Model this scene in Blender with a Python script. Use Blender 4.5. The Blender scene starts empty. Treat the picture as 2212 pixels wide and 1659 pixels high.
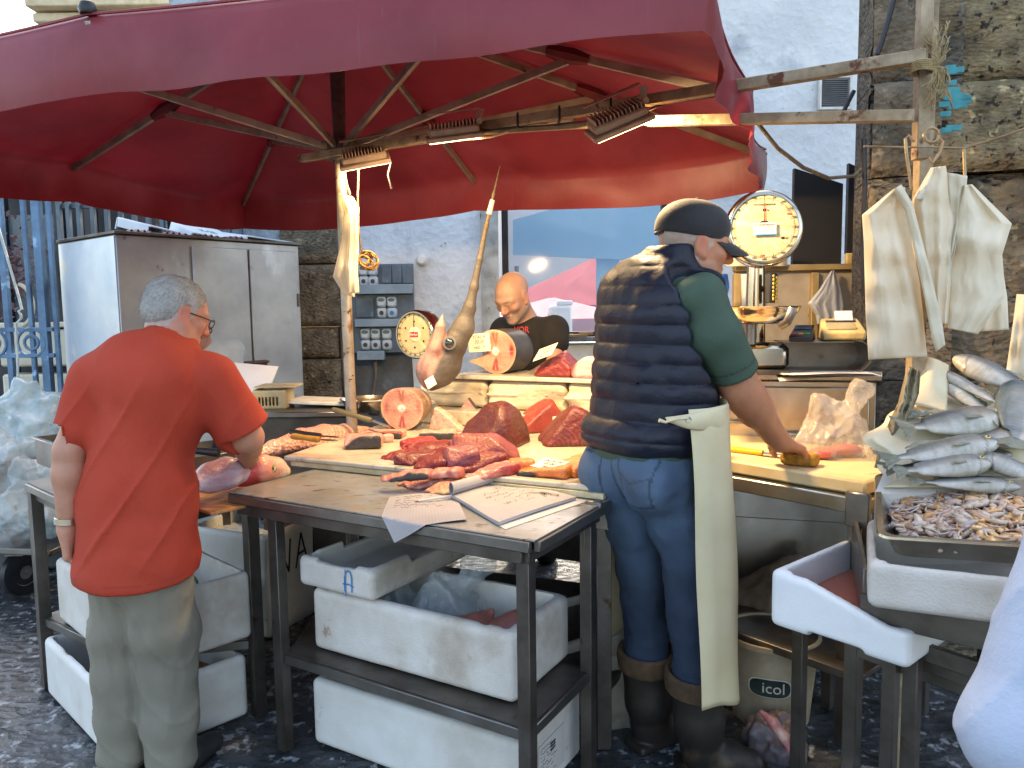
import bpy, math, random
import numpy as np
from mathutils import Vector, Matrix
random.seed(7); np.random.seed(7)
sc = bpy.context.scene; C = sc.collection
# ---------------- camera, world, sun, exposure
CAMH = 1.5; PITCH = math.radians(5.5); ROLL = math.radians(-0.8); FPX = 1661.0
cam_d = bpy.data.cameras.new('camera'); cam = bpy.data.objects.new('camera', cam_d); C.objects.link(cam)
cam_d.sensor_width = 36; cam_d.lens = 36*FPX/2212; cam_d.clip_start = .05; cam_d.clip_end = 500
CR = Matrix.Rotation(math.radians(90)-PITCH, 3, 'X') @ Matrix.Rotation(ROLL, 3, 'Z')
cam.matrix_world = Matrix.Translation((0, 0, CAMH)) @ CR.to_4x4()
sc.camera = cam
w = bpy.data.worlds.new('World'); sc.world = w; w.use_nodes = True
nt = w.node_tree; nt.nodes.clear()
sky = nt.nodes.new('ShaderNodeTexSky'); sky.sky_type = 'NISHITA'; sky.sun_disc = False
SUN_EL, SUN_AZ = math.radians(50), math.radians(9)      # azimuth from +Y towards +X
sky.sun_elevation = SUN_EL; sky.sun_rotation = SUN_AZ; sky.air_density = 1.0; sky.dust_density = 3.5; sky.ozone_density = .6
bg = nt.nodes.new('ShaderNodeBackground'); bg.inputs[1].default_value = .15
wo = nt.nodes.new('ShaderNodeOutputWorld')
nt.links.new(sky.outputs[0], bg.inputs[0]); nt.links.new(bg.outputs[0], wo.inputs[0])
sl = bpy.data.lights.new('sun', 'SUN'); sl.energy = 2.2; sl.angle = math.radians(.6); sl.color = (1, .95, .87)
so = bpy.data.objects.new('sun', sl); C.objects.link(so)
sd = Vector((math.sin(SUN_AZ)*math.cos(SUN_EL), math.cos(SUN_AZ)*math.cos(SUN_EL), math.sin(SUN_EL)))
so.rotation_euler = sd.to_track_quat('Z', 'Y').to_euler(); so.location = (0, 0, 30)
sc.view_settings.view_transform = 'Standard'; sc.view_settings.look = 'None'
sc.view_settings.exposure = 2.52; sc.view_settings.gamma = 1
sc.view_settings.use_white_balance = True; sc.view_settings.white_balance_temperature = 7400; sc.view_settings.white_balance_tint = 8
sc.cycles.max_bounces = 8; sc.cycles.diffuse_bounces = 4; sc.cycles.glossy_bounces = 3; sc.cycles.transmission_bounces = 5
sc.cycles.transparent_max_bounces = 12; sc.cycles.caustics_reflective = False; sc.cycles.caustics_refractive = False
sc.cycles.use_denoising = True; sc.cycles.sample_clamp_indirect = 4

def ray(u, v):
    d = CR @ Vector(((u-1106)/FPX, -(v-829.5)/FPX, -1)); return d
def P(u, v, Y):                      # point of the photograph at forward distance Y
    d = ray(u, v); t = Y/d.y; return Vector((d.x*t, Y, CAMH+d.z*t))
def PZ(u, v, Z):                     # ... at height Z
    d = ray(u, v); t = (Z-CAMH)/d.z; return Vector((d.x*t, d.y*t, Z))

# ---------------- materials
def lin(h):
    if isinstance(h, (tuple, list)): return tuple(h[:3])
    h = h.lstrip('#'); o = []
    for i in (0, 2, 4):
        x = int(h[i:i+2], 16)/255; o.append(x/12.92 if x <= .04045 else ((x+.055)/1.055)**2.4)
    return tuple(o)
MATS = {}
def mat(name, c1, c2=None, scale=6, detail=8, rough=.6, metal=0, bump=0, bscale=None, stretch=(1,1,1), spots=None, spots2=None,
        spec=.5, sss=0, coat=0, alpha=1, trans=0, transl=0, emit=None, rvar=.1, ior=1.45, lo=.35, hi=.65, vcol=False, bstretch=None, vor=0, sheen=0, aniso=0):
    if name in MATS: return MATS[name]
    m = bpy.data.materials.new(name); m.use_nodes = True; MATS[name] = m
    n = m.node_tree; N = n.nodes; L = n.links; b = N['Principled BSDF']
    tc = N.new('ShaderNodeTexCoord')
    def mp(s):
        q = N.new('ShaderNodeMapping'); q.inputs['Scale'].default_value = s; L.new(tc.outputs['Object'], q.inputs[0]); return q.outputs[0]
    def noi(sc_, st, det=8, ro=.6):
        t = N.new('ShaderNodeTexNoise'); t.inputs['Scale'].default_value = sc_; t.inputs['Detail'].default_value = det
        t.inputs['Roughness'].default_value = ro; L.new(mp(st), t.inputs['Vector']); return t.outputs['Fac']
    def ramp(f, a, bb):
        r = N.new('ShaderNodeMapRange'); r.inputs[1].default_value = a; r.inputs[2].default_value = bb; L.new(f, r.inputs[0]); return r.outputs[0]
    def mix(f, a, bb, typ='MIX'):
        x = N.new('ShaderNodeMix'); x.data_type = 'RGBA'; x.blend_type = typ
        if isinstance(f, (int, float)): x.inputs[0].default_value = f
        else: L.new(f, x.inputs[0])
        for i, y in ((6, a), (7, bb)):
            if isinstance(y, tuple): x.inputs[i].default_value = (*y, 1)
            else: L.new(y, x.inputs[i])
        return x.outputs[2]
    base = noi(scale, stretch, detail)
    c1 = lin(c1); c2 = lin(c2) if c2 else tuple(v*.8 for v in c1)
    if vcol:
        at = N.new('ShaderNodeAttribute'); at.attribute_name = 'Col'
        k = tuple(1-.35*(1-x) for x in (c1[0], c1[1], c1[2]))
        col = mix(ramp(base, lo, hi), (1., 1., 1.), c1); col = mix(1.0, at.outputs['Color'], col, 'MULTIPLY')
    else:
        col = mix(ramp(base, lo, hi), c1, c2)
    for sp in (spots, spots2):
        if sp: col = mix(ramp(noi(sp[1], sp[4] if len(sp) > 4 else stretch, 6), sp[2], sp[2]+(sp[3] if len(sp) > 3 else .05)), col, lin(sp[0]))
    L.new(col, b.inputs['Base Color'])
    r = N.new('ShaderNodeMapRange'); r.inputs[3].default_value = max(0, rough-rvar); r.inputs[4].default_value = min(1, rough+rvar)
    L.new(base, r.inputs[0]); L.new(r.outputs[0], b.inputs['Roughness'])
    b.inputs['Metallic'].default_value = metal; b.inputs['Specular IOR Level'].default_value = spec; b.inputs['IOR'].default_value = ior
    if sss: b.inputs['Subsurface Weight'].default_value = sss; b.inputs['Subsurface Radius'].default_value = (.012, .004, .002); b.inputs['Subsurface Scale'].default_value = 1
    if coat: b.inputs['Coat Weight'].default_value = coat; b.inputs['Coat Roughness'].default_value = .15
    if sheen: b.inputs['Sheen Weight'].default_value = sheen
    if aniso: b.inputs['Anisotropic'].default_value = aniso
    if trans: b.inputs['Transmission Weight'].default_value = trans
    b.inputs['Alpha'].default_value = alpha
    if emit: b.inputs['Emission Color'].default_value = (*lin(emit[0]), 1); b.inputs['Emission Strength'].default_value = emit[1]
    if bump:
        bs = bscale or scale*3
        if vor:
            v = N.new('ShaderNodeTexVoronoi'); v.inputs['Scale'].default_value = vor; L.new(mp(bstretch or stretch), v.inputs['Vector'])
            a = N.new('ShaderNodeMath'); a.operation = 'ADD'; L.new(v.outputs['Distance'], a.inputs[0]); L.new(noi(bs, bstretch or stretch), a.inputs[1]); hgt = a.outputs[0]
        else: hgt = noi(bs, bstretch or stretch)
        bp = N.new('ShaderNodeBump'); bp.inputs['Strength'].default_value = bump; bp.inputs['Distance'].default_value = .01
        L.new(hgt, bp.inputs['Height']); L.new(bp.outputs[0], b.inputs['Normal'])
    if transl:
        t = N.new('ShaderNodeBsdfTranslucent'); L.new(col, t.inputs[0]); x = N.new('ShaderNodeMixShader'); x.inputs[0].default_value = transl
        out = N['Material Output']; L.new(b.outputs[0], x.inputs[1]); L.new(t.outputs[0], x.inputs[2]); L.new(x.outputs[0], out.inputs[0])
    return m

# ---------------- objects
def wloc(o):
    v = Vector((0, 0, 0))
    while o: v += o.location; o = o.parent
    return v
def tag(o, label=None, cat=None, group=None, kind=None):
    if label: o['label'] = label
    if cat: o['category'] = cat
    if group: o['group'] = group
    if kind: o['kind'] = kind
    return o
def thing(name, label, cat, loc, group=None):
    o = bpy.data.objects.new(name, None); C.objects.link(o); o.location = loc; o.empty_display_size = .05
    return tag(o, label, cat, group)
def mesh_obj(name, V, F, m, parent=None, sharp=40, col=None, origin=None):
    V = np.asarray(V, dtype=np.float32).reshape(-1, 3)
    if parent is not None: org = wloc(parent)
    elif origin is not None: org = Vector(origin)
    else: mn, mx = V.min(0), V.max(0); org = Vector((float(mn[0]+mx[0])/2, float(mn[1]+mx[1])/2, float(mn[2])))
    V = V-np.array(org, dtype=np.float32)
    me = bpy.data.meshes.new(name)
    if isinstance(F, np.ndarray):
        me.vertices.add(len(V)); me.vertices.foreach_set('co', V.ravel())
        k = F.shape[1]; me.loops.add(F.size); me.loops.foreach_set('vertex_index', F.astype(np.int32).ravel())
        me.polygons.add(len(F)); me.polygons.foreach_set('loop_start', np.arange(0, F.size, k, dtype=np.int32)); me.update(calc_edges=True)
    else: me.from_pydata(V.tolist(), [], F)
    me.validate()
    me.polygons.foreach_set('use_smooth', [True]*len(me.polygons))
    if sharp and sharp < 180: me.set_sharp_from_angle(angle=math.radians(sharp))
    if col is not None:
        a = me.color_attributes.new('Col', 'FLOAT_COLOR', 'POINT')
        a.data.foreach_set('color', np.concatenate([col, np.ones((len(col), 1))], 1).astype(np.float32).ravel())
    me.materials.append(m)
    o = bpy.data.objects.new(name, me); C.objects.link(o)
    if parent is not None: o.parent = parent
    else: o.location = org
    return o
def struct(o): o['kind'] = 'structure'; return o

def TR(loc=(0,0,0), rz=0, rx=0, ry=0, s=1):
    return Matrix.Translation(loc) @ Matrix.Rotation(math.radians(rz), 4, 'Z') @ Matrix.Rotation(math.radians(rx), 4, 'X') @ Matrix.Rotation(math.radians(ry), 4, 'Y') @ Matrix.Scale(s, 4)
def frame(o, x, y):                  # matrix from origin, x direction and approximate y direction
    x = Vector(x).normalized(); z = x.cross(Vector(y)).normalized(); y = z.cross(x)
    m = Matrix((x, y, z)).transposed().to_4x4(); m.translation = Vector(o); return m

class MB:
    def __init__(s, T=None): s.V = []; s.F = []; s.T = T or Matrix()
    def add(s, V, F, T=None):
        n = len(s.V); M_ = s.T @ T if T is not None else s.T
        s.V += [tuple(M_ @ Vector(v)) for v in V]; s.F += [tuple(i+n for i in f) for f in F]; return s
    def box(s, c, size, b=.003, rz=0, T=None):
        x, y, z = [q/2 for q in size]; b = min(b, x*.45, y*.45, z*.45)
        V = []; F = []; idx = {}
        for sx in (-1, 1):
            for sy in (-1, 1):
                for sz in (-1, 1):
                    for a in range(3):
                        p = [sx*(x-b), sy*(y-b), sz*(z-b)]; p[a] = (sx*x, sy*y, sz*z)[a]
                        idx[(sx, sy, sz, a)] = len(V); V.append(p)
        g = lambda sx, sy, sz, a: idx[(sx, sy, sz, a)]
        for sg in (-1, 1):
            o = [(-1,-1), (1,-1), (1,1), (-1,1)]; o = o if sg > 0 else o[::-1]
            F.append([g(sg, p, q, 0) for p, q in o]); F.append([g(q, sg, p, 1) for p, q in o]); F.append([g(p, q, sg, 2) for p, q in o])
        for p in (-1, 1):
            for q in (-1, 1):
                f = [[g(-1,p,q,1), g(1,p,q,1), g(1,p,q,2), g(-1,p,q,2)], [g(p,-1,q,0), g(p,1,q,0), g(p,1,q,2), g(p,-1,q,2)], [g(p,q,-1,0), g(p,q,1,0), g(p,q,1,1), g(p,q,-1,1)]]
                F.append(f[0] if p*q < 0 else f[0][::-1]); F.append(f[1] if p*q > 0 else f[1][::-1]); F.append(f[2][::-1] if p*q > 0 else f[2])
        for sx in (-1, 1):
            for sy in (-1, 1):
                for sz in (-1, 1):
                    f = [g(sx, sy, sz, a) for a in range(3)]; F.append(f if sx*sy*sz > 0 else f[::-1])
        M_ = Matrix.Translation(c) @ Matrix.Rotation(math.radians(rz), 4, 'Z')
        return s.add(V, F, (T @ M_) if T is not None else M_)
    def bar(s, a, b, w, h=None, up=(0,0,1), bev=.002):
        a, b = Vector(a), Vector(b); h = h or w; d = b-a; L_ = d.length
        if abs(d.normalized().dot(Vector(up))) > .98: up = (0, 1, 0)
        M_ = frame((a+b)/2, d, Vector(up).cross(d)); return s.box((0,0,0), (L_, w, h), bev, T=M_)
    def tube(s, pts, r, n=10, closed=False, flat=1.0):
        pts = [Vector(p) for p in pts]; m = len(pts); rs = r if isinstance(r, (list, tuple)) else [r]*m
        V = []; F = []; up = None
        for i, p in enumerate(pts):
            t = (pts[(i+1) % m]-pts[i-1]) if closed else (pts[min(i+1, m-1)]-pts[max(i-1, 0)])
            t.normalize() if t.length > 1e-9 else None
            if up is None: up = t.orthogonal().normalized()
            up = (up-t*up.dot(t)); up = up.normalized() if up.length > 1e-6 else t.orthogonal().normalized()
            sd_ = t.cross(up)
            for k in range(n):
                a = 2*math.pi*k/n; V.append(p+up*math.cos(a)*rs[i]+sd_*math.sin(a)*rs[i]*flat)
        for i in range(m if closed else m-1):
            for k in range(n):
                a, b = i*n+k, i*n+(k+1) % n; c_, d_ = ((i+1) % m)*n+(k+1) % n, ((i+1) % m)*n+k; F.append((a, b, c_, d_))
        if not closed: F.append(tuple(range(n))[::-1]); F.append(tuple(range((m-1)*n, m*n)))
        return s.add(V, F)
    def lathe(s, prof, T=None, n=32, sx=1, sy=1, cap=True):
        V = []; F = []
        for r, z in prof:
            for k in range(n): a = 2*math.pi*k/n; V.append((r*sx*math.cos(a), r*sy*math.sin(a), z))
        for i in range(len(prof)-1):
            for k in range(n): F.append((i*n+k, i*n+(k+1) % n, (i+1)*n+(k+1) % n, (i+1)*n+k))
        if cap and prof[0][0] > 1e-4: F.append(tuple(range(n))[::-1])
        if cap and prof[-1][0] > 1e-4: F.append(tuple(range((len(prof)-1)*n, len(prof)*n)))
        return s.add(V, F, T)
    def grid(s, nu, nv, f, th=0, T=None):
        Pn = np.array([[tuple(f(i/nu, j/nv)) for j in range(nv+1)] for i in range(nu+1)]).reshape(-1, 3)
        w_ = nv+1; F = [(i*w_+j, (i+1)*w_+j, (i+1)*w_+j+1, i*w_+j+1) for i in range(nu) for j in range(nv)]
        if th:
            G = Pn.reshape(nu+1, nv+1, 3); du = np.gradient(G, axis=0); dv = np.gradient(G, axis=1); nn = np.cross(du, dv).reshape(-1, 3)
            nn /= np.linalg.norm(nn, axis=1)[:, None]+1e-12; n0 = len(Pn); Q = Pn-nn*th; Pn = np.concatenate([Pn, Q])
            F2 = [tuple(i+n0 for i in f_)[::-1] for f_ in F]
            bd = [i*w_ for i in range(nu+1)]+[nu*w_+j for j in range(1, nv+1)]+[i*w_+nv for i in range(nu-1, -1, -1)]+[j for j in range(nv-1, 0, -1)]
            F += F2; F += [(bd[k], bd[(k+1) % len(bd)], bd[(k+1) % len(bd)]+n0, bd[k]+n0)[::-1] for k in range(len(bd))]
        return s.add(Pn.tolist(), F, T)
    def prism(s, pts, z0, z1, T=None):
        n = len(pts); V = [(x, y, z0) for x, y in pts]+[(x, y, z1) for x, y in pts]
        F = [tuple(range(n))[::-1], tuple(range(n, 2*n))]+[(k, (k+1) % n, (k+1) % n+n, k+n) for k in range(n)]
        return s.add(V, F, T)
    def build(s, name, m, parent=None, sharp=40, colf=None, origin=None):
        V = np.array(s.V, dtype=np.float32)
        return mesh_obj(name, V, s.F, m, parent, sharp, colf(V) if colf else None, origin)

def text(body, size, T, m, name, parent, ext=.0006, align='CENTER', xs=1.0, shear=0):
    cu = bpy.data.curves.new('tmp', 'FONT'); cu.body = body; cu.size = size; cu.extrude = ext; cu.align_x = align; cu.align_y = 'CENTER'; cu.shear = shear
    cu.resolution_u = 3
    o = bpy.data.objects.new('tmp', cu); C.objects.link(o); dg = bpy.context.evaluated_depsgraph_get(); dg.update()
    me = o.evaluated_get(dg).to_mesh(); V = [v.co.copy() for v in me.vertices]; F = [tuple(p.vertices) for p in me.polygons]
    o.evaluated_get(dg).to_mesh_clear(); bpy.data.objects.remove(o); bpy.data.curves.remove(cu)
    V = [tuple(T @ Vector((v.x*xs, v.y, v.z))) for v in V]
    if name is None: return V, F
    return mesh_obj(name, V, F, m, parent, 30)
def strokes(mb, T, lines, w=.0012):
    for ln in lines:
        for a, b in zip(ln[:-1], ln[1:]):
            a, b = Vector((*a, 0)), Vector((*b, 0)); d = b-a
            if d.length < 1e-6: continue
            n_ = Vector((-d.y, d.x, 0)).normalized()*w/2; e = d.normalized()*w*.3; up = Vector((0, 0, .0003))
            V = [a-e-n_+up, b+e-n_+up, b+e+n_+up, a-e+n_+up, a-e-n_-up, b+e-n_-up, b+e+n_-up, a-e+n_-up]
            mb.add(V, [(0,1,2,3), (7,6,5,4), (0,4,5,1), (1,5,6,2), (2,6,7,3), (3,7,4,0)], T)
def scrib(w, h, seed, rows, x0=0, y0=0, n=14, amp=.35):
    r = random.Random(seed); out = []
    for i in range(rows):
        y = y0+h*(1-(i+.5)/rows); rw = h/rows; x = x0; ln = []; end = x0+w*r.uniform(.4, 1)
        while x < end:
            ln.append((x, y+r.uniform(-amp, amp)*rw)); x += w/n*r.uniform(.3, 1)
            if r.random() < .15: out.append(ln); ln = []; x += w/n
        out.append(ln)
    return [l for l in out if len(l) > 1]

# ---------------- implicit surfaces
class SDF:
    def __init__(s, lo, hi, h):
        s.lo = np.array(lo, float); s.h = h; s.n = np.ceil((np.array(hi)-s.lo)/h).astype(int)+1
        s.F = np.full(tuple(s.n), 1.0, np.float32); s.ax = [(s.lo[i]+h*np.arange(s.n[i])).astype(np.float32) for i in range(3)]
    def op(s, f, lo, hi, k=.01, sub=False, mode=None):
        m = k+2*s.h; a = np.maximum(0, np.floor((np.array(lo)-m-s.lo)/s.h).astype(int)); b = np.minimum(s.n, np.ceil((np.array(hi)+m-s.lo)/s.h).astype(int)+1)
        if (b <= a).any(): return s
        X = s.ax[0][a[0]:b[0], None, None]; Y = s.ax[1][None, a[1]:b[1], None]; Z = s.ax[2][None, None, a[2]:b[2]]
        d = f(X, Y, Z); G = s.F[a[0]:b[0], a[1]:b[1], a[2]:b[2]]
        if mode == 'warp': G += d; return s
        if sub: d = -d; h_ = np.clip(.5-.5*(d-G)/max(k, 1e-6), 0, 1); R = G*h_+d*(1-h_)+k*h_*(1-h_); R = np.where(d > G-k, R, G)
        elif mode == 'and':
            h_ = np.clip(.5-.5*(d-G)/max(k, 1e-6), 0, 1); R = np.maximum(G*h_+d*(1-h_)+k*h_*(1-h_), np.maximum(G, d)) if k else np.maximum(G, d)
        else: h_ = np.clip(.5+.5*(G-d)/max(k, 1e-6), 0, 1); R = G*(1-h_)+d*h_-k*h_*(1-h_)
        s.F[a[0]:b[0], a[1]:b[1], a[2]:b[2]] = R; return s
    def cap(s, a, b, ra, rb=None, k=.01, sub=False):
        rb = ra if rb is None else rb; a = np.array(a, np.float32); b = np.array(b, np.float32); ba = b-a; L2 = float(ba@ba)+1e-12; r = max(ra, rb)
        def f(X, Y, Z):
            px, py, pz = X-a[0], Y-a[1], Z-a[2]; t = np.clip((px*ba[0]+py*ba[1]+pz*ba[2])/L2, 0, 1)
            return np.sqrt((px-t*ba[0])**2+(py-t*ba[1])**2+(pz-t*ba[2])**2)-(ra+(rb-ra)*t)
        return s.op(f, np.minimum(a, b)-r, np.maximum(a, b)+r, k, sub)
    def chain(s, pts, rs, k=.01, sub=False):
        for i in range(len(pts)-1): s.cap(pts[i], pts[i+1], rs[i], rs[i+1], k, sub)
        return s
    def ell(s, c, r, R=None, k=.01, sub=False):
        c = np.array(c, np.float32); r = np.array(r, np.float32); Rn = np.array(R, np.float32) if R is not None else np.eye(3, dtype=np.float32); e = np.abs(Rn)@r
        def f(X, Y, Z):
            p = [X-c[0], Y-c[1], Z-c[2]]; q = [sum(Rn[j, i]*p[j] for j in range(3)) for i in range(3)]
            k0 = np.sqrt(sum((q[i]/r[i])**2 for i in range(3)))+1e-9; k1 = np.sqrt(sum((q[i]/r[i]**2)**2 for i in range(3)))+1e-9
            return k0*(k0-1)/k1
        return s.op(f, c-e, c+e, k, sub)
    def box(s, c, hs, R=None, rnd=.005, k=.005, sub=False):
        c = np.array(c, np.float32); hs = np.array(hs, np.float32); Rn = np.array(R, np.float32) if R is not None else np.eye(3, dtype=np.float32); e = np.abs(Rn)@hs
        def f(X, Y, Z):
            p = [X-c[0], Y-c[1], Z-c[2]]; q = [np.abs(sum(Rn[j, i]*p[j] for j in range(3)))-(hs[i]-rnd) for i in range(3)]
            return np.sqrt(sum(np.maximum(v, 0)**2 for v in q))+np.minimum(np.maximum(np.maximum(q[0], q[1]), q[2]), 0)-rnd
        return s.op(f, c-e, c+e, k, sub)
    def warp(s, f, lo=None, hi=None): return s.op(f, s.lo if lo is None else lo, s.ax and [a[-1] for a in s.ax] if hi is None else hi, 0, mode='warp')
    def mesh(s):
        F = s.F; h = s.h; F[0], F[-1] = np.maximum(F[0], h), np.maximum(F[-1], h); F[:, 0] = np.maximum(F[:, 0], h); F[:, -1] = np.maximum(F[:, -1], h); F[:, :, 0] = np.maximum(F[:, :, 0], h); F[:, :, -1] = np.maximum(F[:, :, -1], h)
        S = F < 0; nx, ny, nz = F.shape; cnt = np.zeros((nx-1, ny-1, nz-1), np.int8); co = [(i, j, k) for i in (0, 1) for j in (0, 1) for k in (0, 1)]
        for i, j, k in co: cnt += S[i:nx-1+i, j:ny-1+j, k:nz-1+k]
        act = (cnt > 0) & (cnt < 8); ix = np.argwhere(act); vid = np.full(act.shape, -1, np.int32); vid[act] = np.arange(len(ix))
        cv = {c_: F[ix[:, 0]+c_[0], ix[:, 1]+c_[1], ix[:, 2]+c_[2]] for c_ in co}; acc = np.zeros((len(ix), 3)); num = np.zeros(len(ix))
        for c_ in co:
            for a in range(3):
                if c_[a] == 0:
                    d_ = list(c_); d_[a] = 1; d_ = tuple(d_); fa, fb = cv[c_], cv[d_]; cr = (fa < 0) != (fb < 0); t = np.where(cr, fa/(fa-fb+1e-20), 0)
                    p = np.tile(np.array(c_, float), (len(ix), 1)); p[:, a] += t; acc[cr] += p[cr]; num[cr] += 1
        V = s.lo+h*(ix+acc/num[:, None]); Q = []
        for a in range(3):
            sl0 = [slice(1, -1)]*3; sl0[a] = slice(0, -1); sl1 = list(sl0); sl1[a] = slice(1, None)
            A, B = S[tuple(sl0)], S[tuple(sl1)]; e = np.argwhere(A != B); off = np.array([1, 1, 1]); off[a] = 0; e = e+off; fl = S[e[:, 0], e[:, 1], e[:, 2]]
            b_, c_ = (a+1) % 3, (a+2) % 3
            def cell(db, dc): q = e.copy(); q[:, b_] -= db; q[:, c_] -= dc; return vid[q[:, 0], q[:, 1], q[:, 2]]
            q = np.stack([cell(1, 1), cell(0, 1), cell(0, 0), cell(1, 0)], 1); q[~fl] = q[~fl][:, ::-1]; Q.append(q)
        return V, np.concatenate(Q)
    def build(s, name, m, parent=None, colf=None, fn=None, origin=None, T=None, sharp=0, crum=None):
        V, F = s.mesh()
        col = None
        if T is not None: W = V; V = V@np.array(T.to_3x3()).T+np.array(T.translation)
        if crum: V = crumple(V, F, *crum)
        if fn: V = fn(V)
        if colf: col = np.clip(colf(V if T is None else W), 0, 1)
        return mesh_obj(name, V, F, m, parent, sharp, col, origin)
def cells(P_, n, seed, lo=None, hi=None, st=(1,1,1)):
    # distance to the nearest of n random points: gives the sharp creases of crumpled film
    r = np.random.RandomState(seed); st = np.array(st)[:P_.shape[1]]; Q = P_*st; lo = Q.min(0); hi = Q.max(0); c = lo+(hi-lo)*r.rand(n, P_.shape[1]); w_ = r.uniform(.8, 1.25, n)
    out = np.empty(len(Q))
    for i in range(0, len(Q), 20000): out[i:i+20000] = (np.linalg.norm(Q[i:i+20000, None, :]-c[None], axis=2)*w_).min(1)
    return out
def crumple(V, F, amp, n, seed, st=(1,1,1)):
    N = np.zeros_like(V); e = np.cross(V[F[:, 2]]-V[F[:, 0]], V[F[:, 3]]-V[F[:, 1]])
    for k in range(4): np.add.at(N, F[:, k], e)
    N /= np.linalg.norm(N, axis=1)[:, None]+1e-12; d = np.zeros(len(V))
    for j, (a_, m_) in enumerate(((1, 1), (.5, 3), (.28, 9))): q = cells(V, int(n*m_), seed+j, st=st); d += a_*(q/q.mean()-1)
    return V+N*(amp*d)[:, None]
def wob(sc_, seed=0, n=5, st=(1,1,1)):
    r = np.random.RandomState(seed); K = r.normal(size=(n, 3)); K /= np.linalg.norm(K, axis=1)[:, None]; K *= sc_*r.uniform(.5, 1.6, (n, 1))*np.array(st); ph = r.uniform(0, 6.28, n)
    def f(X, Y, Z):
        o = 0
        for i in range(n): o = o+np.sin(K[i, 0]*X+K[i, 1]*Y+K[i, 2]*Z+ph[i]+1.3*np.sin(K[(i+1) % n, 0]*X*.6+K[(i+1) % n, 1]*Y*.6+K[(i+1) % n, 2]*Z*.6))
        return o/n
    return f
def wv(f, V): return f(V[:, 0], V[:, 1], V[:, 2])
def mixc(a, b, t): t = np.clip(t, 0, 1)[:, None]; return np.array(a)*(1-t)+np.array(b)*t
# ================= materials
STEEL = mat('steel', '#8d8a86', '#6f6a64', 5, rough=.36, metal=.9, bump=.06, bscale=60, spots=('#5a4a3c', 9, .66, .08), rvar=.12)
STEELD = mat('steel_dark', '#6b655f', '#4b4540', 6, rough=.42, metal=.75, bump=.08, bscale=50, spots=('#4d3526', 7, .64, .06), rvar=.1)
STEELL = mat('steel_bright', '#c9c3b8', '#a39a8c', 5, rough=.25, metal=.95, bump=.03, bscale=40, rvar=.08)
FOAM = mat('foam_white', '#d4cfc8', '#bdb4a8', 5, rough=.75, bump=.14, bscale=150, spots=('#8a6a50', 7, .655, .06), spots2=('#a08f7e', 2.6, .55, .18), vor=160, sss=0)
FOAMC = mat('foam_clean', '#d8d6d2', '#c6c1b8', 4, rough=.7, bump=.15, bscale=120, spots=('#8f7c68', 6, .66, .06), spots2=('#b8aea2', 2.2, .55, .2))
MARBLE = mat('marble', '#c9c0ae', '#b3a78f', 7, rough=.22, bump=.05, bscale=30, spots=('#8f8676', 11, .56, .14, (1, 2.6, 1)), spots2=('#a3604c', 4.4, .64, .12, (1, 2, 1)), coat=.35, rvar=.15)
PAPER = mat('paper', '#c9c5c0', '#bbb4ae', 3, rough=.85)
INK = mat('ink', '#2c3050', '#3a3e60', 9, rough=.6)
INKB = mat('ink_black', '#161618', None, rough=.6)
RUSTM = mat('rusty_paint', '#a5957c', '#7d6a52', 14, rough=.6, metal=.35, bump=.2, bscale=60, spots=('#5c3620', 12, .58, .06))
BLACK = mat('black_plastic', '#17171a', '#222226', rough=.4)
WHITEP = mat('white_plastic', '#d8d6d0', '#bdb8ae', 9, rough=.45)
BLUEP = mat('blue_plastic', '#0a86c4', '#0b6da5', 4, rough=.4)
GATEM = mat('gate_blue', '#5d7f9e', '#3f5a76', 6, rough=.45, metal=.2, spots=('#8fb4d6', 5, .62, .06))
LAVA = mat('lava_stone', '#786b58', '#4c4336', 9, rough=.9, bump=1.0, bscale=45, vor=34, spots=('#948468', 16, .60, .08), spots2=('#1f1c19', 20, .62, .05), bstretch=(1, 1, 1.4))
LAVAT = mat('lava_tan', '#8d7d5f', '#5a4e3a', 11, rough=.9, bump=1.0, bscale=50, vor=42, spots=('#2b251d', 26, .57, .05), spots2=('#b09d76', 18, .62, .06), bstretch=(1, 1, 1.8))
STONEW = mat('stone_white', '#a9b3bd', '#7b838b', 8, rough=.9, bump=.8, bscale=60, vor=25)
PLAST = mat('plaster_white', '#d6d8d8', '#c3c6c8', 2, rough=.85, bump=.8, bscale=30, vor=14, spots=('#a0a6ab', 1.7, .58, .14), spots2=('#8d8f8e', 9, .70, .03))
PLASTG = mat('plaster_grey', '#6a6d70', '#474a4c', 3, rough=.9, bump=.6, bscale=30, spots=('#7e8890', 2.4, .60, .08))
DARKW = mat('dark_wood', '#2c2620', '#1d1814', 9, rough=.7)
WOOD = mat('old_wood', '#8a6a48', '#65482c', 12, rough=.7, stretch=(1, 8, 8), bump=.15)
GLASS = mat('window_glass', '#6d8aa4', '#5f7f9c', 1, rough=.05, alpha=.30)
CLEAR = mat('clear_plastic', '#c3ccd0', '#a9b4ba', 6, rough=.10, alpha=.30, bump=.2, bscale=50, spec=1.0, rvar=.05)
CLEARW = mat('cloudy_plastic', '#ded8cc', '#cfc6b6', 8, rough=.14, alpha=.32, bump=.25, bscale=50, spec=1.0, transl=.08)
CARD = mat('cardboard', '#9c8468', '#84694c', 6, rough=.85)
ROPE = mat('rope', '#9a7a4c', '#6d5232', 40, rough=.9, bump=.6, bscale=120)

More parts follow.
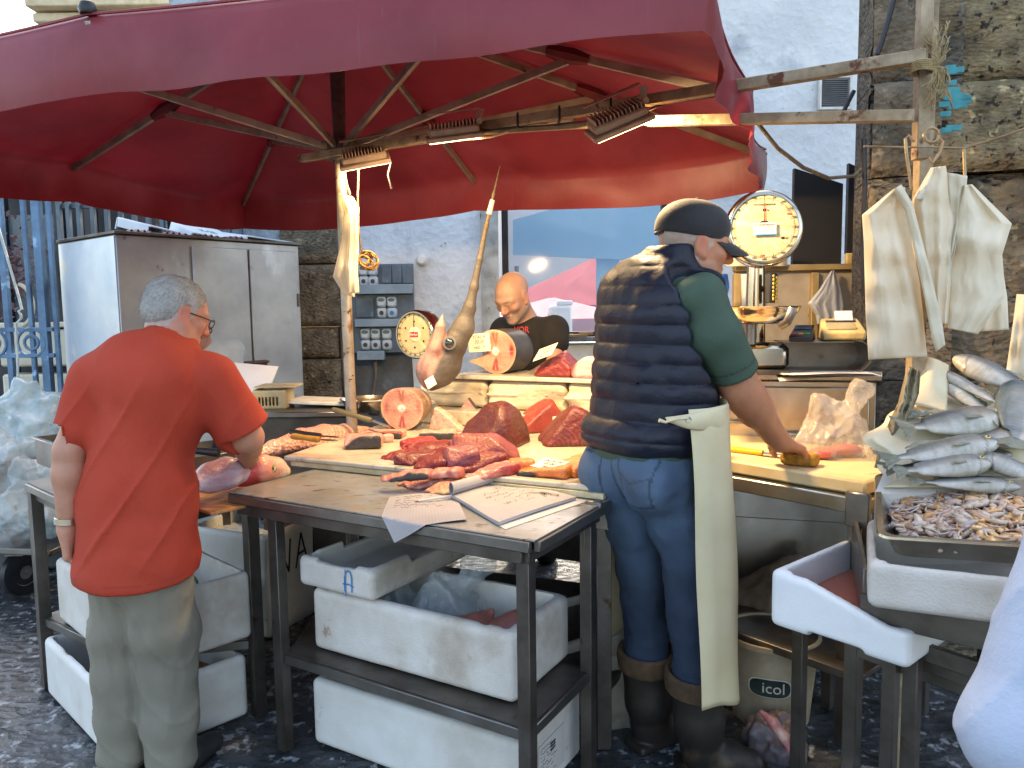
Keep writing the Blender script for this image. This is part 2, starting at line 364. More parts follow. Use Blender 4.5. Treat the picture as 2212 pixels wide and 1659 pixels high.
# ================= setting
GR = mat('wet_lava_paving', '#4a4e52', '#26292c', 7, rough=.28, bump=1.0, bscale=24, vor=15, spots=('#8f9498', 24, .57, .06), rvar=.22, stretch=(1, .8, 1), bstretch=(1, 1.5, 1))  # pale spots put the bright wet highlights into the colour
mb = MB()
def gz(u, v):
    x, y = -14+28*u, -2+24*v
    return (x, y, .008*math.sin(9*x+3*math.sin(5*y))+.008*math.sin(11*y+2*math.sin(7*x)))
mb.grid(180, 170, gz)
struct(mb.build('ground', GR, sharp=0))
mb = MB(); mb.box((0, 60, -.08), (300, 300, .1), 0); struct(mb.build('street_ground', mat('far_paving', '#6a6a68', '#55554f', 2, rough=.8)))

WY = 6.6  # walls at this depth are raised far above the view to block the sun
def wallbox(name, label, cat, x0, x1, z0, z1, y0, m, th=.25, disp=0, n=60, seed=1, bev=.01):
    mb = MB()
    if disp:
        f = wob(9, seed, 6); g = wob(30, seed+3, 6)
        def fn(u, v):
            x = x0+(x1-x0)*u; z = z0+(z1-z0)*v; e = min(u*(x1-x0), (1-u)*(x1-x0), v*(z1-z0), (1-v)*(z1-z0)); k = min(1, e/.04)
            return (x, y0+(1-k)*.03-disp*(f(x, 0, z)+.6*g(x, 0, z)), z)
        nn = max(4, int(n*(x1-x0))); mm = max(4, int(n*(z1-z0))); mb.grid(min(nn, 140), min(mm, 200), fn)
        mb.box(((x0+x1)/2, y0+th/2+.05, (z0+z1)/2), (x1-x0, th, z1-z0), 0)
    else: mb.box(((x0+x1)/2, y0+th/2, (z0+z1)/2), (x1-x0, th, z1-z0), bev)
    return tag(mb.build(name, m), label, cat)
def X(u, Y=WY): return P(u, 600, Y).x
# stone pilaster of four blocks beside the steel cabinet
t = thing('stone_pilaster', 'dark lava stone pilaster between the steel cabinet and the electricity meters', 'pilaster', (X(690), WY-.2, 0))
zz = [0, .75, 1.12, 1.38, 1.9, 2.6, 3.3, 4.0, 12.0]
for i in range(8):
    mb = MB(); a, b = zz[i]+.006, zz[i+1]-.006; x0, x1 = X(622)+.01*(i % 2), X(742)-.012*((i*7) % 3); f = wob(14, i, 6)
    def fn(u, v):
        x = x0+(x1-x0)*u; z = a+(b-a)*v; k = min(1, min(u*(x1-x0), (1-u)*(x1-x0), v*(b-a), (1-v)*(b-a))/.03); return (x, WY-.22+.035*(1-k)-.012*f(x, i, z)*k, z)
    mb.grid(26, max(6, int((b-a)*50)), fn); mb.box(((x0+x1)/2, WY+.0, (a+b)/2), (x1-x0, .36, b-a), .01); mb.build('stone_block', LAVA, t)
wallbox('stone_wall_strip', 'rough whitish stone wall strip above and behind the paper boxes', 'wall', X(400), X(622), 0, 12, WY-.05, STONEW, disp=.012, n=30)
t = thing('plaster_wall', 'white rough plastered wall with a stained grey foot behind the electricity meters', 'wall', (X(900), WY, 0))
mb = MB(); f = wob(8, 4)
def fn(u, v): x = X(742)+(X(1046)-X(742))*u; z = 1.75*v+.0; z2 = z+(.0 if v < 1 else .0); return (x, WY-.01-.006*f(x, 0, z), z2)
mb.grid(60, 70, fn); mb.box(((X(742)+X(1046))/2, WY+.15, .85), (X(1046)-X(742), .28, 1.7), 0); mb.build('grey_render', PLASTG, t)
mb = MB(); f = wob(20, 5)
def fn(u, v):
    x = X(742)+(X(1046)-X(742))*u; k = (x-X(742))/(X(1046)-X(742))
    low = 1.86 if k < .45 else 1.86-(1.86-.7)*min(1, (k-.45)/.04)
    low += .03*f(x, 0, 0); z = low+(12-low)*v; return (x, WY-.035-.008*f(x*2, 0, z*2), z)
mb.grid(90, 120, fn, th=.012); mb.box(((X(742)+X(1046))/2, WY+.15, 6.9), (X(1046)-X(742), .3, 10.2), 0); mb.build('white_render', PLAST, t, sharp=60)
wallbox('window_jamb', 'chipped whitish stone jamb at the left side of the shop window', 'jamb', X(1040), X(1078), 0, 3.4, WY-.1, mat('jamb', '#b7b6ae', '#8e8c84', 6, rough=.9, bump=.7, bscale=25, spots=('#6b5a48', 7, .64, .05)), disp=.012, n=60)
wallbox('sill_wall', 'low white plastered wall under the shop window', 'wall', X(1080), X(1440), 0, 1.21, WY-.03, PLAST, disp=.006, n=40)
wallbox('plaster_wall', 'tall bluish white plaster wall right of the shop window with an air vent', 'wall', X(1440), X(2150), 0, 12, WY-.04, PLAST, disp=.006, n=40)
wallbox('plaster_wall', 'white wall over the shop window, above the red canopy', 'wall', X(1046), X(1440), 3.3, 12, WY-.02, PLAST, bev=.004)
# window
t = thing('shop_window', 'large dark framed shop window with bluish glass behind the bald man', 'window', (X(1260), WY, 1.25))
mb = MB()
for u_, w_ in ((1092, .055), (1436, .05)): mb.box((X(u_), WY+.04, 2.3), (w_, .09, 2.06), .004)
mb.box((X(1265), WY+.04, 1.285), (X(1430)-X(1098), .08, .045), .004); mb.box((X(1265), WY+.04, 3.27), (X(1430)-X(1098), .08, .05), .004); mb.build('frame', DARKW, t)
mb = MB(); mb.box((X(1265), WY+.05, 2.28), (X(1430)-X(1098), .006, 1.94), 0); mb.build('pane', GLASS, t)
mb = MB(); mb.box((X(1265), WY-.07, 1.245), (X(1436)-X(1086), .16, .04), .004); mb.build('sill', PLASTG, t)
for i, (u_, l_, z_) in enumerate(((1215, .16, 1.28), (1262, .12, 1.29), (1240, .2, 1.278))):
    mb = MB(); mb.box((X(u_), WY-.09-.02*i, z_), (l_, .05, .022), .003, rz=9*i-8); tag(mb.build('timber_offcut', WOOD), ['brown timber offcut on the window sill, the left one', 'brown timber offcut on the window sill, the right one', 'longest brown timber offcut lying in front on the sill'][i], 'wood', 'timber offcuts on the window sill')
# air vent
mb = MB(); v0, v1 = P(1770, 235, WY-.08), P(1838, 166, WY-.08); t = thing('air_vent', 'small grey louvred air vent high on the white wall', 'vent', ((v0.x+v1.x)/2, v0.y, v0.z))
cx, cz = (v0.x+v1.x)/2, (v0.z+v1.z)/2; W_, H_ = v1.x-v0.x, v1.z-v0.z
for sx in (-1, 1): mb.box((cx+sx*W_/2, v0.y, cz), (.02, .04, H_+.02)); mb.box((cx, v0.y, cz+sx*H_/2), (W_, .036, .02))
mb.build('frame', WHITEP, t); mb = MB()
for i in range(14): mb.box((cx, v0.y+.01, cz-H_/2+.012+(i+.5)*(H_-.024)/14), (W_-.02, .018, .007), .001)
mb.box((cx, v0.y+.03, cz), (W_-.02, .01, H_-.02)); mb.build('louvre', mat('louvre', '#77797a', '#5f6062', rough=.6), t)

# stand-ins set beyond the window for the square reflected in its glass
def umbrella(name, label, x, y, z, rx, ry, h, m, drop=.22, rot=0):
    t = thing(name, label, 'parasol', (x, y, 0), 'stand-in parasols for the shop window reflection'); T = TR((x, y, 0), rot); mb = MB(T)
    def fn(u, v):
        a = u*2*math.pi; c_, s_ = math.cos(a), math.sin(a); k = 1/max(abs(c_), abs(s_)); q = min(1, v/.9)
        zz_ = z+h*(1-q)-(drop*(v-.9)/.1 if v > .9 else 0); return (rx*c_*k*q, ry*s_*k*q, zz_)
    mb.grid(32, 20, fn, th=.006); mb.build('canopy', m, t, sharp=25); mb = MB(T); mb.tube([(0, 0, 0), (0, 0, z+h)], .03); mb.build('pole', STEELD, t)
REDC = mat('far_red_cloth', '#b0374a', '#9c2f40', 2, rough=.8, transl=.4); PINKC = mat('far_pink_cloth', '#d8a8b0', '#c5929c', 2, rough=.8, transl=.4); CREAMC = mat('far_cream_cloth', '#e0cfc0', '#d5c0ac', 2, rough=.8, transl=.3)
BLUEG = mat('far_blue_cloth', '#6d93b4', '#5f86a8', .8, rough=.85, spots=('#7fa3c2', .6, .55, .2))
umbrella('parasol', 'red market parasol, stand-in for a reflection in the shop window', 1.35, 12.0, 1.55, 1.35, 1.35, .75, REDC, rot=20)
umbrella('parasol', 'pale pink parasol, low stand-in for a reflection in the shop window', .55, 10.4, 1.38, .95, .9, .28, PINKC, rot=8)
umbrella('parasol', 'cream parasol behind the red one, stand-in for a window reflection', 2.1, 14, 1.85, 1.0, 1.0, .4, CREAMC, rot=35)
t = thing('reflection_awning', 'big slanting blue grey awning, stand-in for a shop window reflection', 'awning', (1.1, 9, 0))
mb = MB(); a0, a1, a2, a3 = P(1108, 550, 9), P(1108, 455+20, 9), P(1450, 380, 8.4), P(1450, 566, 8.4)
mb.add([a0, a1, a2, a3]+[q+Vector((0, .05, 0)) for q in (a0, a1, a2, a3)], [(0,3,2,1), (4,5,6,7), (0,1,5,4), (1,2,6,5), (2,3,7,6), (3,0,4,7)]); mb.build('cloth', BLUEG, t)
mb = MB(); q = P(1315, 560, 8.7); mb.box((q.x, 8.8, 1.3), (.26, .03, 2.0)); mb.build('side_curtain', BLUEG, t)
for x_ in (a0.x+.04, a3.x-.2): mb = MB(); mb.tube([(x_, 8.95, 0), (x_, 8.9, 2.0)], .025); mb.build('post', STEELD, t)
tag((lambda m_: (m_.box((2, 18, 2.4), (16, .4, 4.8)), m_.build('reflection_house', mat('far_wall', '#c9cdd0', '#b7bcc2', .5, rough=.9)))[1])(MB()), 'pale house wall behind the stand-in parasols, backdrop of the window reflection', 'house')
for i, (u_, v_, c_) in enumerate(((1210, 660, '#d8d8dc'), (1230, 690, '#9c6a60'), (1195, 700, '#6a5a55'), (1260, 688, '#b7a79a'))):
    q = P(u_, v_, 9.6+.3*i); mb = MB(); mb.box((q.x, q.y, q.z/2), (.28, .3, q.z), .03); mb.box((q.x+.05, q.y-.02, q.z+.03), (.2, .2, .06), .02)
    tag(mb.build('reflection_crates', mat('crate%d' % i, c_, None, rough=.8)), ['white wares stacked under the stand-in parasols', 'reddish crates stacked under the stand-in parasols', 'brown crates at the far left under the stand-in parasols', 'beige crates stacked under the red stand-in parasol'][i], 'crates', 'stand-in wares for the shop window reflection')

# far left: houses beyond the gate
t = thing('corner_house', 'old house with a cream stone cornice rising over the red canopy', 'house', (-4.2, 9.2, 0))
BW = mat('ochre_wall', '#a9805a', '#8d6a4a', 2, rough=.9, spots=('#6d5138', 3, .6, .1)); CRM = mat('cream_stone', '#cfc3a8', '#b5a78a', 6, rough=.85, bump=.3)
mb = MB(); mb.box((-3.6, 9.6, 2.6), (3.5, .5, 5.2), .01); mb.build('wall', BW, t)
mb = MB()
for z_, d_, h_ in ((4.62, .10, .08), (4.74, .2, .1), (4.86, .32, .1), (4.99, .45, .12), (5.12, .52, .09)): mb.box((-3.6, 9.35-d_/2, z_), (3.5+.0*d_, d_, h_), .012)
mb.build('cornice', CRM, t)
mb = MB(); mb.box((-2.75, 9.2, 4.55), (.35, .3, .5), .03); mb.box((-2.15, 9.2, 4.4), (.3, .28, .7), .03); mb.build('bracket', CRM, t)
for i, x_ in enumerate((-4.62, -3.78, -2.95)):
    fr = MB(); zc = 2.1
    for sx in (-1, 1): fr.box((x_+sx*.34, 9.3, zc), (.07, .08, 1.5)); fr.box((x_, 9.3, zc+sx*.74), (.62, .075, .07))
    o = fr.build('window', mat('window_grey', '#7f93a3', '#64798a', 4, rough=.6), t); g = MB(); g.box((x_, 9.32, zc), (.6, .02, 1.4)); g.build('pane', mat('dark_pane', '#1d2227', '#2a3036', 3, rough=.15), o)
t = thing('flower_shop', 'dark glazed shop front with dried flowers behind the iron gate', 'shop front', (-4.6, 7.6, 0))
mb = MB(); mb.box((-4.9, 8.0, 1.6), (2.6, .1, 3.2)); mb.build('wall', mat('shop_dark', '#3a3a3c', '#2a2a2c', 2, rough=.7), t)
mb = MB()
for x_ in (-5.0, -4.42, -4.12): mb.box((x_, 7.7, 1.6), (.09, .1, 3.2))
mb.build('frame', BLACK, t)
mb = MB(); mb.box((-4.7, 7.72, 1.75), (.5, .01, 1.5)); mb.build('pane', mat('shop_glass', '#4f6270', '#66757f', 2, rough=.1, alpha=.45), t)
CREAMW = mat('cream_wood', '#cfc8b4', '#b9b09a', 4, rough=.6)
t = thing('cream_console', 'cream painted wooden display furniture with curved brackets behind the gate', 'furniture', (-4.3, 7.4, 0))
mb = MB(); mb.box((-4.35, 7.5, 1.2), (1.1, .3, .35), .02); mb.box((-4.35, 7.5, 1.42), (1.14, .34, .05), .01); mb.box((-4.35, 7.5, .5), (1.1, .28, .9), .02); mb.build('cupboard', CREAMW, t)
for x_ in (-4.6, -4.15): mb = MB(); mb.tube([(x_+.14*math.cos(a)-.07, 7.33, 1.75-.14+.2*math.sin(a)) for a in np.linspace(-1.4, 1.4, 12)], .02); mb.build('bracket', CREAMW, t)
rr = random.Random(3); mb = MB()
for i in range(260):
    q = Vector((-4.72+rr.gauss(0, .13), 7.35+rr.gauss(0, .08), 1.95+rr.gauss(0, .2))); d = Vector((rr.gauss(0, 1), rr.gauss(0, 1), rr.gauss(0, 1))).normalized()*.035; e = d.orthogonal().normalized()*.018
    mb.add([q-d, q+e, q+d, q-e], [(0,1,2,3)])
tag(mb.build('dried_flowers', mat('dried_flowers', '#6b3f4e', '#57544a', 9, rough=.9), sharp=0), 'dusky purple dried flower bunch in the shop front behind the gate', 'flowers', kind='stuff')

# iron gate with ring ornaments, and the bar fence behind the cabinet
t = thing('iron_gate', 'open blue grey iron gate with ring ornaments at the far left', 'gate', (-3.7, 5.6, 0))
GY = 5.55
def gx(u): return P(u, 745, GY).x
for u_, w_ in ((-50, .035), (22, .04), (72, .03), (100, .055), (125, .03)):
    mb = MB(); x_ = gx(u_)-(.0); mb.bar((x_, GY, .05), (x_, GY, 2.75), w_, w_); mb.build('bar', GATEM, t)
for z_ in (P(60, 712, GY).z, P(60, 768, GY).z): mb = MB(); mb.bar((gx(-80), GY-.01, z_), (gx(120), GY-.01, z_), .03, .03); mb.build('rail', GATEM, t)
for u_ in (-12, 72):
    for r_ in (.1, .05):
        mb = MB(); zc = P(60, 740, GY).z; mb.tube([(gx(u_)+r_*math.cos(a), GY-.02, zc+r_*math.sin(a)) for a in np.linspace(0, 2*math.pi, 24, endpoint=False)], .012, 6, closed=True); mb.build('ring', GATEM, t)
mb = MB(); pts = [P(-10, 470, 5.4), P(5, 520, 5.4), P(40, 640, 5.42), P(47, 668, 5.42)]+[P(40+6*math.sin(i), 672+8*i, 5.4) for i in range(3)]+[P(34, 700, 5.4), P(38, 760, 5.4), P(39, 850, 5.4), P(42, 875, 5.4)]
mb.tube(pts, .009, 6); tag(mb.build('cord', mat('pale_cord', '#c9ccc6', '#a9aca6', 20, rough=.8)), 'pale plastic cord knotted and hanging down the iron gate', 'cord')
t = thing('bar_fence', 'tall grey steel bar fence behind the steel cabinet', 'fence', (-3.2, 6.3, 0))
FY = 6.4
for u_ in (140, 160, 183, 213, 243, 273, 302, 332, 362, 391, 420, 450, 478, 505, 530):
    x_ = P(u_-12, 460, FY).x; mb = MB(); mb.bar((x_, FY, .05), (x_, FY, 2.75), .03, .045); mb.build('bar', mat('fence_grey', '#5c6a76', '#465058', 6, rough=.5, metal=.2), t)
mb = MB(); mb.bar((P(120, 460, FY).x, FY+.03, 2.4), (P(530, 460, FY).x, FY+.03, 2.4), .04); mb.build('rail', MATS['fence_grey'], t)

# stone pillar at the right
t = thing('stone_pillar', 'massive pitted lava stone pillar lit warmly at the right edge', 'pillar', (2.1, 3.3, 0))
def face(a, b, z0, z1, m, prot=0, seed=0, amp=.016, nm='stone_block'):
    a = Vector((*a, 0)); b = Vector((*b, 0)); d = (b-a); nrm = Vector((d.y, -d.x, 0)).normalized(); L_ = d.length; f = wob(16, seed, 7); g = wob(60, seed+9, 7); mb = MB()
    def fn(u, v):
        z = z0+(z1-z0)*v; p = a+d*u; e = min(u*L_+.02, (1-u)*L_+.05, v*(z1-z0), (1-v)*(z1-z0)); k = min(1, max(0, e)/.05)
        o = prot-.03*(1-k)**2+amp*(f(p.x, p.y, z)+.7*g(p.x, p.y, z)); return (p.x+nrm.x*o, p.y+nrm.y*o, z)
    mb.grid(max(6, int(L_*75)), max(6, int((z1-z0)*75)), fn); 
    c_ = (a+b)/2-nrm*.16; T = Matrix.Translation((c_.x, c_.y, (z0+z1)/2)) @ Matrix.Rotation(math.atan2(d.y, d.x), 4, 'Z'); mb.box((0, 0, 0), (L_, .3, z1-z0), 0, T=T)
    return mb.build(nm, m, t, sharp=0)
pA, pB, pC = (1.43, 3.12), (2.9, 2.75), (1.96, 4.25)     # near corner, right end, far left corner
pM = (1.59, 3.08)
face(pM, pB, 2.34, 3.6, LAVAT, .05, 1, .02); face(pM, pB, 2.0, 2.335, LAVAT, .07, 2, .02); face(pA, pB, 1.2, 1.995, LAVA, 0, 3); face(pA, pB, 0, 1.195, LAVA, -.01, 4)
face(pA, pM, 2.36, 3.6, LAVA, .03, 5); face(pA, pM, 2.0, 2.355, LAVA, .06, 6)
for z0, z1, s_ in ((0, 1.2, 7), (1.2, 2.0, 8), (2.0, 2.36, 9), (2.36, 3.6, 10)): face(pC, pA, z0, z1-.005, LAVA, 0, s_)
mb = MB(); q = P(2058, 215, 2.9)
r_ = random.Random(5)
for i in range(26):
    c_ = q+Vector((r_.gauss(0, .02), 0, r_.gauss(0, .045))); mb.box((c_.x, 2.895-.25*(c_.x-q.x), c_.z), (.035, .006, .02), .002, rz=-14)
mb.build('paint_patch', mat('turquoise_paint', '#3f8f96', '#2f7078', 20, rough=.8), t)
# ================= red market umbrella, lamp beams, post
RED = mat('red_tarpaulin', '#ab4a55', '#963d47', 2.2, rough=.38, bump=.22, bscale=7, spots=('#a3525e', 26, .60, .16, (2, 2, .10)), spots2=('#b4606a', 1.6, .52, .3), transl=.50, rvar=.1, spec=.6)
RIBM = mat('rib_aluminium', '#a79d92', '#83776b', 9, rough=.45, metal=.5, spots=('#5d4636', 12, .66, .05))
CC = Vector((-.75, 3.5, 0)); APZ = 2.90; TZ = 2.3
tips = [Vector(p) for p in ((-1.867, 5.493, TZ), (-.207, 4.691, TZ), (1.315, 4.023, TZ), (.90, 2.92, TZ+.0), (.43, 1.72, TZ+.0), (-1.115, 2.133, TZ), (-2.68, 2.67, TZ), (-2.28, 4.107, TZ))]
APX = Vector((CC.x, CC.y, APZ))
t = thing('market_umbrella', 'big worn dark red market umbrella spread over the fish stall', 'umbrella', (CC.x, CC.y, 0))
def can(u, v):
    k = u*8; i = min(7, int(k)); s_ = k-i; a, b = tips[i], tips[(i+1) % 8]; e = a.lerp(b, s_); w_ = 4*s_*(1-s_)
    q = min(1, v/.78); e = e+(APX-e)*.03*w_*Vector((1, 1, 0)).length*.5; p = APX.lerp(e, q); sg = .35 if i in (3, 4, 5) else 1.0; p.z -= (.055*w_*q*(1.6-q)+.02*w_*q**4)*sg
    out = (e-APX); out.z = 0; out.normalize()
    if v > .78:
        d = (v-.78)/.22; dist = min(s_, 1-s_)*(a-b).length; gap = 0
        fl = (.018*math.sin(s_*9+i*2)+.012*math.sin(s_*23+i))*d*min(1, 8*s_*(1-s_)); pin = math.exp(-dist*14)
        p = p+out*(.025*math.sin(d*2.2)+fl-.03*pin*d); p.z -= ((.205+.010*math.sin(k*4.1)*min(1, 6*s_*(1-s_))))*d
        if i in (1, 2) and False: pass
    return p
mb = MB(); mb.grid(8*22, 34, can, th=.0025); mb.build('canopy', RED, t, sharp=50)
mb = MB()
for i in range(8):       # hem seams
    mb.tube([can((i+s_/14)/8*.9999, .785)+Vector((0, 0, .004)) for s_ in range(15)], .0045, 5)
mb.build('hem', RED, t)
HUB = Vector((CC.x, CC.y, 2.215))
for i, tp in enumerate(tips):
    a = APX+Vector((0, 0, -.05)); b = tp+Vector((0, 0, -.035)); r = MB(); r.bar(a.lerp(b, .04), b, .018, .032); rb = r.build('rib', RIBM, t)
    j = a.lerp(b, .60 if i % 2 else .56); s_ = MB(); d = (j-HUB); s_.bar(HUB+d.normalized()*.05, j-Vector((0, 0, .02)), .018, .03); s_.build('strut', RIBM, t)
    w_ = MB(); dd = (b-a).normalized(); w_.tube([j-dd*.09, j-dd*.05, j+dd*.02, j+dd*.09], [.022, .03, .033, .02], 8); w_.build('joint_wrap', mat('red_wrap', '#6b1a24', '#4d141b', 12, rough=.7), rb)
mb = MB(); mb.box((HUB.x, HUB.y, HUB.z), (.1, .1, .09), .008, rz=-28); mb.build('slider', STEELD, t)
mb = MB(); mb.tube([(CC.x, CC.y, 2.2), (CC.x, CC.y, 2.55), (CC.x, CC.y, 2.88)], [.026, .034, .024], 8); mb.build('upper_pole', mat('pole_wood', '#5a3a34', '#3c2624', 16, rough=.7), t)
mb = MB(); mb.tube([(CC.x+.03, CC.y, 0), (CC.x+.01, CC.y, 1.1), (CC.x, CC.y, 2.2)], .025, 16); mb.build('pole', mat('pole_steel', '#b0a596', '#8d8275', 9, rough=.38, metal=.6, spots=('#75502f', 15, .58, .1, (1, 1, .4)), spots2=('#5a3b24', 30, .62, .05)), t)
mb = MB(); mb.box((CC.x+.03, CC.y, .03), (.5, .5, .06), .01); mb.build('base', STEELD, t)
for k in (5, 0): mb = MB(); q = tips[k]; mb.lathe([(.0, .03), (.018, .028), (.024, .012), (.02, 0)], T=Matrix.Translation((q.x, q.y, q.z+.0)), n=14); mb.build('rib_cap', BLACK, t)
mb = MB(); mb.lathe([(.06, 0), (.065, .02), (.02, .03), (.018, .07), (0, .08)], T=Matrix.Translation((APX.x, APX.y, APX.z)), n=20); mb.build('finial', STEEL, t)

# post and beams
PY = 2.3; pb = P(1995, 330, PY); px_ = pb.x
t = thing('lamp_frame', 'rusty square tube post with two long beams carrying the floodlights', 'lamp frame', (px_, PY, 0))
mb = MB(); mb.bar((px_+.02, PY+.05, 0), (px_+.03, PY+.05, 3.2), .04); mb.build('post', RUSTM, t)
mb = MB(); a = P(1987, 345, PY); b = P(2000, -60, PY); mb.bar(a, b, .036); mb.build('post_sleeve', RUSTM, t)
B1a, B1b = P(1978, 124, PY-.03), P(1000, 281, 3.12)
mb = MB(); mb.bar(B1a+(B1a-B1b).normalized()*.03, B1b, .035); mb.build('beam', RUSTM, t)
mb = MB(); mb.bar(P(1240, 250, 2.95), P(648, 343, 3.55), .032); mb.build('beam', RUSTM, t)
mb = MB(); mb.bar(P(1975, 250, PY-.03), P(1398, 262, 2.75), .033); mb.build('beam', RUSTM, t)
mb = MB(); mb.bar(P(1398, 264, 2.77), P(990, 290, 3.1), .016); mb.build('beam', RUSTM, t)
for f_ in (.2, .34, .5): mb = MB(); q = B1b.lerp(B1a, f_*.8); mb.box(q, (.008, .05, .055), .002); mb.build('cable_tie', BLACK, t)
LENS = mat('lamp_lens', '#fff1d0', None, emit=('#ffdca0', 3)); LHOUS = mat('lamp_housing', '#b7a08e', '#98836f', 12, rough=.5)
def flood(label, u, v, Y, rz, rx, ry, power, on=True):
    q = P(u, v, Y); t = thing('floodlight', label, 'floodlight', q, 'floodlights clamped to the rusty beam'); T = TR(q, rz, rx, ry)
    mb = MB(T); mb.box((0, 0, -.012), (.215, .15, .018), .006); mb.box((0, 0, .012), (.19, .125, .03), .012); mb.build('housing', LHOUS, t)
    mb = MB(T)
    for i in range(13): mb.box((-.085+i*.0135, 0, .034), (.004, .11, .022), .001)
    mb.build('cooling_fin', LHOUS, t); mb = MB(T); mb.box((0, 0, -.0225), (.195, .13, .003), .001); mb.build('lens', LENS, t)
    mb = MB(T); mb.bar((.09, -.02, .03), (.115, 0, .075), .03, .004); mb.bar((-.09, .05, .075), (.115, .05, .075), .03, .004); mb.tube([(.1, -.03, .035), (.1, .03, .035)], .012); mb.build('bracket', LHOUS, t)
    l = bpy.data.lights.new('lamp', 'AREA'); l.shape = 'RECTANGLE'; l.size = .19; l.size_y = .125; l.energy = power; l.color = (1, .72, .42); lo = bpy.data.objects.new('lamp', l); C.objects.link(lo); lo.parent = t
    lo.matrix_local = Matrix.Rotation(math.radians(rz), 4, 'Z') @ Matrix.Rotation(math.radians(rx), 4, 'X') @ Matrix.Rotation(math.radians(ry), 4, 'Y') @ Matrix.Translation((0, 0, -.028))
flood('leftmost of three floodlights, hung right at the umbrella pole', 787, 342, 3.36, 12, 24, -12, 3.4)
flood('slim floodlight in the middle of the beam, glowing underneath', 980, 288, 3.0, 8, 17, -8, 4.2)
flood('largest looking floodlight, rightmost on the rusty beam', 1335, 262, 2.66, 10, 24, -24, 8.5)
for pts, lb in (([P(1150, 262, 3.0), P(1100, 284, 3.0), P(1060, 296, 3.0), P(1020, 300, 3.0), P(985, 298, 2.98)], 'pale cable looping under the middle floodlight'), ([P(1640, 182, 2.5), P(1540, 208, 2.6), P(1440, 222, 2.7), P(1395, 240, 2.7)], 'thin dark cable running along the upper beam to the largest floodlight'), ([P(1270, 262, 2.8), P(1180, 272, 2.95), P(1090, 278, 3.0), P(1045, 284, 3.02)], 'thin dark cable along the beam between two floodlights'), ([P(845, 350, 3.4), P(838, 378, 3.4), P(846, 408, 3.4)], 'short loose cable end dangling beside the leftmost floodlight')):
    mb = MB(); mb.tube(pts, .0045, 6); tag(mb.build('cable', mat('lamp_cable_pale', '#c9b48c', None) if 'pale' in lb else BLACK), lb, 'cable')
mb = MB(); pts = [P(1640, 270, 2.55), P(1680, 320, 2.6), P(1735, 362, 2.7), P(1790, 385, 2.8), P(1845, 380, 2.95), P(1865, 365, 3.05)]
mb.tube(pts, .007, 6); tag(mb.build('cable', mat('dusty_cable', '#6e5c45', '#4f4030', 40, rough=.9, bump=.6, bscale=90), None), 'dusty twisted cable sagging from the lower beam to the wall', 'cable')
# ================= tables, counters and foam boxes
TTOP = mat('stained_steel_top', '#aeaeac', '#8a8986', 4.5, rough=.34, metal=.6, bump=.12, bscale=40, spots=('#a39373', 7, .56, .10, (1, 3.5, 1)), spots2=('#5d5142', 11, .60, .06, (1.3, 3, 1)), rvar=.15)
def ang(a, b): return math.degrees(math.atan2(b[1]-a[1], b[0]-a[0]))
def foam_box(label, T, L, W, H, wall=.028, m=None, seed=0, chips=.004, floor=.03, notch=None, name='foam_box', group=None, h=.0065, cut=None, cat='box', rim=None):
    S = SDF((-L/2-.02, -W/2-.02, -.02), (L/2+.02, W/2+.02, H+.03), h)
    S.box((0, 0, H/2), (L/2, W/2, H/2), rnd=.022)
    S.box((0, 0, H/2+floor+.05), (L/2-wall, W/2-wall, H/2+.05), rnd=.02, k=.003, sub=True)
    for n_ in (notch or []): S.box(n_[0], n_[1], rnd=.008, k=.004, sub=True)
    if cut: cut(S)
    f, g = wob(60, seed), wob(25, seed+1); a = chips
    if a: S.warp(lambda X, Y, Z: np.maximum(0, f(X, Y, Z)+.25*g(X, Y, Z)-.05)*a*np.clip((Z-H+.02)/.02, .12, 1.6))
    loc = T.translation; t = thing(name, label, cat, loc, group)
    S.build('shell', m or FOAM, t, T=T, sharp=50); return t
def frameT(c, a, z=0): return TR((c[0], c[1], z), a)
LEG = STEELD
def steel_table(name, label, poly, ztop, zsh, legs, top_m, th=.035, lw=.04, over=.0):
    c = sum((Vector((*p, 0)) for p in poly), Vector())/len(poly); t = thing(name, label, 'table', (c.x, c.y, 0))
    mb = MB(); mb.prism(poly, ztop-.004, ztop); mb.build('tabletop', top_m, t)
    mb = MB(); n = len(poly)
    for i in range(n):
        a, b = Vector((*poly[i], ztop-.02)), Vector((*poly[(i+1) % n], ztop-.02)); d = (b-a).normalized()*.012; mb.bar(a+d, b-d, .02, th-.006)
    mb.build('edge_rim', STEEL, t)
    mb = MB(); P2 = [(c.x+(p[0]-c.x)*.93, c.y+(p[1]-c.y)*.93) for p in poly]
    for i in range(n): mb.bar((*P2[i], ztop-.055), (*P2[(i+1) % n], ztop-.055), .03, .035)
    mb.build('under_frame', LEG, t)
    for p in legs: mb = MB(); mb.bar((p[0], p[1], 0), (p[0], p[1], ztop-.036), lw, lw, up=(poly[1][0]-poly[0][0], poly[1][1]-poly[0][1], 0)); mb.build('leg', LEG, t)
    if zsh:
        mb = MB(); mb.prism(legs if len(legs) == 4 else poly, zsh-.003, zsh); mb.build('shelf', top_m if top_m is not TTOP else STEELD, t)
        mb = MB(); L4 = legs if len(legs) == 4 else poly
        for i in range(len(L4)): a, b = Vector((*L4[i], zsh-.02)), Vector((*L4[(i+1) % len(L4)], zsh-.02)); d = (b-a).normalized()*(lw/2+.002); mb.bar(a+d, b-d, .02, .032)
        mb.build('shelf_rim', STEEL, t)
    return t
A_ = Vector((.863, -.505)); B_ = Vector((.505, .863))
tFL = Vector((-.972, 2.563)); tFR = Vector((.053, 1.958))
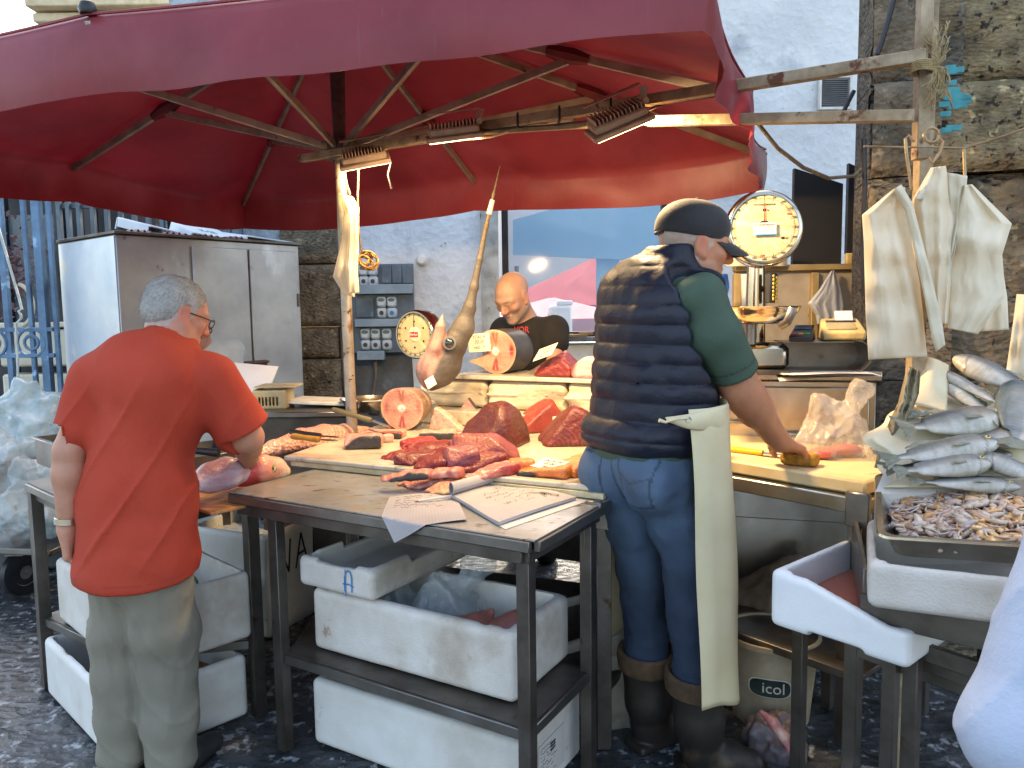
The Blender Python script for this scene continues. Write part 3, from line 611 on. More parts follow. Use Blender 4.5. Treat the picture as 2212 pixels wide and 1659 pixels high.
poly = [tuple(tFL), tuple(tFR), tuple(tFR+B_*.5), tuple(tFL+B_*.5)]
l1 = Vector((-.80, 2.53)); l2 = Vector((.03, 2.02)); legs = [tuple(l1), tuple(l2), tuple(l2+B_*.40), tuple(l1+B_*.40)]
steel_table('steel_table', 'stained steel table with a shelf, nearest the camera, notebook on top', poly, .9, .35, legs, TTOP)
# left table
Lc, Nc = Vector((-1.93, 3.0)), Vector((-1.2, 2.33)); bb = Vector((.42, .9)).normalized()
c1_, c2_ = PZ(160, 1087, .85), PZ(425, 1082, .85)
poly = [tuple(Lc), (c1_.x, c1_.y), (c2_.x, c2_.y), tuple(Nc+bb*.95), tuple(Lc+bb*.95)]
steel_table('steel_table', 'steel table with two shelves of foam boxes where the man in red works', poly, .85, .30, [tuple(Lc+Vector((.03, -.0))), (-1.42, 2.66), (-.965, 2.755), tuple(Lc+bb*.93+Vector((.06, 0)))], STEEL, lw=.045)
# boxes
sa = -30.5
cB = Vector((-.693, 2.545))+A_*.40+B_*.18
foam_box('large chipped foam box holding bags of fish, on the near table\'s shelf', frameT(cB, sa, .353), .80, .37, .215, .035, seed=3, chips=.012)
n_, l_, r_ = PZ(806, 1302, .575), PZ(652, 1270, .575), PZ(995, 1210, .575)
uA = Vector((r_.x-n_.x, r_.y-n_.y)).normalized(); vA = Vector((-uA.y, uA.x)); LA = .56; WA = .34
cA = Vector((n_.x, n_.y))+uA*LA/2+vA*WA/2
TA = frameT(cA, math.degrees(math.atan2(uA.y, uA.x)), .572)
tA = foam_box('shallow chipped foam tray marked with a blue letter A, stacked askew on the large box', TA, LA, WA, .105, .028, seed=8, chips=.014, notch=[((.02, -WA/2, .115), (.10, .05, .035)), ((.02, WA/2, .115), (.10, .05, .035)), ((-LA/2, 0, .115), (.05, .09, .02))])
# blue A on the left end face
BLUEI = mat('blue_marker', '#2f78b0', '#3f88bb', 30, rough=.7); BLACKI = mat('marker_black', '#22242a', None, rough=.7)
TF = TA @ Matrix.Translation((-LA/2-.0035, -.07, .05)) @ Matrix.Rotation(math.radians(-90), 4, 'Z') @ Matrix.Rotation(math.radians(90), 4, 'X')
mb = MB(); strokes(mb, TF, [[(-.014, .042), (-.016, 0), (-.015, -.045)], [(-.012, .032), (-.002, .042), (.009, .036), (.013, .015), (.012, -.028)], [(-.026, -.006), (0, -.004), (.02, -.010)], [(-.018, .02), (-.019, -.03)]], .0045); mb.build('letter_mark', BLUEI, tA)
cC = Vector((-.704, 2.55))+A_*.42+B_*.19
tC = foam_box('empty foam box on the ground under the near table\'s shelf', frameT(cC, sa, .012), .84, .40, .235, .03, FOAMC, seed=5, chips=.003)
TL = frameT(cC, sa, .012) @ Matrix.Translation((.4225, -.02, .11)) @ Matrix.Rotation(math.radians(90), 4, 'Z') @ Matrix.Rotation(math.radians(90), 4, 'X')
mb = MB(TL); mb.box((0, 0, 0), (.17, .13, .001), 0); lab = mb.build('paper_label', PAPER, tC); mb = MB(); strokes(mb, TL @ Matrix.Translation((0, 0, .001)), scrib(.14, .11, 4, 9, -.075, -.055), .0012); strokes(mb, TL @ Matrix.Translation((0, 0, .001)), [[(-.01, .02), (.02, .02)], [(-.01, .03), (.02, .03)], [(-.01, .04), (.02, .04)]], .006); mb.build('print', INKB, lab)
def rbox(label, l, n, wd, z, H, seed, **k):
    l, n = Vector(l), Vector(n); u = (n-l).normalized(); v = Vector((-u.y, u.x)); L_ = (n-l).length; c = (l+n)/2+v*wd/2
    return foam_box(label, frameT(c, math.degrees(math.atan2(u.y, u.x)), z), L_, wd, H, seed=seed, **k), frameT(c, math.degrees(math.atan2(u.y, u.x)), z), L_
tD, TD, LD = rbox('foam box with a rope handle on the shelf behind the man in red', (-1.80, 2.93), (-1.27, 2.42), .44, .312, .25, 11, wall=.025)
mb = MB(TD); mb.tube([(LD/2-.1+.06*math.cos(a), .05, .16+.09*math.sin(a)) for a in np.linspace(0, 3.14, 12)], .005, 6); mb.build('rope_handle', mat('green_rope', '#5d7350', '#445a3c', 40, rough=.9), tD)
tE, TE, LE = rbox('foam box on the ground holding a heap of shrimp, under the left table', (-1.86, 2.92), (-1.32, 2.40), .47, .01, .235, 12, wall=.025, m=FOAMC)
S = SDF((-.12, -.1, -.01), (.12, .1, .1), .005); f = wob(90, 3); S.ell((0, 0, 0), (.1, .08, .07)); S.warp(lambda X, Y, Z: .006*f(X, Y, Z))
tag(S.build('shrimp_heap', mat('shrimp', '#c98a5c', '#a86a40', 30, rough=.5, bump=.6, bscale=80), None, T=TE @ Matrix.Translation((LE/2-.14, .1, .13)), origin=(TE @ Vector((LE/2-.14, .1, .13)))), 'heap of small orange shrimp in the lower foam box', 'shrimp', kind='stuff')
# boxes further back on the ground
def fbox2(label, n, u, L_, wd, z, H, seed, **k):
    u = Vector(u).normalized(); v = Vector((-u.y, u.x)); c = Vector(n)+u*L_/2+v*wd/2; T = frameT(c, math.degrees(math.atan2(u.y, u.x)), z); return foam_box(label, T, L_, wd, H, seed=seed, **k), T
tN, TN = fbox2('big grey foam box lettered NAPOLI behind the near table', (-1.13, 3.42), (.38, .9), .86, .5, .0, .49, 21, m=FOAMC, wall=.03, chips=.002, h=.009)
TT = TN @ Matrix.Translation((.0, -.252, .34)) @ Matrix.Rotation(math.radians(90), 4, 'X')
def letters(mb, T, word, s, w):
    D = {'N': [[(0, 0), (.05, 1)], [(.05, 1), (.5, 0)], [(.5, 0), (.62, 1.0)]], 'A': [[(0, 0), (.3, 1.05), (.6, 0)], [(.12, .4), (.5, .45)]], 'P': [[(.05, 0), (.1, 1), (.45, 1), (.55, .75), (.4, .5), (.1, .48)]],
         'O': [[(.3+.3*math.cos(a), .5+.5*math.sin(a)) for a in np.linspace(.6, 6.0, 12)]], 'L': [[(.05, 1), (.05, 0), (.45, 0)]], 'I': [[(.1, 1), (.1, 0)]]}
    x = 0
    for ch in word: mb = MB(); strokes(mb, T, [[((x+px)*s, py*s) for px, py in ln] for ln in D[ch]], w); mb.build('letter', BLACKI, tN); x += .35 if ch == 'I' else .85
mb = MB(); letters(mb, TT @ Matrix.Translation((-.36, -.06, 0)), 'NAPOLI', .15, .012)
ICE = mat('ice', '#dfe8ee', '#b9c6d0', 40, rough=.3, bump=.8, bscale=60)
mb = MB(TN); f = wob(30, 2); mb.grid(24, 16, lambda u, v: (-.39+.78*u, -.215+.43*v, .43+.012*f(u*3, v*3, 0))); tag(mb.build('ice', ICE), 'crushed ice filling the lettered foam box', 'ice', kind='stuff')
tG, TG = fbox2('white foam box with grey inside standing behind the left table', (-1.62, 3.66), (.45, .89), .5, .42, .0, .44, 22, m=FOAMC, wall=.03, chips=.002, h=.009)
fbox2('foam box standing on the ground under the marble counter', (.12, 2.75), (.8, .5), .5, .4, .0, .24, 23, m=FOAM, wall=.028, chips=.004, h=.009)
t = thing('blue_crate', 'bright blue plastic crate standing behind the foam boxes', 'crate', (-1.15, 4.3, 0)); mb = MB(); q = P(555, 1110, 4.3); mb.box((q.x, 4.3, .36), (.5, .35, .72), .02); mb.build('body', BLUEP, t)
mb = MB(); 
for sx in (-1, 1): mb.box((q.x+sx*.26, 4.3, .66), (.03, .37, .05), .01); mb.box((q.x, 4.3+sx*.19, .66), (.5, .03, .05), .01)
mb.build('rim', BLUEP, t)
t = thing('blue_stand', 'bright blue plastic stand behind the counter below the meter boxes', 'stand', (-.95, 4.6, 0))
mb = MB(); a = P(735, 945, 4.6); mb.box((a.x, 4.6, a.z/2), (.4, .3, a.z), .02); mb.build('body', BLUEP, t); mb = MB(); b = P(725, 870, 4.62); mb.bar((b.x, 4.62, a.z), (b.x, 4.62, b.z), .04); b = P(800, 905, 4.6); mb.bar((a.x-.1, 4.5, a.z+.02), (b.x, 4.5, a.z+.02), .05); mb.build('arm', BLUEP, t)

# ---- steel cabinet
CABM = mat('cabinet_steel', '#a3a09e', '#878586', 2.2, rough=.4, metal=.65, bump=.06, bscale=20, spots=('#bdbec0', 2.6, .58, .14, (1, 1, .5)), spots2=('#5f4a3c', 3.6, .66, .06), rvar=.12)
CABL = CABM
N0 = Vector((-2.53, 5.0)); uf = Vector((.64, .77)); ul = Vector((-.77, .64)); LF, LL_, HC = 1.38, .92, 2.02
SIDEM = mat('skylit_side', '#cfdae4', '#b4c3d2', 2.5, rough=.35, metal=.5, spots=('#e2ddd2', 3, .62, .1))  # paler blue of the added panel holds the sky reflected on this face
t = thing('steel_cabinet', 'big weathered steel cabinet with two doors behind the man in red', 'cabinet', (-2.6, 5.8, 0))
cc = N0+uf*LF/2+ul*LL_/2; Tc = frameT(cc, math.degrees(math.atan2(uf.y, uf.x)))
mb = MB(Tc); mb.box((0, 0, (HC+.2)/2), (LF, LL_, HC-.2), .006); mb.build('body', CABM, t)
mb = MB(Tc); mb.box((-LF/2-.004, 0, (HC+.2)/2), (.006, LL_-.02, HC-.22), .002); mb.build('skylit_panel', SIDEM, t)
mb = MB(Tc); mb.box((0, -.01, HC+.012), (LF+.03, LL_+.03, .02), .003); mb.build('top_plate', STEELD, t)
mb = MB(Tc); 
for x_ in (-.6, .6): mb.box((x_, -.38, .1), (.05, .05, .2)); mb.box((x_, .38, .1), (.05, .05, .2))
mb.build('feet', STEELD, t)
for i, (a, b) in enumerate(((-.19, .235), (.25, .655))):
    mb = MB(Tc); mb.box(((a+b)/2, -LL_/2-.012, 1.16), (b-a, .018, 1.62), .004); d_ = mb.build('door', CABM, t)
    for z_ in (.75, 1.6): mb = MB(Tc); mb.box((a if i == 0 else b-.0, -LL_/2-.026, z_), (.02, .012, .1), .003); mb.build('hinge', STEELD, d_)
mb = MB(Tc); mb.box((.22, -LL_/2-.03, 1.13), (.26, .012, .045), .003); mb.tube([(.12, -LL_/2-.04, 1.13), (.36, -LL_/2-.04, 1.14)], .009, 8); mb.build('bolt', mat('rust_bolt', '#5a4438', '#44322a', 20, rough=.7), t)
# things on top of the cabinet
mb = MB(Tc); mb.grid(44, 3, lambda u, v: (-.62+.95*u, -.40+.12*v, HC+.035+.014*math.sin(u*2*math.pi*20)+.0), th=.004); tag(mb.build('corrugated_sheet', mat('brown_sheet', '#7a4a40', '#60382f', 8, rough=.6)), 'small brown corrugated sheet on the cabinet\'s front edge', 'sheet')
WC = mat('white_card', '#d3d9de', '#c1c8ce', 4, rough=.8)
for i, (x_, y_, rz, rx, L_, W_, lb) in enumerate(((-.25, -.12, 20, 14, .42, .3, 'leftmost opened white card box on the steel cabinet'), (.05, -.25, 8, 22, .4, .26, 'white card box printed K-25, in the middle on the cabinet'), (.33, -.2, -14, 16, .38, .26, 'white card flap tilted towards the right on the cabinet'), (.5, -.34, -6, 3, .42, .2, 'flattest white card box, rightmost on the cabinet'))):
    T = Tc @ TR((x_, y_, HC+.1-.02*i), rz, rx, 5); t2 = thing('card_box', lb, 'box', T.translation, 'white card boxes on the steel cabinet'); mb = MB(T); mb.box((0, 0, 0), (L_, W_, .012), .002); mb.box((0, W_/2, -.04), (L_, .012, .08), .002); mb.box((-L_/2, 0, -.03), (.012, W_*.9, .06), .002); mb.build('panel', WC, t2)
    if i == 1: text('K-25', .075, T @ Matrix.Translation((0, -.02, .008)), mat('green_print', '#3f8a6a', None, rough=.7), 'print', t2)

# ---- steel counter and white cooler behind the man
t = thing('steel_counter', 'low grey steel counter with white trays between man in red and marble', 'counter', (-.95, 3.95, 0))
mb = MB(); a, b = P(556, 893, 3.72), P(775, 905, 3.85); mb.box(((a.x+b.x)/2-.0, 3.98, a.z/2-.0), (b.x-a.x, .5, a.z-.03), .006); mb.build('body', STEELD, t)
mb = MB(); mb.box(((a.x+b.x)/2, 3.97, a.z-.008), (b.x-a.x+.04, .54, .03), .006); mb.build('worktop', STEEL, t); zc = a.z
mb = MB(TR((-.97, 3.95, zc+.03), -8, 0, 2)); mb.box((0, 0, 0), (.34, .22, .018), .006); tag(mb.build('cutting_board', WHITEP), 'white plastic board lying on the low steel counter', 'board')
mb = MB(TR((-.68, 4.0, zc+.02), 4)); mb.box((0, 0, 0), (.2, .14, .012), .004); tag(mb.build('tray_lid', WHITEP), 'small white lid at the right end of the low steel counter', 'lid')
t = thing('wire_basket', 'beige plastic basket with slotted side on the low steel counter', 'basket', (-1.22, 3.9, zc)); mb = MB(); bx = P(592, 870, 3.9).x; S = SDF((bx-.11, 3.8, zc), (bx+.11, 4.0, zc+.12), .004); S.box((bx, 3.9, zc+.055), (.085, .08, .05), rnd=.01); S.box((bx, 3.9, zc+.07), (.077, .072, .055), rnd=.008, k=.002, sub=True)
for i in range(6): S.box((bx-.05+i*.018, 3.81, zc+.045), (.004, .04, .022), rnd=.002, k=.001, sub=True)
S.build('body', mat('beige_plastic', '#c7b48c', '#b59f76', 8, rough=.5), t); mb = MB(); mb.box((bx+.03, 3.9, zc+.118), (.2, .17, .01), .003); mb.build('lid', MATS['beige_plastic'], t)
t = thing('white_cooler', 'white insulated cooler with its lid standing open behind the man in red', 'cooler', (-1.62, 4.1, 0))
a = P(561, 885, 3.95); mb = MB(); mb.box((a.x-.3, 4.15, a.z/2), (.6, .45, a.z-.01), .015); mb.build('body', mat('cooler_grey', '#a5abb0', '#8c9297', 3, rough=.5), t)
mb = MB(); mb.box((a.x-.3, 3.915, a.z-.03), (.6, .02, .05), .006); mb.box((a.x-.03, 3.915, a.z/2-.04), (.045, .022, a.z-.1), .006); mb.build('trim', WHITEP, t)
p0, p1, p2, p3 = P(440, 886, 3.95), P(563, 888, 3.95), P(600, 792, 4.22), P(440, 778, 4.22)
mb = MB(); up = Vector((0, .02, 0)); mb.add([p0, p1, p2, p3, p0+up, p1+up, p2+up, p3+up], [(0,1,2,3), (7,6,5,4), (0,4,5,1), (1,5,6,2), (2,6,7,3), (3,7,4,0)]); mb.build('lid', mat('lid_white', '#eef1f6', '#dde3ea', 4, rough=.35), t)

# ---- marble counter of the stall
sa_, sb_ = PZ(612, 985, .94), PZ(1293, 1051, .94); poly = [(sa_.x, sa_.y), (sb_.x, sb_.y), (.86, 3.4), (-.62, 3.97)]
t = thing('fish_counter', 'long marble topped fish counter in the middle of the stall', 'counter', (0, 3.1, 0))
def inset(pl, d, c=None):
    c = c or (sum(p[0] for p in pl)/len(pl), sum(p[1] for p in pl)/len(pl)); return [(c[0]+(p[0]-c[0])*(1-d), c[1]+(p[1]-c[1])*(1-d)) for p in pl]
mb = MB(); mb.prism(poly, .921, .94); o = mb.build('marble_slab', MARBLE, t)
bv = o.modifiers.new('bevel', 'BEVEL'); bv.width = .006; bv.segments = 2; bv.limit_method = 'ANGLE'
mb = MB(); p2 = [(sa_.x+.03, sa_.y-.005), (sb_.x+.012, sb_.y-.022), (.87, 3.4), (-.6, 3.97)]; mb.prism(p2, .9025, .9205); mb.build('cream_base_board', mat('cream_board', '#cdbf9a', '#ac9a72', 9, rough=.7, bump=.4, bscale=50, spots=('#7d6a4c', 12, .62, .06)), t)
p3 = [(-.73, 3.07), (.335, 2.44), (.87, 3.4), (-.6, 3.97)]; mb = MB(); mb.prism(p3, .78, .902); mb.build('under_box', mat('under_box', '#a39a8c', '#7d7468', 5, rough=.7), t)
for p in inset(p3, .10): mb = MB(); mb.bar((p[0], p[1], 0), (p[0], p[1], .78), .05); mb.build('leg', STEELD, t)
mb = MB(); mb.prism(inset(p3, .10), .17, .2); mb.build('low_shelf', STEELD, t)
q = P(1283, 1093, 2.33); mb = MB(); mb.box(q, (.055, .03, .035), .006, rz=-28); mb.bar(q+Vector((-.02, .03, -.03)), q+Vector((-.02, .03, -.14)), .022, .022); mb.build('clamp', STEEL, t)
mb = MB(); q = P(1150+4, 1, 1); a, b = P(1175//1, 985, 1), 0
k0, k1 = PZ(712, 1000, .91), PZ(780, 1010, .91)
mb.box(((k0.x+k1.x)/2-.0, (k0.y+k1.y)/2-.0, .911), (.1, .012, .03), .002, rz=-27); mb.build('steel_bracket', STEELL, t)
U = Vector((.88, -.47)).normalized(); Vv = Vector((.47, .88)).normalized(); s0 = Vector((-.28, 3.85))
def strip(mb, a, b, d, z0, z1, off=0):
    A0, B0 = s0+U*a+Vv*off, s0+U*b+Vv*off; mb.prism([tuple(A0), tuple(B0), tuple(B0+Vv*d), tuple(A0+Vv*d)], z0, z1); return mb
o = strip(MB(), -.34, 1.3, .45, .942, 1.012, -.1).build('step_slab', MARBLE, t); bv = o.modifiers.new('bevel', 'BEVEL'); bv.width = .006; bv.segments = 2; bv.limit_method = 'ANGLE'
o = strip(MB(), -.05, 1.3, .36, 1.158, 1.18, 0).build('display_shelf', MARBLE, t); bv = o.modifiers.new('bevel', 'BEVEL'); bv.width = .005; bv.segments = 2; bv.limit_method = 'ANGLE'
strip(MB(), -.3, 1.3, .03, .2, .94, .3).build('back_panel', STEELD, t)
# wrapped bundles under the shelf
BND = mat('wrapped_bundle', '#c9bda4', '#a8987c', 7, rough=.5, bump=.7, bscale=22, spots=('#e0d0ae', 5, .60, .1), spots2=('#8a7450', 9, .64, .05), bstretch=(.5, 1, 2), coat=.3)
for i, (a, b, lb) in enumerate(((-.20, .165, 'leftmost plastic wrapped pale bundle under the marble shelf, beneath the swordfish head'), (.175, .59, 'middle plastic wrapped pale bundle under the marble shelf'), (.60, 1.0, 'wrapped bundle under the shelf, half hidden by the man in the vest'))):
    S = SDF((-.24, -.16, -.01), (.24, .16, .16), .006); L_ = (b-a)/2; S.box((0, 0, .072), (L_, .12, .071), rnd=.03); f, g = wob(45, i+2, 6, (.4, 1, 1.4)), wob(110, i+6, 6, (.3, 1, 1.6))
    S.cap((-L_, -.125, .075), (L_, -.125, .078), .004, k=.006)
    S.warp(lambda X, Y, Z: .006*f(X, Y, Z)*(1+2*np.clip((np.abs(X)-L_*.55)/L_/.4, 0, 1))+.002*g(X, Y, Z)); c = s0+U*(a+b)/2+Vv*.13
    T = frameT(c, -28, 1.012); tag(S.build('bundle', BND, None, T=T, origin=T.translation), lb, 'bundle', 'wrapped bundles under the shelf')
# ================= right hand side: board, worktop, big scale
k1_, k2_ = PZ(1877, 1042, .96), PZ(1604, 998, .96); uR = Vector((k1_.x-k2_.x, k1_.y-k2_.y)).normalized(); vR = Vector((-uR.y, uR.x)); cR = Vector((k1_.x, k1_.y))
RA = math.degrees(math.atan2(uR.y, uR.x))
def RP(a, b): q = cR+uR*a+vR*b; return (q.x, q.y)      # a along the front (negative = left), b backwards
t = thing('board_table', 'steel table carrying the thick white cutting board where the man in the vest works', 'table', (*RP(-.4, .3), 0))
TB = frameT(RP(-.45, .29), RA)
mb = MB(TB); mb.box((0, -.01, .885), (.92, .62, .05), .004); mb.build('steel_frame', STEELL, t)
for a_, b_ in ((-.40, -.27), (.41, -.27), (-.40, .27), (.41, .27)): mb = MB(TB); mb.box((a_, b_, .43), (.045, .045, .86), .003); mb.build('leg', STEEL, t)
mb = MB(TB); mb.box((.44, -.335, .88), (.075, .02, .11), .006); mb.build('corner_plate', STEEL, t)
mb = MB(TB); mb.box((0, .0, .30), (.84, .5, .02), .003); mb.box((0, -.27, .32), (.82, .025, .03)); mb.build('lower_shelf', STEELD, t)
BOARD = mat('board_stained', '#dcc69a', '#cdb07e', 4, rough=.45, bump=.08, bscale=60, spots=('#b9673e', 6, .64, .12, (1, 3, 1)), spots2=('#a8343a', 4.2, .72, .05, (1, 3, 1)))
mb = MB(TB); mb.box((-.01, 0, .936), (.90, .58, .048), .008); tag(mb.build('cutting_board', BOARD), 'thick stained cutting board under the hand of the man in the vest', 'cutting board')
# long knives rack bar behind the board
mb = MB(TB); mb.box((-.05, .24, .968), (.8, .03, .014), .003); mb.box((-.1, .27, .973), (.8, .012, .02), .002); tag(mb.build('steel_rail', STEELL), 'narrow steel rail along the back edge of the cutting board', 'rail')

def RQ(u, v, Y): return P(u, v, Y)
WA = -16.0
w0 = P(1896, 800, 3.08); uW = Vector((math.cos(math.radians(WA)), math.sin(math.radians(WA)))); vW = Vector((-uW.y, uW.x))
TW = frameT((w0.x-uW.x*.45+vW.x*.3, w0.y-uW.y*.45+vW.y*.3), WA); ZW = w0.z
t = thing('steel_worktop', 'wide stainless cabinet with a long rod handle under the big scale', 'cabinet', (TW.translation.x, TW.translation.y, 0))
mb = MB(TW); mb.box((0, 0, (ZW-.05)/2+.04), (.90, .60, ZW-.12), .006); mb.build('body', STEELL, t)
mb = MB(TW); mb.box((0, -.01, ZW-.022), (.93, .64, .044), .006); mb.build('worktop', STEELL, t)
mb = MB(TW); mb.box((0, -.315, ZW-.24), (.84, .018, .34), .006); d_ = mb.build('drawer_front', STEELL, t)
mb = MB(TW); mb.tube([(-.40, -.35, ZW-.215), (.04, -.35, ZW-.218)], .006, 10); mb.lathe([(0, -.03), (.016, -.028), (.018, .0), (.014, .02)], T=Matrix.Translation((.06, -.345, ZW-.217)) @ Matrix.Rotation(math.radians(90), 4, 'X'), n=16); mb.build('rod_handle', STEEL, d_)
mb = MB(TW); mb.box((0, -.315, ZW-.53), (.84, .018, .2), .006); mb.build('drawer_front', STEELL, t)

ENAM = mat('dial_cream', '#e9dcb4', '#ddcd9f', 2, rough=.35); CHROME = mat('chrome', '#c9c0ae', '#a89f8e', 3, rough=.16, metal=1)
REDI = mat('red_ink', '#b8241f', None, rough=.5)
def dial(t, c, T, r, d, numbers, logo, rim=.012):
    mb = MB(T); mb.lathe([(r*.93, d*.5), (r*.99, d*.5), (r+rim*.6, d*.42), (r+rim, d*.3), (r+rim, -d*.5), (r*.92, -d*.62), (0, -d*.63)], n=72, cap=False); mb.build('dial_housing', CHROME, t)
    mb = MB(T); mb.lathe([(0, d*.40), (r*.95, d*.40)], n=64); f_ = mb.build('dial_face', ENAM, t)
    mb = MB(T @ Matrix.Translation((0, 0, d*.40+.0008)))
    for i in range(100):
        a = 2*math.pi*i/100; r1 = r*.84; r0 = r*(.80 if i % 5 else .765); ca, sa_ = math.sin(a), math.cos(a)
        w_ = .0006 if i % 5 else .0009; q = Vector((sa_, -ca, 0))*w_; A0, B0 = Vector((ca*r0, sa_*r0, 0)), Vector((ca*r1, sa_*r1, 0)); mb.add([A0-q, A0+q, B0+q, B0-q], [(0,3,2,1)])
    n_ = 80; mb.add([Vector((math.cos(2*math.pi*k/n_)*rr_, math.sin(2*math.pi*k/n_)*rr_, 0)) for k in range(n_) for rr_ in (r*.838, r*.846)], [(2*k, 2*k+1, (2*k+3) % (2*n_), (2*k+2) % (2*n_)) for k in range(n_)])
    mb.build('ticks', INKB, f_)
    V = []; F = []
    for i in range(20):
        a = 2*math.pi*i/20; s_ = str(i*50) if numbers else str(i*10); v, f = text(s_, r*.085, T @ Matrix.Translation((math.sin(a)*r*.89, math.cos(a)*r*.89, d*.40+.001)), None, None, None); V2 = len(V); V += v; F += [tuple(x+V2 for x in ff) for ff in f]
    mesh_obj('numerals', V, F, INKB, f_)
    mb = MB(T @ Matrix.Translation((0, 0, d*.46))); mb.add([(-.0022, 0, 0), (.0022, 0, 0), (.0006, r*.84, 0), (-.0006, r*.84, 0), (-.0022, 0, .001), (.0022, 0, .001), (.0006, r*.84, .001), (-.0006, r*.84, .001)], [(3,2,1,0), (4,5,6,7), (0,1,5,4), (1,2,6,5), (2,3,7,6), (3,0,4,7)]); mb.build('needle', REDI if numbers else INKB, f_)
    return f_
# big scale
sc0 = P(1648, 495, 3.0); Tdl = Matrix.Translation(sc0) @ Matrix.Rotation(math.radians(-8), 4, 'Z') @ Matrix.Rotation(math.radians(86), 4, 'X')
base = P(1640, 790, 2.98); t = thing('scale', 'big round dial scale with a steel pan, on the steel worktop', 'scale', (sc0.x, sc0.y, ZW), 'dial scales of the stall')
R_ = .134; f_ = dial(t, sc0, Tdl, R_, .07, True, None)
Tf = Tdl @ Matrix.Translation((0, 0, .029))
mb = MB(Tf); mb.lathe([(0, .006), (.026, .006), (.028, 0)], n=32); mb.build('hub', INKB, f_)
mb = MB(Tf); mb.box((.0, -.004, .0092), (.085, .044, .002), .001); cd = mb.build('shop_card', PAPER, f_)
mb = MB(Tf); mb.box((0, -.027, .0098), (.085, .004, .0024), 0); mb.build('blue_stripe', BLUEP, cd)
text('D C', .013, Tf @ Matrix.Translation((-.031, .008, .0108)), REDI, 'print', cd); text('SISTEMI BILANCE', .0075, Tf @ Matrix.Translation((.008, .009, .0108)), INKB, 'print', cd)
mb = MB(); strokes(mb, Tf @ Matrix.Translation((0, 0, .0106)), [[(-.02, .002), (.03, .002)]], .0015); mb.build('print', REDI, cd)
mb = MB(); strokes(mb, Tf @ Matrix.Translation((0, 0, .0106)), [[(-.036, -.006), (-.004, -.006)], [(.004, -.006), (.034, -.006)], [(-.03, -.014), (.03, -.014)]], .0012); mb.build('print', INKB, cd)
V, F = text('ORGANIZZAZIONE', .0095, Tf @ Matrix.Translation((0, .088, .0)), None, None, None); mesh_obj('print', V, F, INKB, f_)
for s_, x_, y_ in (('500', .092, .05), ('500', -.006, -.105)): text(s_, .012, Tf @ Matrix.Translation((x_, y_, 0)), REDI, 'print', f_)
for s_, x_, y_ in (('kg', .014, .067), ('kg', .083, -.04)): text(s_, .009, Tf @ Matrix.Translation((x_, y_, 0)), INKB, 'print', f_)
mb = MB(Tf); mb.box((0, .068, .0006), (.012, .01, .001), 0); mb.box((.068, -.04, .0006), (.012, .008, .001), 0); mb.build('window_mark', INKB, f_)
mb = MB(); strokes(mb, Tf, [[(-.03, -.07-.008*i), (.02-.006*(i % 2), -.07-.008*i)] for i in range(4)]+[[(-.03, .052), (.03, .052)], [(-.02, .044), (.02, .044)]], .0008); mb.build('fine_print', mat('fine', '#8a8070', None), f_)
cb = P(1643, 585, 3.03); mb = MB(); zb = P(1643, 760, 3.0).z
pz = P(1645, 668, 3.0)
mb.lathe([(.038, 0), (.040, .02), (.038, pz.z-zb-.03), (.034, cb.z-zb+.03)], T=Matrix.Translation((sc0.x-.005, 3.06, zb)), n=28); mb.build('column', CHROME, t)
q = P(1640, 745, 3.0); mb = MB(TR((q.x-.02, 3.04, ZW+.006), -12)); mb.box((0, 0, .065), (.26, .24, .11), .028); mb.build('base', CHROME, t); mb = MB(TR((q.x-.02, 3.04, ZW), -12)); mb.box((0, 0, .012), (.27, .25, .02), .006); mb.build('foot', STEELD, t)
mb = MB(); pc = P(1640, 664, 2.93); mb.lathe([(.0, -.062), (.07, -.062), (.115, -.05), (.142, -.015), (.150, .0), (.154, .002), (.150, .004), (.141, -.010), (.113, -.045), (.07, -.056), (0, -.056)], T=Matrix.Translation(pc), n=56, sx=1.02, sy=.8); mb.build('pan', CHROME, t)
mb = MB(); mb.tube([(pc.x+.045, 2.83, pc.z-.07), (pc.x+.06, 2.8, pc.z-.055), (pc.x+.075, 2.795, pc.z-.02), (pc.x+.08, 2.80, pc.z-.004)], .008, 8, flat=2); mb.build('pan_bracket', STEEL, t); mb = MB(); mb.tube([(pc.x-.04, 2.93, pc.z-.06), (pc.x-.04, 2.93, ZW+.12)], .03, 16); mb.build('pan_stem', STEEL, t)
# keyboard on the column
kp = P(1672, 622, 2.98); mb = MB(TR(kp, 40)); mb.box((0, .012, 0), (.05, .03, .115), .01); mb.tube([(.02, .02, -.0), (.05, .03, 0)], .012, 8); kb = mb.build('key_block', BLACK, t)
mb = MB(TR(kp, 40)); GOLD = mat('gold_button', '#e0b85a', '#c79a3c', 4, rough=.35, metal=.5)
for i in range(7):
    for j in range(2): mb.lathe([(0, .004), (.003, .004), (.006, .003), (.007, 0)], T=Matrix.Translation((-.011+.02*j, -.004, .045-.0145*i-.007*j)) @ Matrix.Rotation(math.radians(90), 4, 'X'), n=10)
mb.build('buttons', GOLD, kb)

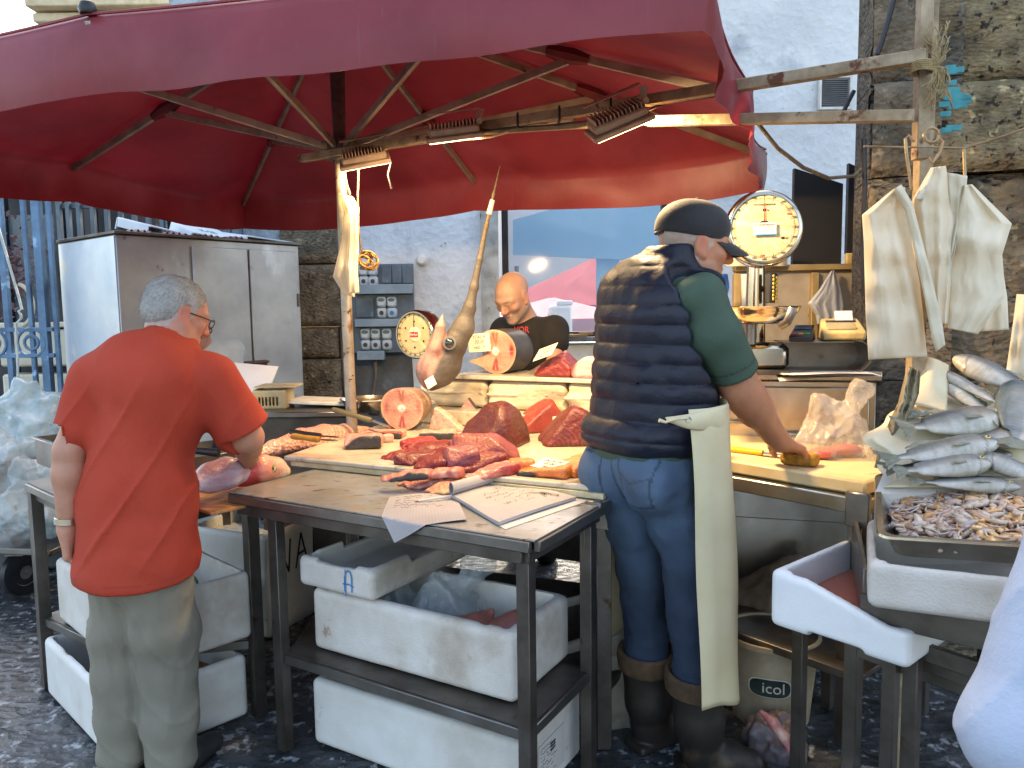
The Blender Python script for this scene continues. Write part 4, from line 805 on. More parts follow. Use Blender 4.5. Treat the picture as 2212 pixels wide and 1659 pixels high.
# steel bin with papers, card reader, receipt printer
q = P(1780, 785, 2.95); Tb = TR((q.x, 3.0, ZW+.012), -10); t = thing('steel_bin', 'open dark steel bin lying on paper sheets on the worktop', 'bin', Tb.translation)
mb = MB(Tb); Wb = .33
mb.grid(24, 1, lambda u, v: (Wb/2-.05+.05*math.sin(u*3.14), -.1+.2*v, .06-.055*math.cos(u*3.14)), th=.003)
mb.box((-.03, 0, .112), (Wb-.06, .2, .004)); mb.box((-.03, 0, .004), (Wb-.06, .2, .004)); mb.box((-Wb/2, 0, .058), (.004, .2, .11)); mb.box((0, .1, .058), (Wb, .004, .11)); mb.build('shell', STEEL, t)
tp = Tb.translation
for i in range(4):
    mb = MB(TR((tp.x-.01*i, tp.y-.04-.008*i, ZW+.0015+.0026*i), -10+3*i)); L_ = .36-.02*i
    mb.grid(16, 6, lambda u, v: (-L_/2+L_*u, -.13+.22*v, .0012+.004*math.sin(3*u+i)**2-(.02*(1-v)**3 if i == 0 else 0)*(1-u)), th=.0006); tag(mb.build('paper_sheet', PAPER), ['lowest wrapping paper sheet under the dark steel bin, its corner drooping', 'second wrapping paper sheet from below under the bin', 'third wrapping paper sheet from below under the bin', 'topmost wrapping paper sheet, touching the dark steel bin'][i], 'paper', 'wrapping paper under the bin')
zt = ZW+.128; q = P(1738, 712, 2.92); t = thing('card_reader', 'black card payment reader with red, yellow and green keys', 'card reader', (q.x, 2.94, zt)); T = TR((q.x, 2.94, zt), -28)
mb = MB(T); mb.add([(-.04, -.07, 0), (.04, -.07, 0), (.04, .07, 0), (-.04, .07, 0), (-.04, -.07, .022), (.04, -.07, .022), (.036, .065, .062), (-.036, .065, .062)], [(3,2,1,0), (4,5,6,7), (0,1,5,4), (1,2,6,5), (2,3,7,6), (3,0,4,7)]); o = mb.build('body', BLACK, t); bv = o.modifiers.new('b', 'BEVEL'); bv.width = .006; bv.segments = 3
T2 = T @ Matrix.Translation((0, -.07, .022)) @ Matrix.Rotation(math.atan2(.04, .135), 4, 'X')
for x_, c_, n_ in ((-.024, '#c03a2a', 'k1'), (0, '#d8912a', 'k2'), (.024, '#3f9a3c', 'k3')): mb = MB(T2); mb.box((x_, .022, .002), (.018, .011, .004), .001); mb.build('key', mat(n_, c_, None, rough=.5), t)
mb = MB(T2); mb.box((0, .095, .002), (.06, .045, .003), .001); mb.build('screen', mat('dark_screen', '#2c3238', None, rough=.15), t)
q = P(1822, 705, 2.98); t = thing('receipt_printer', 'grimy beige receipt printer with a paper slip sticking out', 'printer', (q.x, 3.0, zt)); T = TR((q.x, 3.0, zt), -16)
BEI = mat('grimy_beige', '#cdb37a', '#a98d54', 9, rough=.55, bump=.15, bscale=40, spots=('#7d6238', 9, .6, .08))
mb = MB(T); mb.add([(-.075, -.09, 0), (.075, -.09, 0), (.075, .09, 0), (-.075, .09, 0), (-.08, -.095, .035), (.08, -.095, .035), (.07, .08, .085), (-.07, .08, .085)], [(3,2,1,0), (4,5,6,7), (0,1,5,4), (1,2,6,5), (2,3,7,6), (3,0,4,7)]); o = mb.build('body', BEI, t); bv = o.modifiers.new('b', 'BEVEL'); bv.width = .01; bv.segments = 3
T2 = T @ Matrix.Translation((0, -.095, .035)) @ Matrix.Rotation(math.atan2(.05, .175), 4, 'X')
mb = MB(T2); mb.box((-.005, .062, .003), (.1, .08, .004), .002); mb.build('cover', mat('dull_cover', '#a3946f', '#8c7c56', 8, rough=.4), t); mb = MB(T2); mb.box((0, .125, .003), (.11, .014, .005), .001); mb.build('slot', BLACK, t)
mb = MB(T2); mb.grid(8, 4, lambda u, v: (-.02+.065*v, .128+.035*u, .004+.03*u**1.5), th=.0005); mb.build('paper_slip', PAPER, t)

# wall panel, black boards, hanging things behind
q0, q1 = P(1587, 790, 3.75), P(1868, 578, 3.75); t = thing('steel_back_panel', 'framed steel panel standing behind the big scale and the printer', 'panel', ((q0.x+q1.x)/2, 3.75, 0))
PAN = mat('panel_steel', '#b3a89a', '#938779', 4, rough=.5, metal=.35, bump=.2, bscale=14, spots=('#6b5a48', 6, .68, .05))
mb = MB(); mb.box(((q0.x+q1.x)/2, 3.78, q1.z/2), (q1.x-q0.x, .03, q1.z), .004); mb.build('sheet', PAN, t)
mb = MB(); mb.box(((q0.x+q1.x)/2, 3.755, q1.z+.004), (q1.x-q0.x+.02, .05, .03), .004)
for u_ in (1591, 1757): mb.box((P(u_, 700, 3.75).x, 3.753, q1.z/2-.01), (.035, .04, q1.z-.02), .003)
mb.build('frame', mat('panel_frame', '#a8946c', '#8a7650', 6, rough=.5, metal=.3), t)
BB = mat('black_board', '#26262a', '#1d1d20', 3, rough=.6, spots=('#8c8c88', 14, .74, .02))
for (u0, u1, v0, v1, Y, lb) in ((1712, 1822, 577, 375, 3.95, 'large black board leaning high on the wall beside the big scale'), (1829, 1862, 548, 365, 3.98, 'narrow dark board between the black board and the stone pillar')):
    a, b = P(u0, v0, Y), P(u1, v1, Y); mb = MB(); mb.add([(a.x, Y, a.z), (b.x, Y, a.z-.0), (b.x, Y, b.z-(.05 if u0 < 1800 else 0)), (a.x, Y, b.z+.03), (a.x, Y+.03, a.z), (b.x, Y+.03, a.z), (b.x, Y+.03, b.z-(.05 if u0 < 1800 else 0)), (a.x, Y+.03, b.z+.03)], [(0,1,2,3), (7,6,5,4), (0,4,5,1), (1,5,6,2), (2,6,7,3), (3,7,4,0)])
    tag(mb.build('board', BB), lb, 'board')
a = P(1845, 562, 3.94); t = thing('socket', 'small grimy wall socket with black plugs under the narrow board', 'socket', a); mb = MB(TR(a)); mb.box((0, 0, 0), (.09, .03, .07), .005); mb.build('plate', BEI, t); mb = MB(TR(a)); mb.box((0, -.03, -.005), (.04, .04, .07), .008); mb.build('plug', BLACK, t)
for i, (u_, lb) in enumerate(((1810, 'leftmost wire hanging below the socket'), (1832, 'middle wire, hanging from the black plug'), (1855, 'rightmost wire, hanging beside the stone pillar'))):
    r_ = random.Random(i+2); pts = [P(u_+r_.uniform(-8, 8), 585+j*17, 3.9-.02*(j % 2)) for j in range(8)]; mb = MB(); mb.tube(pts, .004, 6); tag(mb.build('wire', mat('wire%d' % i, ['#6b4a30', '#3a3028', '#4d4238'][i], None, rough=.8)), lb, 'wire', 'wires under the socket')
BAGW = mat('white_bag', '#e6ddc8', '#dacfb6', 5, rough=.62, bump=.12, bscale=60, transl=.3, spec=.25)
BAGC = mat('thin_bag', '#cfd3da', '#b4b8c4', 4, rough=.35, bump=.3, bscale=14, transl=.35, alpha=.88)
def drape(name, label, cat, L_, R__, Y, m, folds=5, amp=.012, th=.012, seed=0, group=None, nu=70, nv=90, parent=None, curl=0):
    f, g = wob(14, seed, 6), wob(45, seed+5, 6, (1, 1, .35))
    def ev(pl, v):
        k = v*(len(pl)-1); i = min(len(pl)-2, int(k)); s_ = k-i; s_ = s_; return (pl[i][0]*(1-s_)+pl[i+1][0]*s_, pl[i][1]*(1-s_)+pl[i+1][1]*s_)
    def fn(u, v, sg=1):
        a, b = ev(L_, v), ev(R__, v); px, py = a[0]*(1-u)+b[0]*u, a[1]*(1-u)+b[1]*u
        y = CRU[int(u*nu+.5), int(v*nv+.5)]*amp*.6+amp*.5*math.sin(folds*2*math.pi*u*(.6+.4*u)+2.5*math.sin(2.2*v+seed+u))*(.35+.65*math.sin(1.2*v+seed)**2)+amp*1.3*float(f(px*.002, 0, py*.004))+amp*.35*float(g(px*.003, 0, py*.003))
        e = 1-(2*u-1)**4
        return P(px, py, Y+y-sg*th*e)
    dd = abs(R__[len(R__)//2][0]-L_[len(L_)//2][0])+1; hh = abs(L_[-1][1]-L_[0][1])+1; G_ = np.array([(i/nu*dd, j/nv*hh*.33) for i in range(nu+1) for j in range(nv+1)]); CRU = np.zeros(len(G_))
    for j_, (a_, m_) in enumerate(((1, max(4, int(dd*hh/6500))), (.4, max(10, int(dd*hh/1800))), (.12, max(30, int(dd*hh/400))))): q_ = cells(G_, m_, seed+j_); CRU += a_*(q_/q_.mean()-1)
    CRU = CRU.reshape(nu+1, nv+1); mb = MB(); n0 = 0
    Pn = [tuple(fn(i/nu, j/nv, 1)) for i in range(nu+1) for j in range(nv+1)]+[tuple(fn(i/nu, j/nv, -1)) for i in range(nu+1) for j in range(nv+1)]
    w_ = nv+1; N_ = (nu+1)*w_; F = [(i*w_+j, i*w_+j+1, (i+1)*w_+j+1, (i+1)*w_+j) for i in range(nu) for j in range(nv)]; F += [tuple(x+N_ for x in f_[::-1]) for f_ in F]
    bd = [i*w_ for i in range(nu+1)]+[nu*w_+j for j in range(1, nv+1)]+[i*w_+nv for i in range(nu-1, -1, -1)]+[j for j in range(nv-1, 0, -1)]
    F += [(bd[k], bd[(k+1) % len(bd)], bd[(k+1) % len(bd)]+N_, bd[k]+N_) for k in range(len(bd))]
    mb.add(Pn, F); o = mb.build(name, m, parent, sharp=0); return tag(o, label, cat, group) if label else o
drape('plastic_bag', 'thin white plastic bag hooked on the steel panel over the printer', 'bag', [(1795, 585), (1770, 625), (1745, 655), (1762, 680), (1765, 700)], [(1803, 585), (1815, 620), (1822, 660), (1820, 690), (1812, 705)], 3.66, BAGC, 3, .02, .02, 3)
drape('plastic_sleeve', 'folded clear plastic sleeve hanging at the left of the steel panel', 'sleeve', [(1600, 592), (1602, 650), (1600, 706)], [(1640, 590), (1642, 650), (1640, 706)], 3.7, BAGC, 2, .008, .01, 6)
drape('blue_bag', 'bright blue plastic bag hanging just beyond the face of the man in the cap', 'bag', [(1535, 590), (1537, 620), (1548, 650), (1560, 690)], [(1572, 592), (1576, 620), (1570, 645), (1588, 692)], 3.45, mat('blue_bag', '#1f8fe0', '#1474c4', 5, rough=.3, bump=.4, bscale=12, transl=.4), 2, .02, .03, 7)
drape('white_parcel', 'white wrapped parcel squeezed behind the dial of the big scale', 'parcel', [(1566, 520), (1560, 545), (1570, 575)], [(1700, 530), (1702, 550), (1700, 575)], 3.7, BAGW, 2, .01, .03, 9)

# plastic bag with fish slices on the board, sponge, yellow knife
def blob_bag(label, c, size, seed, m, fillm=None, filll=None, folds=.012, top=True):
    S = SDF((c[0]-size[0]*1.3, c[1]-size[1]*1.3, c[2]-.005), (c[0]+size[0]*1.3, c[1]+size[1]*1.3, c[2]+size[2]*1.45), .0048)
    S.ell((c[0], c[1], c[2]+size[2]*.35), (size[0], size[1], size[2]*.5)); S.ell((c[0]-size[0]*.25, c[1], c[2]+size[2]*.7), (size[0]*.6, size[1]*.5, size[2]*.4), k=.03)
    if top: S.cap((c[0]+size[0]*.3, c[1], c[2]+size[2]*.8), (c[0]+size[0]*.75, c[1], c[2]+size[2]*1.2), .03, .05, k=.03)
    f = wob(30, seed, 6); S.warp(lambda X, Y, Z: folds*.8*f(X, Y, Z)); o = S.build('plastic_bag', m, sharp=0, origin=c, crum=(folds*2.6, 30, seed, (1, 1, .6))); tag(o, label, 'bag'); return o
c = P(1800, 985, 2.72); c.z = .962
blob_bag('crumpled clear plastic bag holding pink fish slices on the cutting board', tuple(c), (.125, .09, .19), 5, CLEARW)
S = SDF((c.x-.12, c.y-.09, .95), (c.x+.12, c.y+.09, 1.04), .005); S.ell((c.x-.05, c.y-.03, .98), (.05, .04, .02)).ell((c.x+.04, c.y, .985), (.06, .04, .022), k=.01); tag(S.build('fish_slices', mat('pink_slice', '#d98078', '#b8524e', 12, rough=.4), origin=(c.x, c.y, .962)), 'pink fish slices inside the clear bag on the cutting board', 'fish slices')
drape('plastic_wrap', 'flat clear plastic hanging over the right end of the cutting board', 'wrap', [(1858, 930), (1865, 960), (1873, 990)], [(1900, 935), (1925, 960), (1905, 1000)], 2.55, CLEARW, 2, .012, .006, 12)
sp = P(1728, 990, 2.58); sp.z = .962; S = SDF((-.07, -.05, -.01), (.07, .05, .06), .004); S.box((0, 0, .022), (.060, .036, .022), rnd=.016); f, g = wob(260, 3, 8), wob(90, 4, 6); S.warp(lambda X, Y, Z: .003*f(X, Y, Z)+.003*g(X, Y, Z)); T = TR(sp, -30)
tag(S.build('sponge', mat('ochre_sponge', '#c08e38', '#96682a', 60, rough=.95, bump=1, bscale=160), None, T=T, origin=sp), 'brownish yellow scouring sponge under the hand on the cutting board', 'sponge')
a, b = P(1567, 948, 2.85), P(1648, 956, 2.75); a.z = b.z = .972; t = thing('knife', 'yellow handled knife lying on the cutting board behind the forearm', 'knife', b)
mb = MB(); mb.tube([a, a.lerp(b, .3), a.lerp(b, .75), b], [.010, .013, .011, .012], 10, flat=.7); mb.build('handle', mat('yellow_handle', '#e0a01c', '#cc8c10', 4, rough=.4), t); d = (b-a).normalized(); mb = MB(); mb.bar(b-d*.005, b+d*.13, .03, .002); mb.build('blade', CHROME, t)

# ================= carrier bags on hooks
gB = 'bunches of white carrier bags on the hooks'
HK = mat('hook_steel', '#a89070', '#7d6548', 12, rough=.4, metal=.7)
def hook(pts, Y, r=.0045): mb = MB(); mb.tube([P(u, v, Y) for u, v in pts], r, 8); return mb
tag(hook([(1866, 316), (1960, 318), (2010, 318), (2083, 320), (2150, 300), (2230, 272)], 2.26, .003).build('wire', HK), 'thin wire running behind the post that the bag hooks hang from', 'wire')
for i, (hp, Yh, lb) in enumerate((([(1975, 306), (1962, 292), (1956, 300), (1958, 330), (1964, 370), (1969, 410)], 2.2, 'leftmost thin bag hook hanging by the post'), ([(2008, 340), (2014, 352), (2030, 330), (2036, 306), (2028, 298), (2015, 300), (2010, 312)], 2.2, 'curly bag hook in the middle, right of the post'), ([(2082, 322), (2083, 350), (2085, 400)], 2.2, 'straight bag hook at the right on the wire'))):
    tag(hook(hp, Yh).build('bag_hook', HK), lb, 'hook', 'hooks for the carrier bags')
mb = hook([(2012+16*math.cos(a), 292+16*math.sin(a)) for a in np.linspace(0, 6.1, 20)], 2.19, .0045); tag(mb.build('iron_ring', HK), 'iron ring tied at the post above the middle hook', 'ring')
t = thing('carrier_bags', 'bunch of white carrier bags hanging lowest, left of the post', 'bags', P(1930, 777, 2.14), gB)
drape('bag_body', None, None, [(1930, 408), (1862, 464), (1866, 523), (1868, 600), (1870, 677), (1876, 777)], [(1955, 404), (1958, 450), (1973, 543), (1985, 600), (1992, 660), (2003, 770)], 2.15, BAGW, 2.4, .018, .028, 1, parent=t)
drape('bag_handle', None, None, [(1925, 412), (1955, 455), (1975, 540), (1996, 640), (2012, 730), (2022, 760)], [(1947, 398), (1972, 440), (1998, 540), (2018, 620), (2036, 700), (2042, 745)], 2.12, BAGW, 1.2, .01, .012, 2, parent=t)
t = thing('carrier_bags', 'narrow bunch of white carrier bags on the middle hook', 'bags', P(2015, 600, 2.16), gB)
drape('bag_body', None, None, [(2010, 362), (1972, 430), (1984, 500), (1998, 577), (2008, 700)], [(2043, 358), (2054, 420), (2062, 480), (2058, 560), (2048, 700)], 2.17, BAGW, 1.8, .016, .035, 4, parent=t)
drape('bag_handle', None, None, [(1990, 410), (1975, 430)], [(2008, 392), (1996, 432)], 2.14, BAGW, 1, .006, .01, 5, nu=12, nv=8, parent=t)
t = thing('carrier_bags', 'broad bunch of white carrier bags on the right hook', 'bags', P(2110, 715, 2.2), gB)
drape('bag_body', None, None, [(2080, 400), (2052, 470), (2050, 560), (2040, 640), (2040, 707)], [(2100, 398), (2186, 483), (2165, 550), (2172, 640), (2112, 722)], 2.18, BAGW, 2.1, .02, .03, 8, parent=t)
drape('bag_body', None, None, [(2100, 560), (2108, 640), (2115, 716)], [(2160, 540), (2176, 643), (2179, 712)], 2.23, BAGW, 1.6, .014, .012, 9, nu=26, nv=30, parent=t)
drape('bag_handle', None, None, [(2045, 372), (2048, 430), (2052, 480), (2045, 560), (2028, 600)], [(2090, 380), (2085, 430), (2078, 480), (2064, 540), (2048, 590)], 2.16, BAGW, 2, .014, .012, 10, nu=24, nv=30, parent=t)
# tassel of string on the post
mb = MB(); r_ = random.Random(9); q = P(2010, 145, 2.24)
for i in range(46):
    up_ = i < 20; a = r_.uniform(-.9, .9); L_ = r_.uniform(.05, .13); pts = [q+Vector((r_.uniform(-.01, .02), -.01, 0))]
    for j in range(1, 6): s_ = j/5; pts.append(q+Vector((.02+a*.05*s_+.01*math.sin(5*s_+i), -.015+.02*r_.random()*s_, (1 if up_ else -1)*L_*s_+.006*math.sin(i+7*s_))))
    mb.tube(pts, .0016, 4)
for i in range(6): mb.tube([q+Vector((.032*math.cos(a)-.01, .032*math.sin(a)+.02, -.008+.005*i+.003*math.sin(2*a))) for a in np.linspace(0, 6.28, 14)], .003, 5)
tag(mb.build('string_tassel', mat('string', '#a8946c', '#7d6a48', 30, rough=.9), sharp=0), 'frayed bundle of string knotted round the post and the top beam', 'string', kind=None)
for pts, lb in (([(1932, -5), (1920, 40), (1905, 90), (1895, 118)], 'cable running down from the top beside the stone pillar'), ([(1866, 300), (1868, 400), (1864, 520), (1866, 640)], 'thin dark cable down the left edge of the stone pillar'), ([(1845, 196), (1830, 225), (1818, 250), (1806, 262)], 'short frayed cable by the air vent')):
    mb = MB(); mb.tube([P(u, v, 2.98 if u > 1850 else 3.4) for u, v in pts], .009 if u_ else .006, 6); tag(mb.build('cable', BLACK), lb, 'cable')
# ================= fish display at the right
def PP(u, v, off=0):
    z0, y0, k = 1.045, 2.05, .62; d = ray(u, v); t = (CAMH-z0+k*y0-off)/(k*d.y-d.z); return Vector((d.x*t, d.y*t, CAMH+d.z*t))
PN = Vector((0, -.62, 1)).normalized()
FISHM = mat('fish_skin', (.70, .68, .62), None, 26, rough=.34, vcol=True, bump=.2, bscale=120, coat=.25, metal=.05, rvar=.1)
FINM = mat('fish_fin', '#8c8a78', '#6b6858', 30, rough=.5, bump=.4, bscale=60, bstretch=(1, 6, 1))
EYE = mat('fish_eye', '#0e0e10', None, rough=.1); EYER = mat('fish_eye_ring', '#c9b878', '#a89858', 20, rough=.25, metal=.5)
def fish(label, tail, head, dp, back, name='fish', group='fish laid out on white paper', off=.0, flip=1, thick=.5, n=PN, pts=None, belly=(.60, .57, .50), mid=(.34, .34, .32), eye=True, cap=1, bars=0, finL=.13):
    a, b = (PP(*tail, off), PP(*head, off)) if pts is None else pts
    L_ = (b-a).length; x = (b-a).normalized(); y = n.cross(x)*flip; T = frame((a+b)/2+n*(dp*L_*thick*.5), x, y); t = thing(name, label, 'fish', (a+b)/2, group); dp *= 1.18
    NS, NR = 44, 20; V = []; colr = []
    rs = random.Random(hash(label) % 999)
    for i in range(NS+1):
        s_ = i/NS; xx = -L_/2+L_*(finL+(1-finL)*s_); q = s_
        hh = dp*L_*(.18+.82*math.sin(math.pi*min(1, q*.72+.02))**.8 if q < .7 else 1.0*(max(0, 1-((q-.68)/.335)**2.2))**.62)
        if q < .12: hh = dp*L_*(.2+.1*(q/.12))*1.0 if q < .12 else hh
        hh = max(hh*.5, .0008); bb = hh*(.95 if q < .8 else .85); tt = hh*2*thick*.5*(.35+.65*min(1, q*1.6))
        cz = .0
        for k in range(NR):
            th = 2*math.pi*k/NR; cy = math.cos(th); sz = math.sin(th); yy = (hh if cy > 0 else bb)*abs(cy)**.9*math.copysign(1, cy); V.append((xx, yy, tt*sz))
            d = cy
            c = np.array(mid); 
            if d > .05: c = np.array(mid)*(1-min(1, (d-.05)*1.6))+np.array(back)*min(1, (d-.05)*1.6)
            else: c = np.array(mid)*(1-min(1, -(d-.05)*2))+np.array(belly)*min(1, -(d-.05)*2)
            c = c*(1+.10*math.sin(k*7.1+i*5.3)*math.cos(i*2.7))
            if bars and d > .15 and q < .8: c = c*(.45 if math.sin(i*1.1+2.2*math.sin(k)) > .2 else 1.1)
            if abs(q-.78-.06*(1-d*d)) < .014: c = c*.45
            if q > .93 and abs(d+.15) < .12: c = c*.4
            if q > .8: c = c*.9+np.array((.05, .04, .03))
            if abs(d-.12) < .05 and q < .76: c = c*.7
            colr.append(c*(.62 if d > -.2 else .8))
    F = [(i*NR+k, i*NR+(k+1) % NR, (i+1)*NR+(k+1) % NR, (i+1)*NR+k) for i in range(NS) for k in range(NR)]+[tuple(range(NR))[::-1], tuple(range(NS*NR, NS*NR+NR))]
    if flip > 0: pass
    W = [T @ Vector(v) for v in V]; mesh_obj('body', W, F, FISHM, t, 0, col=np.array(colr))
    H = dp*L_
    mb = MB(T); mb.grid(10, 10, lambda u, v: (-L_/2+L_*finL*1.15-(L_*finL*1.3)*u*(.78+.22*abs(2*v-1)), (v-.5)*H*(.2+.75*u), .004*math.sin(v*20)*u), th=.0015); mb.build('tail_fin', FINM, t)
    mb = MB(T); mb.grid(14, 4, lambda u, v: (-L_*.25+L_*.42*u, H*.43*math.sin(math.pi*(.28+.5*u))+H*.16*v*math.sin(math.pi*min(1, u+.08)), .002*math.sin(u*30)), th=.0012); mb.build('dorsal_fin', FINM, t)
    mb = MB(T); mb.grid(8, 5, lambda u, v: (L_*.21-L_*.15*u, -H*.10+(v-.5)*H*.2*(.3+u*(1.2-u)), H*thick*.48+.003*u), th=.001); mb.build('pectoral_fin', FINM, t)
    if eye:
        e = T @ Matrix.Translation((L_*.405, H*.09, H*thick*.5*.80)); r_ = H*.075; mb = MB(e); mb.lathe([(0, r_*.5), (r_*.5, r_*.42), (r_*.58, r_*.1)], n=14); 
        m2 = MB(e); m2.lathe([(r_*.5, r_*.3), (r_, r_*.25), (r_*1.15, -r_*.2)], n=16); o = m2.build('eye', EYER, t); mb.build('pupil', EYE, o)
    return t
SIL = (.33, .35, .36); DK = (.07, .08, .09); GRN = (.05, .10, .07)
fish('silvery bream in the middle of the paper, its dark fin mark behind the gill', (1937, 940), (2168, 920), .30, (.12, .13, .14), thick=.55, belly=(.62, .58, .5), off=.006)
fish('long slender silver fish lying above the added dark fish', (1900, 1006), (2150, 968), .20, (.24, .26, .24), thick=.6, off=.03)
fish('added dark fish standing in for the shadow and dark back of the slender one', (1905, 1022), (2180, 990), .14, (.02, .02, .025), mid=(.05, .05, .055), belly=(.2, .2, .18), thick=.6, off=.004, eye=False)  # extra fish whose dark colours hold the shadow and dark back above it
fish('silver fish with an open pink mouth nearest the steel tray', (1925, 1030), (2133, 1012), .24, (.30, .31, .30), thick=.6, off=.025)
fish('silver fish pointing left, cut by the right edge of the picture', (2290, 1062), (2110, 996), .30, (.26, .27, .29), thick=.6, off=.02, flip=-1)
fish('blue grey fish hanging head up at the right edge', (2184, 990), (2215, 848), .38, (.16, .22, .26), thick=.5, off=.03, flip=1, mid=(.30, .33, .33))
fish('mackerel with dark green barred back', (2165, 922), (2030, 832), .22, GRN, thick=.6, off=.02, flip=-1, mid=(.30, .33, .28), bars=1)
fish('pale pinkish long fish lying across the mackerel', (2180, 892), (2022, 806), .17, (.52, .44, .40), mid=(.46, .38, .33), thick=.6, off=.045, flip=-1, eye=False)
fish('biggest grey bream, topmost of the pile by the stone pillar', (2262, 878), (2055, 785), .32, (.13, .17, .22), mid=(.28, .29, .29), thick=.5, off=.03, flip=-1)
fish('small silver fish wedged under the big grey bream', (2140, 860), (2205, 905), .30, (.3, .3, .3), thick=.5, off=.03, flip=1)
fish('silver grey fish lying under the bream, its tail towards the stone pillar', (1962, 900), (2190, 955), .22, (.12, .13, .12), thick=.6, off=.0)
fish('fish with a golden grey back, half under the blue grey one', (2060, 975), (2245, 945), .26, (.16, .15, .11), thick=.6, off=.012)
fish('slim fish along the front edge, just above the tray rim', (1960, 1046), (2200, 1060), .16, (.14, .14, .13), thick=.6, off=.01)
# paper and support
PAPW = mat('fish_paper', '#ded2b6', '#c8b894', 5, rough=.6, bump=.25, bscale=20, spots=('#b0986c', 4, .68, .1))
f = wob(.05, 3, 6); ed = lambda v: 1890+18*math.sin(v*9)+12*math.sin(v*23)+ (0 if v < .55 else (v-.55)*190)
mb = MB(); mb.grid(40, 40, lambda u, v: tuple(PP(ed(v)+(2330-ed(v))*u, 1052-215*v, -.006-.012*math.sin(u*9+4*v)*math.sin(v*11)-(.03 if u < .03 else 0))), th=.0015); tag(mb.build('white_paper', PAPW, sharp=0), 'white paper spread under the fish beside the stone pillar', 'paper')
mb = MB(); q = PP(1975, 840); mb.grid(20, 16, lambda u, v: tuple(PP(1945+30*v+100*u*(1-.25*v), 872-105*v+22*u*u, .02+.07*math.sin(2.8*u)*v+.03*v)), th=.0015); tag(mb.build('paper_cone', PAPW, sharp=0), 'curled sheet of pale paper standing up behind the fish', 'paper')
mb = MB(); a0 = PP(1890, 1050); a1 = PP(2400, 1050); a2 = PP(2400, 830); a3 = PP(1985, 830); d = Vector((0, 0, -.02)); e = Vector((0, 0, -.32))
V = [q+d for q in (a0, a1, a2, a3)]+[Vector((q.x, q.y, .72)) for q in (a0, a1, a2, a3)]; mb.add(V, [(0,1,2,3), (7,6,5,4), (0,4,5,1), (1,5,6,2), (2,6,7,3), (3,7,4,0)]); tag(mb.build('fish_box', FOAM), 'slanting foam box under the white paper and the fish', 'box')
PLAID = mat('printed_plastic', '#a89a7c', '#7d705a', 40, rough=.5, bump=.3, bscale=40, spots=('#4a443a', 60, .56, .04, (1, 1, .5)))
drape('printed_plastic', 'crumpled patterned plastic edge along the left side of the fish paper', 'plastic', [(1960, 790), (1940, 870), (1925, 900), (1900, 960), (1888, 1010)], [(1990, 800), (1985, 850), (1965, 905), (1950, 960), (1935, 1020)], 2.22, PLAID, 2.5, .02, .012, 14, nu=24, nv=40)
drape('plastic_bag', 'tall pale crumpled bag standing at the far right edge by the pillar', 'bag', [(2196, 635), (2188, 700), (2175, 790), (2168, 830)], [(2260, 640), (2262, 700), (2264, 780), (2265, 850)], 2.6, BAGW, 3, .02, .02, 15, nu=24, nv=40)

# steel tray of small cuttlefish
p0, p1 = P(1900, 1158, 1.80), P(1893, 1024, 2.12); vT = (p1-p0); vT_ = vT.normalized(); uT = Vector((.86, -.50, .02)).normalized(); nT = uT.cross(vT_).normalized(); uT = vT_.cross(nT).normalized()
TT_ = Matrix((uT, vT_, nT)).transposed().to_4x4(); TT_.translation = p0; DT = .065; LT, WT = .56, vT.length
t = thing('steel_tray', 'steel tray heaped with tiny pinkish cuttlefish, at the right', 'tray', p0)
def ring_rect(z, ins, r=.03, n=6):
    out = []
    for (cx_, cy_, a0) in ((LT-ins-r, WT-ins-r, 0), (ins+r, WT-ins-r, 90), (ins+r, ins+r, 180), (LT-ins-r, ins+r, 270)):
        for k in range(n+1): a = math.radians(a0+90*k/n); out.append((cx_+r*math.cos(a), cy_+r*math.sin(a), z))
    return out
rings = [ring_rect(-DT-.002, .05), ring_rect(-DT, .035), ring_rect(-.01, .014), ring_rect(0, .010), ring_rect(.002, -.004), ring_rect(-.004, -.006), ring_rect(-.004, .008), ring_rect(-.012, .012), ring_rect(-DT-.004, .033), ring_rect(-DT-.006, .05)]
n_ = len(rings[0]); V = [v for r_ in rings for v in r_]; F = [(i*n_+k, i*n_+(k+1) % n_, (i+1)*n_+(k+1) % n_, (i+1)*n_+k) for i in range(len(rings)-1) for k in range(n_)]+[tuple(range(n_)), tuple(range((len(rings)-1)*n_, len(rings)*n_))[::-1]]
mb = MB(TT_); mb.add(V, F); mb.build('pan', STEELL, t)
r_ = random.Random(11); V = []; F = []; colr = []
def pod(mbV, mbF, T, L_, r, col, bend):
    n0 = len(mbV); NS, NR = 6, 6
    for i in range(NS+1):
        s_ = i/NS; rr_ = r*(math.sin(math.pi*(.12+.8*s_))**.7)
        for k in range(NR): a = 2*math.pi*k/NR; mbV.append(tuple(T @ Vector((L_*(s_-.5), bend*math.sin(s_*3)+rr_*math.cos(a), rr_*.7*math.sin(a))))); colr.append(col)
    mbF.extend([(n0+i*NR+k, n0+i*NR+(k+1) % NR, n0+(i+1)*NR+(k+1) % NR, n0+(i+1)*NR+k) for i in range(NS) for k in range(NR)]); mbF.append(tuple(n0+k for k in range(NR))[::-1]); mbF.append(tuple(n0+NS*NR+k for k in range(NR)))
pal = [(.55, .40, .31), (.50, .33, .26), (.60, .47, .37), (.42, .27, .19), (.48, .40, .38), (.58, .30, .12), (.62, .52, .42), (.46, .30, .22)]
